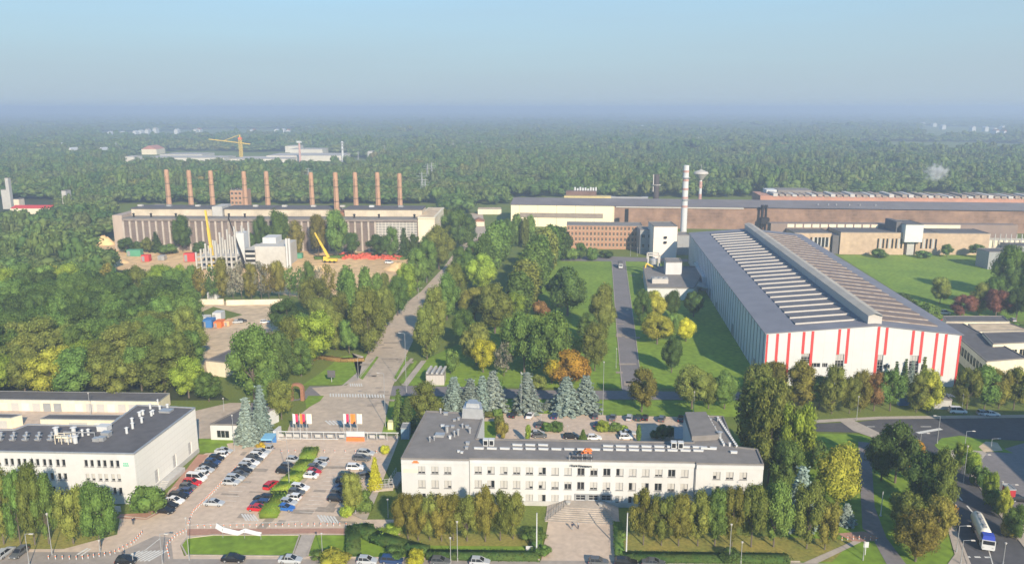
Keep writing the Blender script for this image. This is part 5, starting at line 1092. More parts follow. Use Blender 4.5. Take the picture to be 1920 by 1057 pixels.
# low brick building right of the hall, with its grey-white tower
def low_brick():
    R = root("low_brick_building", "long low tan brick building with dark roof behind the right meadow", "building"); h = ZT(1600, 478, 437)
    M_tan = mat("tan_brick", (.52, .395, .275), .9, scale=.08, col2=(.40, .30, .215), fine=(.5, .15))
    A, B = P(1490, 476), P(1855, 479); u, L = unit(A, B); v = (-u[1], u[0]); at = lambda s, d: (A[0]+u[0]*s+v[0]*d, A[1]+u[1]*s+v[1]*d); sx = lambda x: (x-1490)/365*L
    for a, b, d0, dz in ((1490, 1560, 3, -1), (1574, 1694, 0, 0), (1716, 1756, 0, 0), (1757, 1854, 1.5, -.4)):
        q = [at(sx(a), d0), at(sx(b), d0), at(sx(b), 25), at(sx(a), 25)]; w = MB(); facade(w, q[0], q[1], 0, h+dz, []); [facade(w, q[i], q[(i+1) % 4], 0, h+dz, []) for i in (1, 2, 3)]; w.build("wall", M_tan, R); roofslab(R, q, h+dz+.02, M_roofd, .3, .3)
    for x0, n in ((1522, 5), (1645, 3), (1726, 2)):
        for i in range(n):
            for k in range(3):
                s = sx(x0+i*(7 if x0 < 1600 else 17))+k*1.6; w = MB(); w.box(-.5, -.08, 0, .5, .0, 6); d0 = 3 if x0 < 1560 else 0
                p = at(s, d0); w.build("window", M_glass if k != 1 else M_blind, R, loc=(p[0], p[1]-.03, 4))
    w = MB(); w.prism([at(sx(1561), 1), at(sx(1573), 1), at(sx(1573), 20), at(sx(1561), 20)], 0, h-2); w.build("dark_link", M_roofd, R)
    w = MB(); w.prism([at(sx(1460), 22), at(sx(1940), 22), at(sx(1940), 30), at(sx(1460), 30)], 0, h+2.2); w.build("rear_block", mat("rear_brown", (.26, .20, .17), .9, .1, .1), R); 
    for i in range(11): w = MB(); s = sx(1492+i*16.4); w.prism([at(s, 21.6), at(s+sx(1490+13.5), 21.6), at(s+sx(1490+13.5), 21.95), at(s, 21.95)], h-.2, h+2.0); w.build("pale_panel", M_wallw2, R)
    w = MB(); w.prism([at(sx(1732), 21.6), at(sx(1829), 21.6), at(sx(1829), 21.95), at(sx(1732), 21.95)], h-.2, h+2.0); w.build("pale_panel", M_wallw2, R)
    q = [at(sx(1690), -3), at(sx(1723), -3), at(sx(1723), 18), at(sx(1690), 18)]; z0, z1 = ZA(*at(sx(1700), -3), 454), ZA(*at(sx(1700), -3), 421.5); w = MB(); w.prism(q, z0, z1); w.build("tower_block", mat("grey_sheet", (.60, .62, .62), .7, .05, .1), R)
    w = MB(); w.prism([at(sx(1680), 3), at(sx(1689.8), 3), at(sx(1689.8), 20), at(sx(1680), 20)], h, z1+1); w.build("tower_block", M_roofd, R); w = MB(); w.prism([at(sx(1700), 0), at(sx(1713), 0), at(sx(1713), 10), at(sx(1700), 10)], 0, z0); w.build("tower_leg", M_conc, R)
    roofslab(R, q, z1+.02, M_roofd, .3, .3)
    w = MB(); w.prism([at(sx(1856), 6), at(sx(1960), 6), at(sx(1960), 14), at(sx(1856), 14)], 0, h-5); w.build("loading_wall", M_wallw2, R)
    for i in range(10): w = MB(); p = at(sx(1860+i*10), 6); w.bar((p[0], p[1]-1, 0), (p[0], p[1]-1, h-1), .3); w.build("post", M_conc, R)
low_brick()
q, z = front_quad(1900, 1960, 484, 462, 30); simple_block("dark_block", "dark flat-roofed block partly hidden by trees at the right edge", "building", [(a+0, b) for a, b in q], z, M_grey, M_roofd)
q, z = front_quad(1851, 1900, 505, 462, 12); simple_block("dark_block", "tall shaded block behind the trees at the end of the right meadow", "building", q, z*.75, M_grey, M_roofd)
# low buildings beside the hall on the right
hI = 8.0
q = [P(1850, 678, hI), P(1925, 672, hI), P(1806, 607, hI), P(1766, 606, hI)]; simple_block("workshop", "low workshop with a long dark roof and cream end wall beside the striped hall", "building", q, hI, M_wallw2, M_roofd, win=[(3, 16, 1, 2, 3, 3, 3)])
q = [P(1862, 645, 9), P(1960, 641, 9), P(1925, 622, 9), P(1842, 624, 9)]; simple_block("workshop", "cream building with a row of square windows at the right edge beside the workshop", "building", q, 9, M_wallw2, M_roofd, win=[(0, 6, 1, 2.2, 2.8, 4, 3)])
q = [P(1828, 621, 7), P(1930, 619, 7), P(1895, 607, 7), P(1815, 608, 7)]; simple_block("workshop", "low building with a pale tan roof beyond the cream windowed building", "building", q, 7, M_wallw2, M_dirt)
q = [P(1774, 603, 6), P(1893, 603, 6), P(1880, 593, 6), P(1768, 593, 6)]; simple_block("workshop", "narrow building with dark roof and pale front nearest the right meadow", "building", q, 6, M_wallw2, M_roofd)
# building just outside the right edge whose shadow lies over the junction
kx, ky = -.453/tan(SUN_EL), .892/tan(SUN_EL); hS = 30
S0, S1, S2 = P(1716, 766), P(1852, 836), P(1965, 945); T0 = (S0[0]-kx*hS, S0[1]-ky*hS); T1 = (S1[0]-kx*hS, S1[1]-ky*hS); T2 = (S2[0]-kx*hS, S2[1]-ky*hS)
o = simple_block("tower_block", "pale high block standing just beyond the right edge of the view", "building", [T2, (T2[0]+60, T2[1]-4), (T0[0]+90, T0[1]+3), T0, T1], hS, M_wallw, M_roof)
# pump house plant beside the hall
def plant():
    R = root("pump_house", "white plant building with boxy upper block, tanks and pipework between road and striped hall", "building")
    q, z = front_quad(1212, 1322, 565, 543, 24); q = [P(1213, 562), P(1300, 563), P(1322, 520), P(1205, 520)]; z = ZT(1280, 563, 541); walls(R, q, 0, z, M_wallw); roofslab(R, q, z+.02, M_roof, .5, .3)
    A, B = P(1247, 535), P(1277, 535); h = ZA(*A, 492); d = 11; w = MB(); w.prism([A, B, (B[0], B[1]+d), (A[0], A[1]+d)], 0, h); w.build("upper_block", M_wallw, R); roofslab(R, [A, B, (B[0], B[1]+d), (A[0], A[1]+d)], h+.02, M_roof, .3, .3)
    A, B = P(1222, 553), P(1252, 553); w = MB(); w.prism([A, B, (B[0], B[1]+6), (A[0], A[1]+6)], 0, z+2.2); w.build("cooler", M_pale, R)
    for i in range(3): w = MB(); w.cyl(A[0]+1.4+i*2.6, A[1]+3, z+2.2, z+2.7, 1.1, n=12); w.build("fan", M_grey, R)
    A = P(1214, 520); w = MB()
    for dx, dy in ((0, 0), (6, 0), (0, 7), (6, 7)): w.bar((A[0]+dx, A[1]+dy, 0), (A[0]+dx, A[1]+dy, 12), .5)
    w.bar((A[0], A[1], 12), (A[0]+6, A[1], 12), .5); w.bar((A[0], A[1]+7, 12), (A[0]+6, A[1]+7, 12), .5); w.build("gantry", M_pale, R)
    w = MB(); w.cyl(A[0]+3, A[1]+3, 0, 9, 2, n=12); w.cyl(A[0]+3, A[1]+3, 9, 10.5, 2, .5, n=12); w.build("tank", M_metal, R)
    w = MB(); B = P(1204, 522); w.bar((*B, 0), (B[0]+2, B[1]+1, 8), .4, 6); w.bar((B[0]+2, B[1]+1, 8), (B[0]+8, B[1]+1, 5), .4, 6); w.build("yellow_pipe", M_yell, R)
    A = P(1310, 550)
    for i in range(4): w = MB(); w.bar((A[0]-3, A[1]+i*4, 4.5), (A[0]+4, A[1]+i*4-2, 3), .6, 8); w.build("duct", M_metal, R)
    q = [P(1316, 545), P(1338, 545), P(1330, 515), P(1300, 515)]; w = MB(); w.prism(q, 0, 7); w.build("side_annex", M_wallw, R); w = MB(); B = P(1328, 545); w.box(B[0]-1, B[1]-.1, 0, B[0]+1, B[1], 4); w.build("door", M_grey, R)
plant()

# ================================================================ construction site
def site():
    R = root("concrete_shell", "unfinished pale concrete building on the construction site", "building")
    M_pc = mat("fresh_concrete", (.50, .49, .46), .9, .1, .1, fine=(.5, .08))
    q, z = front_quad(480, 537, 502, 462, 24); w = MB(); w.prism(q, 0, z); w.build("wall", M_pc, R)
    q2, z2 = front_quad(490, 515, 498, 451, 12); w = MB(); w.prism([(a, b+4) for a, b in q2], z+.01, z2+1); w.build("upper_block", M_wallw, R)
    q3, z3 = front_quad(462, 480, 503, 468, 20); w = MB(); w.prism(q3, 0, z3); w.build("frame_block", M_pc, R)
    for r in range(4):
        for i in range(5): p = lerp(q3[0], q3[1], (i+.5)/5); w = MB(); w.box(-.6, -.2, 0, .6, -.02, 1.4); w.build("opening", M_glass, R, loc=(p[0], p[1], 1+r*2.7))
    q4, z4 = front_quad(446, 461, 500, 437, 8); w = MB(); w.prism(q4, 0, z4); w.build("stair_tower", M_wallw, R)
    q5, z5 = front_quad(370, 445, 506, 480, 24); 
    for r in range(3): w = MB(); w.prism([(a, b) for a, b in q5], 1+r*3.0, 1.4+r*3.0); w.build("floor_slab", M_pc, R)
    for i in range(9):
        for j in range(3):
            p = lerp(lerp(q5[0], q5[1], i/8), lerp(q5[3], q5[2], i/8), j/2.05); hh = (10 if i < 2 else 8+1.5*min(i, 6))*(1.0+.18*((i*7+j*3) % 3)); w = MB(); w.prism([(p[0]-.4, p[1]-.4), (p[0]+.4, p[1]-.4), (p[0]+.4, p[1]+.4), (p[0]-.4, p[1]+.4)], 0, hh); w.build("column", M_pc, R)
    for x in (540, 545): w = MB(); p = P(x, 503); w.prism([(p[0]-.5, p[1]-.5), (p[0]+.5, p[1]-.5), (p[0]+.5, p[1]+.5), (p[0]-.5, p[1]+.5)], 0, 17); w.build("column", M_wallw, R)
    def mobile(label, bx, by, tx, ty, dy=-6, m=M_yell, wdt=.95):
        T = root("mobile_crane", label, "crane"); X, Y = P(bx, by); X2, _ = P(tx, by); Y2 = Y+dy
        # find tip height so that it stands at (tx,ty)
        z = ZA(X2, Y2, ty); w = MB(); w.box(X-3, Y-1.4, .9, X+5, Y+1.4, 2.4); w.box(X-3, Y-1.3, 2.4, X-.8, Y+1.3, 3.6); w.build("chassis", m, T)
        for dx in (-2, 1, 3.6): w = MB(); w.bar((X+dx, Y-1.6, .7), (X+dx, Y+1.6, .7), .7, 10); w.build("wheels", M_black, T)
        w = MB(); k = 3
        for i in range(k): a, b = i/k, (i+1)/k; w.bar(tuple(lerp3((X, Y, 3), (X2, Y2, z), a)), tuple(lerp3((X, Y, 3), (X2, Y2, z), b)), wdt*(1-.22*i), 4)
        w.build("boom", m, T); w = MB(); w.bar((X2, Y2-.4, z-.2), (X2, Y2-.4, z*.55), .09); w.build("hoist_rope", M_black, T)
    mobile("yellow telescopic crane with steep boom left of the concrete shell", 401, 503, 390, 394, 2, wdt=1.15)
    mobile("dark boomed crane leaning left in front of the concrete stair tower", 459, 503, 434, 408, 0, M_black, .6)
    mobile("yellow telescopic crane leaning left on the sand, right of the concrete shell", 617, 492, 592, 436, 0, wdt=.9)
    # containers and clutter
    k = 0
    for x, y, w_, col, lab, hh in ((251, 478, 26, "dull_green", "green container by the end of the old factory", 4), (290, 468, 20, "wallw2", "cream site hut before the old factory", 4), (272, 488, 14, "redp", "red excavator body on the sand left of the construction site", 4), (355, 488, 20, "redp", "red container left of the concrete frame", 5),
                                (302, 486, 12, "metal", "grey cabin on the sand left of the construction site", 3), (555, 482, 22, "dull_green", "green container right of the concrete shell", 3)):
        m = {"dull_green": mat("dull_green", (.10, .32, .20), .7, .1, .5), "wallw2": M_wallw2, "redp": M_redp, "metal": M_metal}[col]; q, z = front_quad(x-w_/2, x+w_/2, y+3, y-4, 4); T = root("site_container", lab, "container"); w = MB(); w.prism(q, .2, hh); w.build("body", m, T); w = MB(); A, B = q[0], q[1]; w.box(A[0]+.4, A[1]-.12, .4, A[0]+2.2, A[1]-.02, hh*.85); w.build("door", M_grey, T)
    rs = random.Random(3)
    for i in range(34):
        x = 640+i*3.6; y = 482+i*.12+rs.uniform(-3, 3)
        if 700 < x < 712 and i % 2: continue
        X, Y = P(x, y); w = MB(); a = rs.uniform(0, 3); w.obox((0, 0), (cos(a), sin(a)), rs.uniform(1.2, 2.8), rs.uniform(.6, 1.2), 0, rs.uniform(.8, 2.0)); w.obox((.4, .3), (cos(a+.6), sin(a+.6)), .9, .5, 1.2, 2.3)
        o = w.build("scaffold_stack", mat("red_scaffold", (.62, .13, .08), .7, .15, .5), loc=(X, Y, 0)); tag(o, "red stack of scaffold parts on the bank in front of the old factory", "scaffold", "red scaffold stacks")
    # spoil heaps
    for i, (x, y, w_, hh, lab) in enumerate(((195, 458, 46, 6, "sand heap left of the old factory"), (745, 505, 60, 4, "wide sand heap at the right end of the construction site"), (215, 492, 60, 4, "low sand heap in front of the trees left of the site"), (600, 505, 50, 2.5, "low sand ridge beside the leaning yellow crane"))):
        X, Y = P(x, y); V = []; n, m_ = 20, 8; r = w_*MPP(x, y)/2
        mb = MB(); mb.v = [(X+r*(j/m_)*cos(2*pi*k/n)*1.0, Y+r*.6*(j/m_)*sin(2*pi*k/n), hh*(1-(j/m_)**1.5)*RNG.uniform(.8, 1.1) if j < m_ else 0) for j in range(m_+1) for k in range(n)]
        mb.f = [[j*n+k, (j+1)*n+k, (j+1)*n+(k+1) % n, j*n+(k+1) % n] for j in range(m_) for k in range(n)]; mb.m = [0]*len(mb.f); o = mb.build("sand_heap", M_sand, smooth=True); tag(o, lab, "sand heap")
def lerp3(a, b, t): return [a[i]+(b[i]-a[i])*t for i in range(3)]
site()
# low wall and huts at the north of the dirt yard
T = root("yard_wall", "long low pale wall between the dirt yard and the slender trees", "wall"); A, B = P(356, 571), P(420, 571); u, L = unit(A, B); w = MB(); w.obox(lerp(A, B, .5), u, L/2, .3, 0, 2.6); w.build("panel", M_wallw2, T)
A, B = P(425, 572), P(530, 570); u, L = unit(A, B); w = MB(); w.obox(lerp(A, B, .5), u, L/2, .3, 0, 2.4); w.build("panel", M_wallw2, T)
for x, y, w_, hh, m, lab in ((372, 612, 10, 2.8, M_white, "white container"), (389, 613, 17, 3.4, M_blue, "blue container"), (408, 613, 14, 2.6, M_oran, "orange-red container"), (425, 610, 10, 2.2, mat("peach_paint", (.75, .45, .25), .7, .1, .5), "peach container"), (378, 606, 22, 3.0, M_wallw, "pale container"), (407, 600, 16, 3.6, M_white, "white hut"), (398, 559, 18, 3.4, M_white, "white hut")):
    q, z = front_quad(x-w_/2, x+w_/2, y+2, y-6, 5); T = root("yard_container", f"{lab} in the cluster at the edge of the dirt yard" if y > 560 else "white hut behind the low wall of the dirt yard", "container"); 
    if lab == "pale container": T["label"] = "long pale container behind the white and blue ones in the dirt yard"
    w = MB(); w.prism(q, .15, hh); w.build("body", m, T); w = MB(); A = q[0]; w.box(A[0]+.3, A[1]-.1, .3, A[0]+1.3, A[1]-.02, hh*.8); w.build("door", M_grey, T)
# tower crane, distant chimney, pylons
def far_things():
    X, Y = P(453, 302); z = ZA(X, Y, 262); m = MPP(453, 302); T = root("tower_crane", "distant orange tower crane over the pale factory complex", "crane"); w = MB()
    for i in range(12):
        a, b = z*i/12, z*(i+1)/12; 
        for dx, dy in ((-2, -2), (2, -2), (2, 2), (-2, 2)): w.bar((X+dx, Y+dy, a), (X+dx, Y+dy, b), .4)
        w.bar((X-2, Y-2, a), (X+2, Y-2, b), .5); w.bar((X+2, Y+2, a), (X-2, Y+2, b), .5)
    w.build("mast", M_yell, T); w = MB(); w.box(X-2.5, Y-2.5, z, X+2.5, Y+2.5, z+4); w.build("cab", M_oran, T)
    w = MB(); zz = ZA(X, Y, 268); xl = X-61*m; xr = X+19*m; w.bar((xl, Y, zz+6), (X, Y, zz), .9); w.bar((xr, Y, zz-2), (X, Y, zz), 1.0); w.bar((X, Y, z+8), (xl*.5+X*.5, Y, zz+4), .5); w.bar((X, Y, z), (X, Y, z+8), 1.0); w.build("jib", M_yell, T)
    X, Y = P(643, 306); z = ZA(X, Y, 265); T = root("far_chimney", "distant white chimney with platforms right of the pale factory complex", "chimney"); m = MPP(643, 306); w = MB(); w.cyl(X, Y, 0, z, 2.2*m, 1.8*m, n=12); w.build("shaft", M_white, T)
    for yy, r in ((267, 3.6), (272, 3.0), (279, 3.2)): w = MB(); zz = ZA(X, Y, yy); w.cyl(X, Y, zz-2*m, zz, r*m, n=12); w.build("platform", M_grey, T)
    X, Y = P(563, 304); z = ZA(X, Y, 268); w = MB(); T = root("far_mast", "thin pinkish mast in front of the distant factory complex", "mast"); w.cyl(X, Y, 0, z, 2.0, 1.6, n=8); w.build("shaft", mat("faded_red", (.55, .35, .32), .8, .1, .1), T); w = MB(); w.box(X-4, Y-2, z, X+4, Y+2, z+3); w.build("head", M_white, T)
    for i, (x, yb, yt, lab) in enumerate(((580, 358, 314, "left of the middle chimneys"), (722, 300, 272, "beyond the distant factory complex"), (792, 375, 322, "right of the last brick chimney, taller of the pair"), (802, 345, 306, "behind the pair right of the last brick chimney"), (798, 378, 335, "right of the last brick chimney, shorter of the pair"),
                                         (810, 345, 304, "rightmost behind the old factory"), (690, 305, 285, "beside the distant white chimney"), (850, 286, 268, "left one in the far centre"), (879, 283, 266, "middle one in the far centre"), (902, 282, 264, "right one in the far centre"), (220, 292, 265, "left of the distant red-roofed house"), (672, 300, 284, "between the white chimney and the ochre wall"))):
        X, Y = P(x, yb); z = ZA(X, Y, yt); m = max(.22, MPP(x, yb)*.22); T = root("pylon", f"thin grey lattice pylon {lab}", "pylon", "electricity pylons"); w = MB(); s = z*.07
        for dx, dy in ((-1, -1), (1, -1), (1, 1), (-1, 1)): w.bar((X+dx*s, Y+dy*s, 0), (X, Y, z), m*.8)
        for k in range(5): a = z*k/6; b = z*(k+1)/6; sa = s*(1-a/z); sb = s*(1-b/z); w.bar((X-sa, Y-sa, a), (X+sb, Y-sb, b), m*.6); w.bar((X+sa, Y-sa, a), (X-sb, Y-sb, b), m*.6)
        w.build("lattice", M_metal, T); w = MB()
        for k, l in ((.72, .16), (.84, .20), (.94, .12)): w.bar((X-z*l, Y, z*k), (X+z*l, Y, z*k), m)
        w.build("cross_arms", M_metal, T)
    X, Y = P(1752, 367)
    sm = bpy.data.materials.new("steam"); sm.use_nodes = True; t_ = sm.node_tree; t_.nodes.clear(); v = t_.nodes.new("ShaderNodeVolumePrincipled"); v.inputs["Color"].default_value = (.97, .97, .98, 1); so = t_.nodes.new("ShaderNodeOutputMaterial"); t_.links.new(v.outputs[0], so.inputs["Volume"])
    tc = _n(t_, "ShaderNodeTexCoord"); no = _n(t_, "ShaderNodeTexNoise"); no.inputs["Scale"].default_value = 3.2; no.inputs["Detail"].default_value = 4; t_.links.new(tc.outputs["Object"], no.inputs[0])
    ln = _n(t_, "ShaderNodeVectorMath", operation='LENGTH'); t_.links.new(tc.outputs["Object"], ln.inputs[0])
    a_ = _n(t_, "ShaderNodeMath", operation='MULTIPLY_ADD'); t_.links.new(ln.outputs["Value"], a_.inputs[0]); a_.inputs[1].default_value = -.55; t_.links.new(no.outputs[0], a_.inputs[2])
    mr = _n(t_, "ShaderNodeMapRange"); t_.links.new(a_.outputs[0], mr.inputs[0]); mr.inputs[1].default_value = .14; mr.inputs[2].default_value = .36; mr.inputs[4].default_value = .22; t_.links.new(mr.outputs[0], v.inputs["Density"])
    V, Fc = blob((0, 0, 0), (1, 1, 1), 2, .04); o = link("steam_plume", npmesh("steam_plume", V, Fc, sm)); o.location = (X, Y, 24); o.scale = (17, 9, 13); tag(o, "small white plume of steam rising behind the brown hall", "steam", kind="stuff")
far_things()
# ================================================================ vehicles
def loft(secs):      # secs: list of closed rings (same count)
    mb = MB(); n = len(secs[0])
    for s in secs: mb.v += s
    for j in range(len(secs)-1):
        for i in range(n): k = (i+1) % n; mb.f.append([j*n+i, j*n+k, (j+1)*n+k, (j+1)*n+i]); mb.m.append(0)
    mb.f.append(list(range(n))[::-1]); mb.m.append(0); mb.f.append([(len(secs)-1)*n+i for i in range(n)]); mb.m.append(0); return mb
def car_meshes(kind):
    L, Wd, Hh = {"hatch": (4.0, 1.74, 1.48), "saloon": (4.6, 1.8, 1.45), "estate": (4.5, 1.8, 1.52), "van": (4.9, 1.9, 1.95)}[kind]
    hb = .92 if kind != "van" else 1.1
    prof = {"hatch": [(-.5, .30, .70), (-.485, .25, .80), (-.30, .22, .90), (.20, .22, .95), (.38, .22, .84), (.48, .25, .70), (.5, .32, .58)],
            "saloon": [(-.5, .32, .80), (-.48, .25, .90), (-.30, .22, .96), (.15, .22, .95), (.36, .22, .84), (.48, .25, .70), (.5, .32, .58)],
            "estate": [(-.5, .32, .85), (-.49, .25, .95), (-.30, .22, .96), (.18, .22, .95), (.37, .22, .85), (.48, .25, .70), (.5, .32, .58)],
            "van": [(-.5, .32, 1.05), (-.495, .25, 1.12), (-.3, .22, 1.14), (.2, .22, 1.12), (.38, .22, 1.02), (.48, .25, .85), (.5, .32, .7)]}[kind]
    secs = []
    for x, z0, z1 in prof:
        w = Wd/2*(1 if abs(x) < .47 else .9); secs.append([(x*L, -w*.94, z0), (x*L, w*.94, z0), (x*L, w, (z0+z1)/2), (x*L, w*.93, z1-.03), (x*L, w*.8, z1), (x*L, -w*.8, z1), (x*L, -w*.93, z1-.03), (x*L, -w, (z0+z1)/2)])
    body = loft(secs).mesh("body", M_car)
    x0, x1, x2, x3 = {"hatch": (-.47, -.40, .02, .22), "saloon": (-.36, -.20, .05, .24), "estate": (-.48, -.43, .04, .23), "van": (-.49, -.46, .15, .33)}[kind]
    zb = hb-.02; w0, w1 = Wd/2*.90, Wd/2*.72; zt = Hh-.06
    gl = MB(); k = [(x0*L, zb), (x1*L, zt), (x2*L, zt), (x3*L, zb)]
    a = [(x0*L, -w0, zb), (x1*L, -w1, zt), (x2*L, -w1, zt), (x3*L, -w0, zb)]; b = [(x, -y, z) for x, y, z in a]
    gl.poly(a[::-1]); gl.poly(b); gl.poly([a[0], a[1], b[1], b[0]]); gl.poly([a[2], a[3], b[3], b[2]]); gl.poly([a[1], a[2], b[2], b[1]])
    for P_ in gl.f: pass
    glass = gl.mesh("windows", M_glass)
    rf = MB(); rf.v = []; rf.box(x1*L+.03, -w1+.01, zt-.01, x2*L-.03, w1-.01, zt+.07)
    for xx in ((x0+x1)/2*.0+x1+.005, (x1+x2)/2+.01, x2-.0):
        for s in (-1, 1): rf.bar((xx*L, s*(w1+.0), zt), (xx*L+(.1 if xx > x2-.02 else 0)+(x3-x2)*L*(1 if xx == x2 else 0), s*(w0+.01), zb), .05)
    roof = rf.mesh("roof", M_car)
    wh = MB(); wh.bar((0, -.11, 0), (0, .11, 0), .32, 14); wh.mi = 1; wh.bar((0, -.118, 0), (0, .118, 0), .19, 10); wheel = wh.mesh("wheel", [M_black, M_metal])
    lt = MB(); lt.box(-.02, -.17, -.07, .03, .17, .07); return dict(body=body, glass=glass, roof=roof, wheel=wheel, light=lt.mesh("headlight", M_blind), tail=lt.mesh("tail_light", M_redp), L=L, W=Wd, hl=.56 if kind != "van" else .68)
CARM = {k: car_meshes(k) for k in ("hatch", "saloon", "estate", "van")}
CC = {"k": ((.012, .012, .014), "black"), "w": ((.72, .72, .72), "white"), "s": ((.42, .44, .46), "silver"), "g": ((.10, .105, .11), "dark grey"), "b": ((.02, .05, .14), "dark blue"), "r": ((.50, .015, .02), "red"), "B": ((.03, .13, .42), "bright blue"), "G": ((.03, .055, .04), "dark green")}
def car(px, py, c, ang, label, group=None, kind=None, z=.12):
    M = CARM[kind or random.choice(["hatch", "saloon", "estate", "hatch"])]; X, Y = P(px, py+2, 0); e = empty("parked_car", (X, Y, z), radians(ang)); tag(e, label, "car", group)
    for nm, k in (("body", "body"), ("windows", "glass"), ("roof", "roof")): o = link(nm, M[k], e); o.color = (*CC[c][0], 1)
    for sx in (-.31, .31):
        for sy in (-1, 1): o = link("wheel", M["wheel"], e); o.location = (sx*M["L"], sy*(M["W"]/2-.12), .33)
    for sy in (-1, 1):
        o = link("headlight", M["light"], e); o.location = (M["L"]*.497, sy*M["W"]*.33, M["hl"]); o = link("tail_light", M["tail"], e); o.location = (-M["L"]*.497-.01, sy*M["W"]*.34, M["hl"]+.12)
    return e
def row(a, b, cols, ang, phrase, start="near", kinds=None):
    n = len(cols)
    for i, c in enumerate(cols):
        t = i/(n-1) if n > 1 else 0; x = a[0]+(b[0]-a[0])*t; y0, y1 = P(*a), P(*b); X = y0[0]+(y1[0]-y0[0])*t; Y = y0[1]+(y1[1]-y0[1])*t; px, py = proj(X, Y); k = "van" if c in "WV" else None
        cc = "w" if c == "W" else c
        car(px, py-2, cc, ang+random.uniform(-2, 2)+(180 if random.random() < .3 else 0), f"{CC[cc][1]} {'van' if k else 'car'}, {ordn(i, n)} from the {start} end, row {phrase}", "cars "+phrase, k)
row((309, 961), (420, 849), list("kkwkbgrWwskbkws"), -4, "beside the left white building")
row((434, 908), (497, 845), list("ssgkswgwss"), -4, "just right of the bollard line")
row((484, 957), (494, 938), list("rbk"), -4, "left of the lower hedge strip"); car(508, 911, "r", 80, "red car alone against the left side of the hedge strip", "cars left of the hedge")
row((533, 887), (552, 866), list("ks"), -6, "left of the upper hedge strip"); car(543, 877, "g", -6, "dark grey car between two others left of the upper hedge strip")
row((534, 956), (563, 918), list("Bswgw"), -6, "right of the lower hedge strip")
row((580, 895), (601, 868), list("wrgss"), -6, "right of the upper hedge strip")
row((631, 939), (653, 896), list("kgbkG"), -4, "left of the car park tree"); row((679, 863), (687, 853), list("gs"), -4, "at the upper right")
car(667, 878, "w", 4, "white car parked alone on the right side of the car park"); car(688, 893, "g", 30, "dark car in the shade beside the lemon thuja"); car(402, 945, "s", 0, "silver car alone on the empty bays by the bollard line")
row((9, 1041), (36, 1041), list("sg"), 90, "at the bottom left corner", "left")
for x, y, c, a, l in ((237, 1054, "k", 8, "black car turning at the bottom left zebra crossing"), (438, 1050, "k", 2, "black car on the street below the oval lawn"), (545, 1052, "s", 2, "silver car on the street below the slanting path"), (689, 1054, "s", 0, "pale car behind the yellow-green bush at the bottom"), (735, 1053, "b", 0, "dark blue car behind the bushes at the bottom"),
                      (826, 1055, "g", 0, "dark car at the bottom edge below the clipped hedge"), (900, 1056, "s", 0, "silver car at the bottom edge left of the entrance square"), (1122, 1056, "g", 0, "grey car at the bottom edge in front of the entrance square"), (1174, 1057, "k", 0, "black car at the bottom edge right of the entrance square"), (1225, 1058, "g", 0, "dark grey car second right of the entrance square at the bottom edge")):
    car(x, y, c, a, l, z=.14)
for i, (x, y, c) in enumerate(((962, 779, "k"), (994, 780, "w"), (1040, 781, "b"), (1116, 781, "g"), (1149, 784, "g"), (1180, 784, "s"), (1197, 784, "G"), (1210, 784, "k"), (1241, 786, "g"), (1276, 786, "k"))):
    car(x, y, c, 82+random.uniform(-6, 6), f"{CC[c][1]} car, {ordn(i, 10)} from the left in the courtyard's back row", "cars in the back row of the courtyard")
for i, (x, y, c) in enumerate(((1006, 814, "s"), (1012, 818, "g"), (1070, 820, "k"), (1114, 822, "w"), (1174, 821, "w"), (1177, 813, "s"))):
    car(x, y, c, 5, f"{CC[c][1]} car, {ordn(i, 6)} from the left in the courtyard's front row", "cars in the front row of the courtyard")
car(1013, 797, "g", 80, "dark grey car between the two courtyard rows on the left"); car(1120, 797, "b", 80, "blue car between the planted islands of the courtyard")
for x, y, c, a, l, k in ((445, 604, "s", 20, "silver car on the dirt yard beside the containers", None), (454, 602, "k", 20, "black car on the dirt yard behind the silver one", None), (497, 604, "w", 10, "white car at the right side of the dirt yard", None), (504, 622, "g", 20, "dark car under the trees right of the dirt yard", None), (730, 492, "w", 0, "white van at the right end of the sand field", "van"), (742, 496, "k", 0, "dark car right of the white van on the sand", None),
                         (1770, 587, "w", 0, "white van at the right corner of the hall meadow", "van"), (1763, 599, "r", 20, "red car tucked against the striped hall's far right side", None), (1898, 600, "s", 90, "silver car beyond the tan-roofed building at the right", None), (1795, 772, "w", 0, "white van in the shade right of the hall gate", "van"), (1845, 776, "s", 0, "silver car in the shade under the trees at the right", None), (1858, 777, "w", 0, "white car in the shade under the trees at the right", None),
                         (1910, 938, "k", 0, "black car by the red kiosk at the right edge", None)):
    car(x, y, c, a, l, kind=k)
# box truck on the straight road
def truck(px, py, label, boxcol, ang):
    X, Y = P(px, py); e = empty("delivery_truck", (X, Y, .08), radians(ang)); tag(e, label, "truck"); w = MB(); w.box(-3.6, -1.2, .9, 1.6, 1.2, 3.3); w.build("cargo_box", boxcol, e); w = MB(); w.box(1.75, -1.1, .5, 3.5, 1.1, 2.5); w.build("cab", M_white, e)
    w = MB(); w.box(3.5, -.95, 1.5, 3.53, .95, 2.3); w.build("windscreen", M_glass, e)
    for x in (-2.4, 2.5):
        for s in (-1, 1): w = MB(); w.bar((x, s*1.0, .5), (x, s*1.25, .5), .5, 12); w.build("wheel", M_black, e)
truck(1163, 502, "small dark truck with a white cab on the straight road", M_roofd, -88)
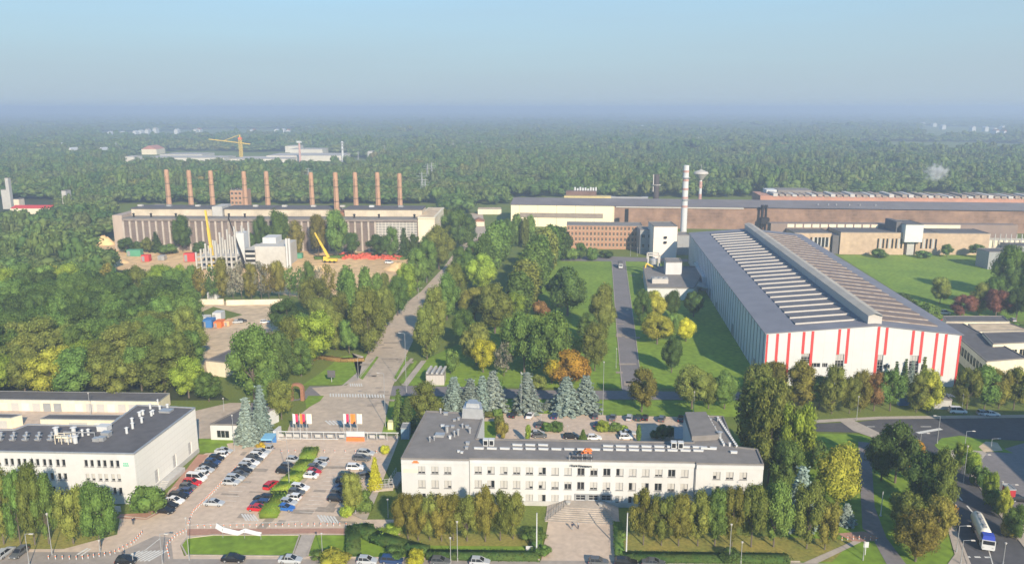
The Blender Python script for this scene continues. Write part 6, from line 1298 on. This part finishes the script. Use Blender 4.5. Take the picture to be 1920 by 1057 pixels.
# tanker
def tanker():
    A, B = P(1822, 980), P(1851, 1043); u, L = unit(A, B); c = lerp(A, B, .5); e = empty("tanker_truck", (c[0]+.4, c[1], .11), atan2(u[1], u[0])); tag(e, "cream tanker truck with a blue and white cab driving down the right road", "truck")
    r = 1.25; w = MB(); n = 16; secs = []
    for x, k in ((-6.0, .55), (-5.7, .9), (-5.2, 1), (2.2, 1), (2.7, .9), (3.0, .55)): secs.append([(x, r*k*cos(2*pi*i/n), 2.35+r*k*sin(2*pi*i/n)) for i in range(n)])
    loft(secs).build("tank", mat("cream_paint", (.78, .74, .62), .35, .04, .5), e, smooth=True)
    w = MB(); w.box(-5, -.35, 3.6, 2, .35, 3.66); [w.cyl(x, 0, 3.66, 3.9, .3, n=10) for x in (-4, -1.5, 1)]; w.build("catwalk", M_grey, e)
    w = MB(); w.box(-5.8, -.5, .9, 5.5, .5, 1.15); w.build("chassis", M_black, e)
    w = MB(); w.box(3.5, -1.22, .7, 5.6, 1.22, 2.6); w.build("cab", M_white, e); w = MB(); w.prism([(3.5, -1.15), (5.3, -1.15), (5.3, 1.15), (3.5, 1.15)], 2.603, 3.5, taper=.9); w.build("cab_roof", mat("deep_blue_paint", (.04, .07, .42), .4, .1, .5), e)
    w = MB(); w.box(5.6, -1.05, 1.75, 5.64, 1.05, 2.55); w.build("windscreen", M_glass, e); w = MB(); w.box(5.6, -1.1, .6, 5.7, 1.1, .95); w.build("bumper", M_white, e)
    for x in (-5, -3.8, -2.6, 2.6, 4.8):
        for s in (-1, 1): w = MB(); w.bar((x, s*.85, .5), (x, s*1.2, .5), .5, 14); w.build("wheel", M_black, e)
    for s in (-1, 1): w = MB(); w.box(5.3, s*1.45-.1, 2.0, 5.4, s*1.45+.1, 2.5); w.build("mirror", M_black, e); w = MB(); w.box(5.64, s*.85-.15, 1.05, 5.7, s*.85+.15, 1.25); w.build("headlight", M_blind, e)
tanker()

# ================================================================ lamps, poles, flags, gate and small things
def lamp(px, yb, yt, label, arm=1, group="street lamps", double=False):
    X, Y = P(px, yb); z = ZA(X, Y, yt); e = empty("street_lamp", (X, Y, 0)); tag(e, label, "street lamp", group); w = MB(); w.cyl(0, 0, 0, .9, .13, n=8); w.cyl(0, 0, .9, z, .085, .055, n=8); w.build("pole", M_metal, e)
    for s in ([arm, -arm] if double else [arm]):
        if s: w = MB(); w.bar((0, 0, z-.05), (s*1.3, -.3, z+.25), .05, 6); w.build("arm", M_metal, e); w = MB(); w.prism([(s*1.1, -.5), (s*2.0, -.5), (s*2.0, -.15), (s*1.1, -.15)], z+.2, z+.34, taper=.8); w.build("lamp_head", M_pale, e)
        else: w = MB(); w.cyl(0, 0, z, z+.35, .12, .24, n=10); w.cyl(0, 0, z+.35, z+.45, .26, .08, n=10); w.build("lamp_head", M_pale, e)
LP = [(98, 1040, 965, 0, "before the trees at the left white building, taller one"), (55, 1060, 1000, 1, "at the bottom left corner"), (188, 1035, 1015, 0, "short one beside the right tree before the left white building"), (305, 1057, 1000, 1, "at the zebra crossing bottom left"), (355, 1050, 973, 0, "left of the oval lawn"), (543, 913, 825, -1, "standing in the hedge strip"), (605, 1045, 1002, 0, "on the lawn right of the slanting path"), (667, 963, 938, 0, "short one at the olive tree in the car park"),
      (728, 970, 938, 0, "short one by the steps left of the office"), (723, 800, 700, -1, "tall one at the right of the gate square"), (762, 735, 625, -1, "tall one right of the crossroads"), (696, 660, 632, 1, "at the start of the avenue"), (672, 710, 670, 1, "on the left pavement of the avenue"), (634, 650, 608, 0, "on the lawn left of the avenue"), (858, 1052, 980, 0, "in front of the left tree row, taller one"), (845, 1056, 1010, 0, "in front of the left tree row, shorter one"),
      (1367, 1055, 985, 0, "in front of the right tree row, taller one"), (1389, 1057, 1018, 0, "in front of the right tree row, shorter one"), (1014, 790, 778, 0, "short one in the courtyard back row"), (1064, 815, 800, 0, "short one in the courtyard front row"), (984, 835, 812, 0, "short one beside the narrow poplar in the courtyard"), (1130, 778, 680, 0, "tall one behind the courtyard"), (977, 776, 700, 0, "tall one left of the courtyard blue spruce"), (1300, 775, 736, 0, "behind the right courtyard wing"),
      (1606, 788, 745, 0, "left one before the striped hall"), (1757, 832, 780, -1, "at the road junction on the right, tallest"), (1803, 772, 740, 0, "in the shade right of the hall gate"), (1725, 836, 812, 1, "at the road junction beside the dark trees"), (1808, 845, 808, 1, "on the grass corner of the junction"), (1806, 905, 838, 0, "along the far kerb, upper one"), (1858, 840, 822, 1, "on the bare patch by the shaded lot"), (1838, 875, 852, 1, "at the edge of the shaded lot"), (1888, 930, 908, 1, "beside the red kiosk"),
      (1872, 960, 905, 0, "among the bright young trees by the road"), (1793, 1035, 985, 1, "left of the tanker"), (1801, 1057, 1012, 1, "with a long arm in front of the tanker"), (1880, 1060, 1020, 0, "right of the tanker"), (1618, 1050, 1018, 0, "on the lawn at the bottom right"), (1155, 690, 655, 0, "beside the lower part of the straight road"), (1110, 475, 455, 0, "by the brick block"), (1182, 480, 462, 0, "at the far end of the straight road, left one"), (1195, 480, 465, 0, "at the far end of the straight road, right one"),
      (765, 570, 545, -1, "along the avenue, middle one"), (785, 560, 540, 1, "along the avenue, right one"), (725, 610, 588, -1, "along the avenue, lower left one"), (800, 530, 512, 1, "along the avenue, upper one"), (250, 1057, 1040, 0, "shortest at the bottom left crossing"), (420, 770, 748, 0, "by the gatehouse"), (170, 778, 738, 0, "in the yard behind the left white building"), (440, 845, 780, 0, "in front of the gatehouse")]
for x, yb, yt, a, l in LP: lamp(x, yb, yt, "grey street lamp "+l, a)
def pole(name, px, yb, yt, label, cat, m=M_white, r=.13):
    X, Y = P(px, yb); z = ZA(X, Y, yt); e = empty(name, (X, Y, 0)); tag(e, label, cat); w = MB(); w.cyl(0, 0, 0, .3, r*2.2, n=10); w.cyl(0, 0, .3, z, r, r*.6, n=10); w.build("mast", m, e); w = MB(); w.cyl(0, 0, z, z+.2, r*1.1, r*.4, n=8); w.build("finial", M_grey, e); return e, z
pole("flagpole", 1006, 1040, 962, "white bare flagpole left of the entrance square", "flagpole", r=.16); pole("flagpole", 1174, 1042, 962, "white bare flagpole right of the entrance square", "flagpole", r=.16); pole("post", 1651, 967, 922, "white post on the grass between footpath and dark trees", "post", r=.12)
FL = {"w": (.80, .78, .72), "r": (.62, .03, .10), "o": (.80, .25, .05), "c": (.80, .76, .62)}
k = 0
for gx, side in ((0, "left"), (94.5, "right")):
    for j, (x, cs) in enumerate(((551, "wr"), (564, "or"), (576.5, "cc")) if not gx else ((551, "wr"), (563.5, "oo"), (576, "cc"))):
        e, z = pole("flagpole", x+gx, 822, 775, f"flagpole with {('white and red', 'orange', 'cream')[j]} banner in the {side} group above the gate", "flagpole", r=.07); h = 2.9
        for i, c in enumerate(cs):
            w = MB(); x0 = .1+i*.68; nseg = 4
            for s in range(nseg): a = x0+.68*s/nseg; b = x0+.68*(s+1)/nseg; ya, yb_ = .06*sin(a*5), .06*sin(b*5); w.poly([(a, ya, z-h), (b, yb_, z-h), (b, yb_, z-.1), (a, ya, z-.1)]); w.poly([(b, yb_+.02, z-h), (a, ya+.02, z-h), (a, ya+.02, z-.1), (b, yb_+.02, z-.1)])
            o = w.build("banner", M_cloth, e); o.color = (*FL[c], 1)
            if c == "r" or (c == "o" and i == 1): w = MB(); w.poly([(x0+.02, -.09, z-h), (x0+.66, -.09, z-h), (x0+.66, -.09, z-h+.8), (x0+.1, -.09, z-h+.5)]); w.build("banner_foot", M_black, e)
# gate fence
def gate():
    R = root("gate_fence", "white framed gate fence with grey panels across the top of the car park", "fence"); A, B = P(520, 823), P(748, 826); u, L = unit(A, B); v = (-u[1], u[0]); at = lambda s, d=0: (A[0]+u[0]*s+v[0]*d, A[1]+u[1]*s+v[1]*d); sx = lambda x: (x-520)/228*L
    w = MB(); a, b = at(0), at(L); w.bar((*a, 2.3), (*b, 2.3), .13); w.build("top_rail", M_white, R); w = MB(); w.bar((*at(0), .25), (*at(sx(635)), .25), .1); w.build("bottom_rail", M_white, R)
    for x in (523, 537, 551, 564, 575, 585, 607.5, 631, 648, 690, 707, 726, 745): w = MB(); w.bar((*at(sx(x)), 0), (*at(sx(x)), 2.3), .08); w.build("post", M_white, R)
    bars = MB()
    for i in range(150): s = L*(i+.5)/150; bars.bar((*at(s), .3), (*at(s), 2.2), .018)
    bars.build("bars", M_metal, R)
    for x in (528, 543, 557, 574, 597, 620, 642, 699, 717): w = MB(); p = at(sx(x), -.2); w.box(p[0]-.75, p[1]-.12, .8, p[0]+.75, p[1], 1.7); w.build("panel", M_blind, R)
    w = MB(); p = at(0); w.prism([(p[0]-.5, p[1]-1.5), (p[0]+.3, p[1]-1.5), (p[0]+.5, p[1]+2), (p[0]-.2, p[1]+2)], 0, 3.0); w.build("end_pillar", M_wallw, R)
    T = root("notice_board", "long white board above an orange banner at the gate fence", "sign"); p, q_ = at(sx(651), -.6), at(sx(685), -.6); w = MB(); w.prism([p, q_, (q_[0], q_[1]+.3), (p[0], p[1]+.3)], 1.3, 2.75); w.build("board", M_white, T); w = MB(); w.prism([(p[0]+.1, p[1]-.3), (q_[0], q_[1]-.3), (q_[0], q_[1]-.2), (p[0]+.1, p[1]-.2)], .1, 1.25); w.build("banner", M_oran, T); w = MB(); w.bar((*p, 0), (*p, 1.3), .1); w.bar((*q_, 0), (*q_, 1.3), .1); w.build("post", M_grey, T)
    T = root("gate_booth", "grey-blue glazed turnstile booth at the right end of the gate fence", "booth"); q, z = front_quad(752, 767, 823, 803, 4); w = MB(); w.prism(q, 0, z); w.build("body", mat("blue_grey_glass", (.25, .36, .45), .3, .1, .5), T); roofslab(T, q, z+.02, M_metal, .15, .15)
    T = root("barrier_box", "pale yellow box cabinet on the grass right of the gate", "cabinet"); q, z = front_quad(727, 737, 806, 792, 2.2); w = MB(); w.prism(q, 0, z); w.build("body", mat("pale_yellow_paint", (.72, .68, .36), .6, .05, .5), T); w = MB(); w.box(q[0][0]+.2, q[0][1]-.05, .3, q[1][0]-.2, q[0][1]-.02, z-.3); w.build("door", M_wallw2, T)
gate()
q, z = front_quad(396, 443, 824, 796, 15); q = [P(396, 824), P(446, 825), P(452, 790), P(424, 790)]; q = [q[0], q[1], (q[1][0]+6, q[1][1]+14), (q[0][0]+4, q[0][1]+14)]
T = simple_block("gatehouse", "small white gatehouse with dark roof beside the blue spruces", "building", q, ZT(396, 824, 796), M_wallw, M_roofd); w = MB(); A = q[0]; w.box(A[0]+1.8, A[1]-.1, .9, A[0]+5.2, A[1]-.02, 2.8); o = w.build("window", M_glass, T)
for i in range(3): w = MB(); w.box(A[0]+1.8+i*1.15, A[1]-.16, .9, A[0]+1.9+i*1.15, A[1]-.102, 2.8); w.build("mullion", M_white, o)
q = [P(388, 703), P(423, 707)]; q = [q[0], q[1], (q[1][0]+3, q[1][1]+13), (q[0][0]+3, q[0][1]+13)]; simple_block("brick_hut", "cream hut with a black flat roof at the lower end of the dirt yard", "building", q, ZT(388, 703, 676), M_wallw2, M_roofd, win=[(1, 2, 1, 1.2, 1.4, 1.6, 2)])
q, z = front_quad(799, 833, 722, 703, 7); T = simple_block("bin_shelter", "grey corrugated shelter with slatted top on the lawn right of the avenue", "shelter", q, z, stripes("shelter_panels", (.50, .47, .44), (.36, .34, .32), 1.0, 0, .1, rough=.8), M_grey)
for i in range(4): w = MB(); w.box(q[0][0]+i*1.6, q[0][1]+.2, z+.4, q[0][0]+i*1.6+.7, q[2][1]-.2, z+.9); w.build("slat", M_blind, T)
# brick arch
T = root("brick_arch", "orange brick arch at the footpath left of the gate square", "arch"); A, B = P(547, 750), P(568, 750); m = lerp(A, B, .5); R_ = unit(A, B)[1]/2
w = MB(); w.box(A[0]-.5, A[1]-.6, 0, A[0]+.5, A[1]+.6, 4.0); w.build("pier", M_brick, T); w = MB(); w.box(B[0]-.5, B[1]-.6, 0, B[0]+.5, B[1]+.6, 4.0); w.build("pier", M_brick, T)
w = MB()
for i in range(10):
    a, b = pi*i/10, pi*(i+1)/10; f = lambda t, r: (m[0]-cos(t)*r, 4.0+sin(t)*r*.7)
    for sy, fl in ((-.6, False), (.6, True)):
        pts = [f(a, R_-.5), f(a, R_+.5), f(b, R_+.5), f(b, R_-.5)]; w.poly([(x, m[1]+sy, zz) for x, zz in pts], not fl)
    w.poly([(f(a, R_+.5)[0], m[1]-.6, f(a, R_+.5)[1]), (f(a, R_+.5)[0], m[1]+.6, f(a, R_+.5)[1]), (f(b, R_+.5)[0], m[1]+.6, f(b, R_+.5)[1]), (f(b, R_+.5)[0], m[1]-.6, f(b, R_+.5)[1])])
w.build("arch_ring", M_brick, T)
# bus shelter
T = root("bicycle_shelter", "light blue shelter at the top left corner of the car park", "shelter"); q, z = front_quad(490, 511, 842, 822, 4)
for p in q: w = MB(); w.bar((*p, 0), (*p, 2.5), .08); w.build("post", M_metal, T)
w = MB(); w.prism(q, 2.5, 2.9); w.build("roof", mat("light_blue_paint", (.22, .48, .68), .5, .08, .5), T); w = MB(); w.prism([q[3], q[2], (q[2][0], q[2][1]+.1), (q[3][0], q[3][1]+.1)], .2, 2.4); w.build("back_panel", M_blue, T)
for i in range(3): w = MB(); w.box(q[0][0]+.4+i*.9, q[0][1]+.4, 0, q[0][0]+1.1+i*.9, q[0][1]+1.1, 1.3); w.build("bin", M_blind, T)
# zigzag white sculpture on the oval lawn
pts = [(402, 1003, 996), (412, 1008, 999), (440, 1006, 1003), (448, 1004, 999), (462, 1006, 1002), (484, 1007, 1005)]
T = root("zigzag_canopy", "white folded zigzag canopy on thin legs at the top of the oval lawn", "sculpture"); w = MB(); prev = None
X0, Y0 = P(402, 1008); cur = [(0, .9, 2.6), (1.8, .2, 2.1), (5.2, .0, 1.55), (6.4, .5, 1.95), (9.2, .1, 1.6), (10.0, .4, 1.3)]
for a, b in zip(cur, cur[1:]):
    tk = lambda p: .75-.04*p[0]
    A1, B1 = (X0+a[0], Y0+a[1]-.2, a[2]-tk(a)), (X0+b[0], Y0+b[1]-.2, b[2]-tk(b)); A2, B2 = (X0+a[0], Y0+a[1]+.5, a[2]+.1), (X0+b[0], Y0+b[1]+.5, b[2]+.1)
    w.poly([A1, B1, B2, A2]); w.poly([(p[0], p[1]+.05, p[2]-.04) for p in (A2, B2, B1, A1)])
w.build("canopy", M_white, T)
for a in cur[1::2]: w = MB(); w.bar((X0+a[0], Y0+a[1], 0), (X0+a[0], Y0+a[1], a[2]), .06); w.build("leg", M_grey, T)
# boards and signs
for x, yb, yt, w_, hh, m, lab in ((622, 716, 694, 15, 2.4, M_roofd, "dark square information board on the lawn left of the avenue"), (993, 1032, 1023, 14, 1.3, M_white, "small white sign on the grass left of the entrance square"), (1622, 1040, 1015, 9, 1.2, M_white, "white sign on a pole at the bottom right lawn"), (221, 962, 948, 14, 1.3, M_white, "white notice board under the tree beside the left white building")):
    X, Y = P(x, yb); z = ZA(X, Y, yt); ww = w_*MPP(x, yb)/2; T = root("sign_board", lab, "sign"); s = MB(); s.box(X-ww, Y-.08, z-hh, X+ww, Y+.02, z); s.build("board", m, T); s = MB(); s.bar((X, Y+.05, 0), (X, Y+.05, z-hh*.3), .09); s.build("post", M_white, T)
T = root("blue_shed", "blue clad shed glimpsed between the trees before the striped hall", "shed"); q, z = front_quad(1685, 1705, 760, 740, 5); w = MB(); w.prism(q, 0, z); w.build("body", M_blue, T); roofslab(T, q, z+.02, M_metal, .2, .2)
T = root("red_kiosk", "red kiosk at the right edge beside the bright young trees", "kiosk"); q, z = front_quad(1890, 1902, 942, 918, 3); w = MB(); w.prism(q, 0, z); w.build("body", mat("dark_red_paint", (.40, .03, .04), .6, .1, .5), T); roofslab(T, q, z+.02, M_grey, .15, .15)
q = [P(1744, 766), P(1783, 768)]; q = [q[0], q[1], (q[1][0], q[1][1]+5), (q[0][0], q[0][1]+5)]; simple_block("low_store", "low grey store in the shade before the hall gate", "shed", q, 3, M_conc, M_roof)
# bollards
def bollard_mesh():
    a = MB(); a.cyl(0, 0, 0, .85, .09, n=8); b = MB(); b.cyl(0, 0, .45, .70, .1, n=8); return a.mesh("bollard", M_white), b.mesh("red_band", M_oran)
BA, BB = bollard_mesh()
def bollards(pts, n, phrase):
    for a, b, k in zip(pts, pts[1:], n):
        A, B = P(*a), P(*b)
        for i in range(k): c = lerp(A, B, (i+.5)/k); o = link("bollard", BA); o.location = (c[0], c[1], .14); tag(o, f"red-banded white bollard {phrase}", "bollard", "bollards "+phrase); link("red_band", BB, o)
bollards([(352, 988), (362, 962), (400, 925), (440, 882), (468, 855)], [5, 14, 12, 8], "in the line between the parking rows")
bollards([(365, 990), (560, 987), (655, 986)], [16, 8], "along the red path at the foot of the car park")
bollards([(318, 1050), (312, 1025), (330, 1006), (352, 996)], [4, 4, 4], "around the left end of the oval lawn")
bollards([(85, 1048), (150, 1049), (212, 1040), (250, 1020), (268, 1000)], [5, 6, 5, 5], "at the left street corner")
bollards([(1573, 1014), (1605, 1011), (1648, 1014)], [3, 4], "across the red path at the bottom right")
bollards([(522, 850), (560, 848), (735, 850)], [3, 9], "across the upper car park")
# people (continuous skinned figures)
def person(px, py, label, shirt, pants, face=0):
    X, Y = P(px, py); e = bpy.data.meshes.new("person"); J = {"pelvis": (0, 0, .92), "chest": (0, .01, 1.3), "neck": (0, .01, 1.47), "head": (0, .03, 1.58), "crown": (0, .02, 1.72), "ls": (-.18, 0, 1.4), "le": (-.24, -.04, 1.12), "lh": (-.22, .10, .88), "rs": (.18, 0, 1.4), "re": (.24, .04, 1.12), "rh": (.23, -.08, .86),
             "lk": (-.10, .12, .5), "la": (-.11, .04, .08), "lt": (-.11, .2, .04), "rk": (.10, -.02, .5), "ra": (.11, -.22, .1), "rt": (.11, -.06, .03)}
    rad = dict(pelvis=.14, chest=.16, neck=.06, head=.095, crown=.07, ls=.07, le=.048, lh=.04, rs=.07, re=.048, rh=.04, lk=.07, la=.045, lt=.035, rk=.07, ra=.045, rt=.035)
    E = [("pelvis", "chest"), ("chest", "neck"), ("neck", "head"), ("head", "crown"), ("chest", "ls"), ("ls", "le"), ("le", "lh"), ("chest", "rs"), ("rs", "re"), ("re", "rh"), ("pelvis", "lk"), ("lk", "la"), ("la", "lt"), ("pelvis", "rk"), ("rk", "ra"), ("ra", "rt")]
    ks = list(J); e.from_pydata([J[k] for k in ks], [(ks.index(a), ks.index(b)) for a, b in E], []); o = link("person", e); o.modifiers.new("skin", 'SKIN'); sm = o.modifiers.new("sub", 'SUBSURF'); sm.levels = sm.render_levels = 1
    for i, k in enumerate(ks): e.skin_vertices[0].data[i].radius = (rad[k], rad[k]); e.skin_vertices[0].data[i].use_root = k == "pelvis"
    dg = bpy.context.evaluated_depsgraph_get(); me = bpy.data.meshes.new_from_object(o.evaluated_get(dg)); bpy.data.objects.remove(o)
    me.materials.clear(); [me.materials.append(m) for m in (mat("skin", (.50, .32, .24), .7, .05, 5), shirt, pants, mat("dark_hair", (.05, .035, .025), .8, .1, 5))]
    for p in me.polygons: z = p.center.z; p.material_index = 3 if z > 1.66 else 0 if z > 1.48 or (abs(p.center.x) > .19 and z < .98) else 1 if z > .95 else 2
    o = link("person", me); o.location = (X, Y, .15); o.rotation_euler[2] = radians(face); tag(o, label, "person"); return o
M_navy = mat("navy_cloth", (.02, .03, .07), .9, .1, 3)
person(250, 984, "person in dark clothes walking on the forecourt beside the left white building", M_navy, M_roofd, 30); person(231, 1046, "person in dark clothes at the corner of the zebra crossing", M_roofd, M_navy, 80)
person(1073, 994, "person in dark clothes walking left of a companion on the entrance square", M_navy, M_grey, 10); person(1084, 992, "person in grey walking right of a companion on the entrance square", M_grey, M_navy, -10)
person(215, 979, "person in a pale top beside the tree at the left white building", M_blind, M_navy, 60); person(742, 826, "person in dark clothes standing at the turnstile booth", M_roofd, M_navy, 0)
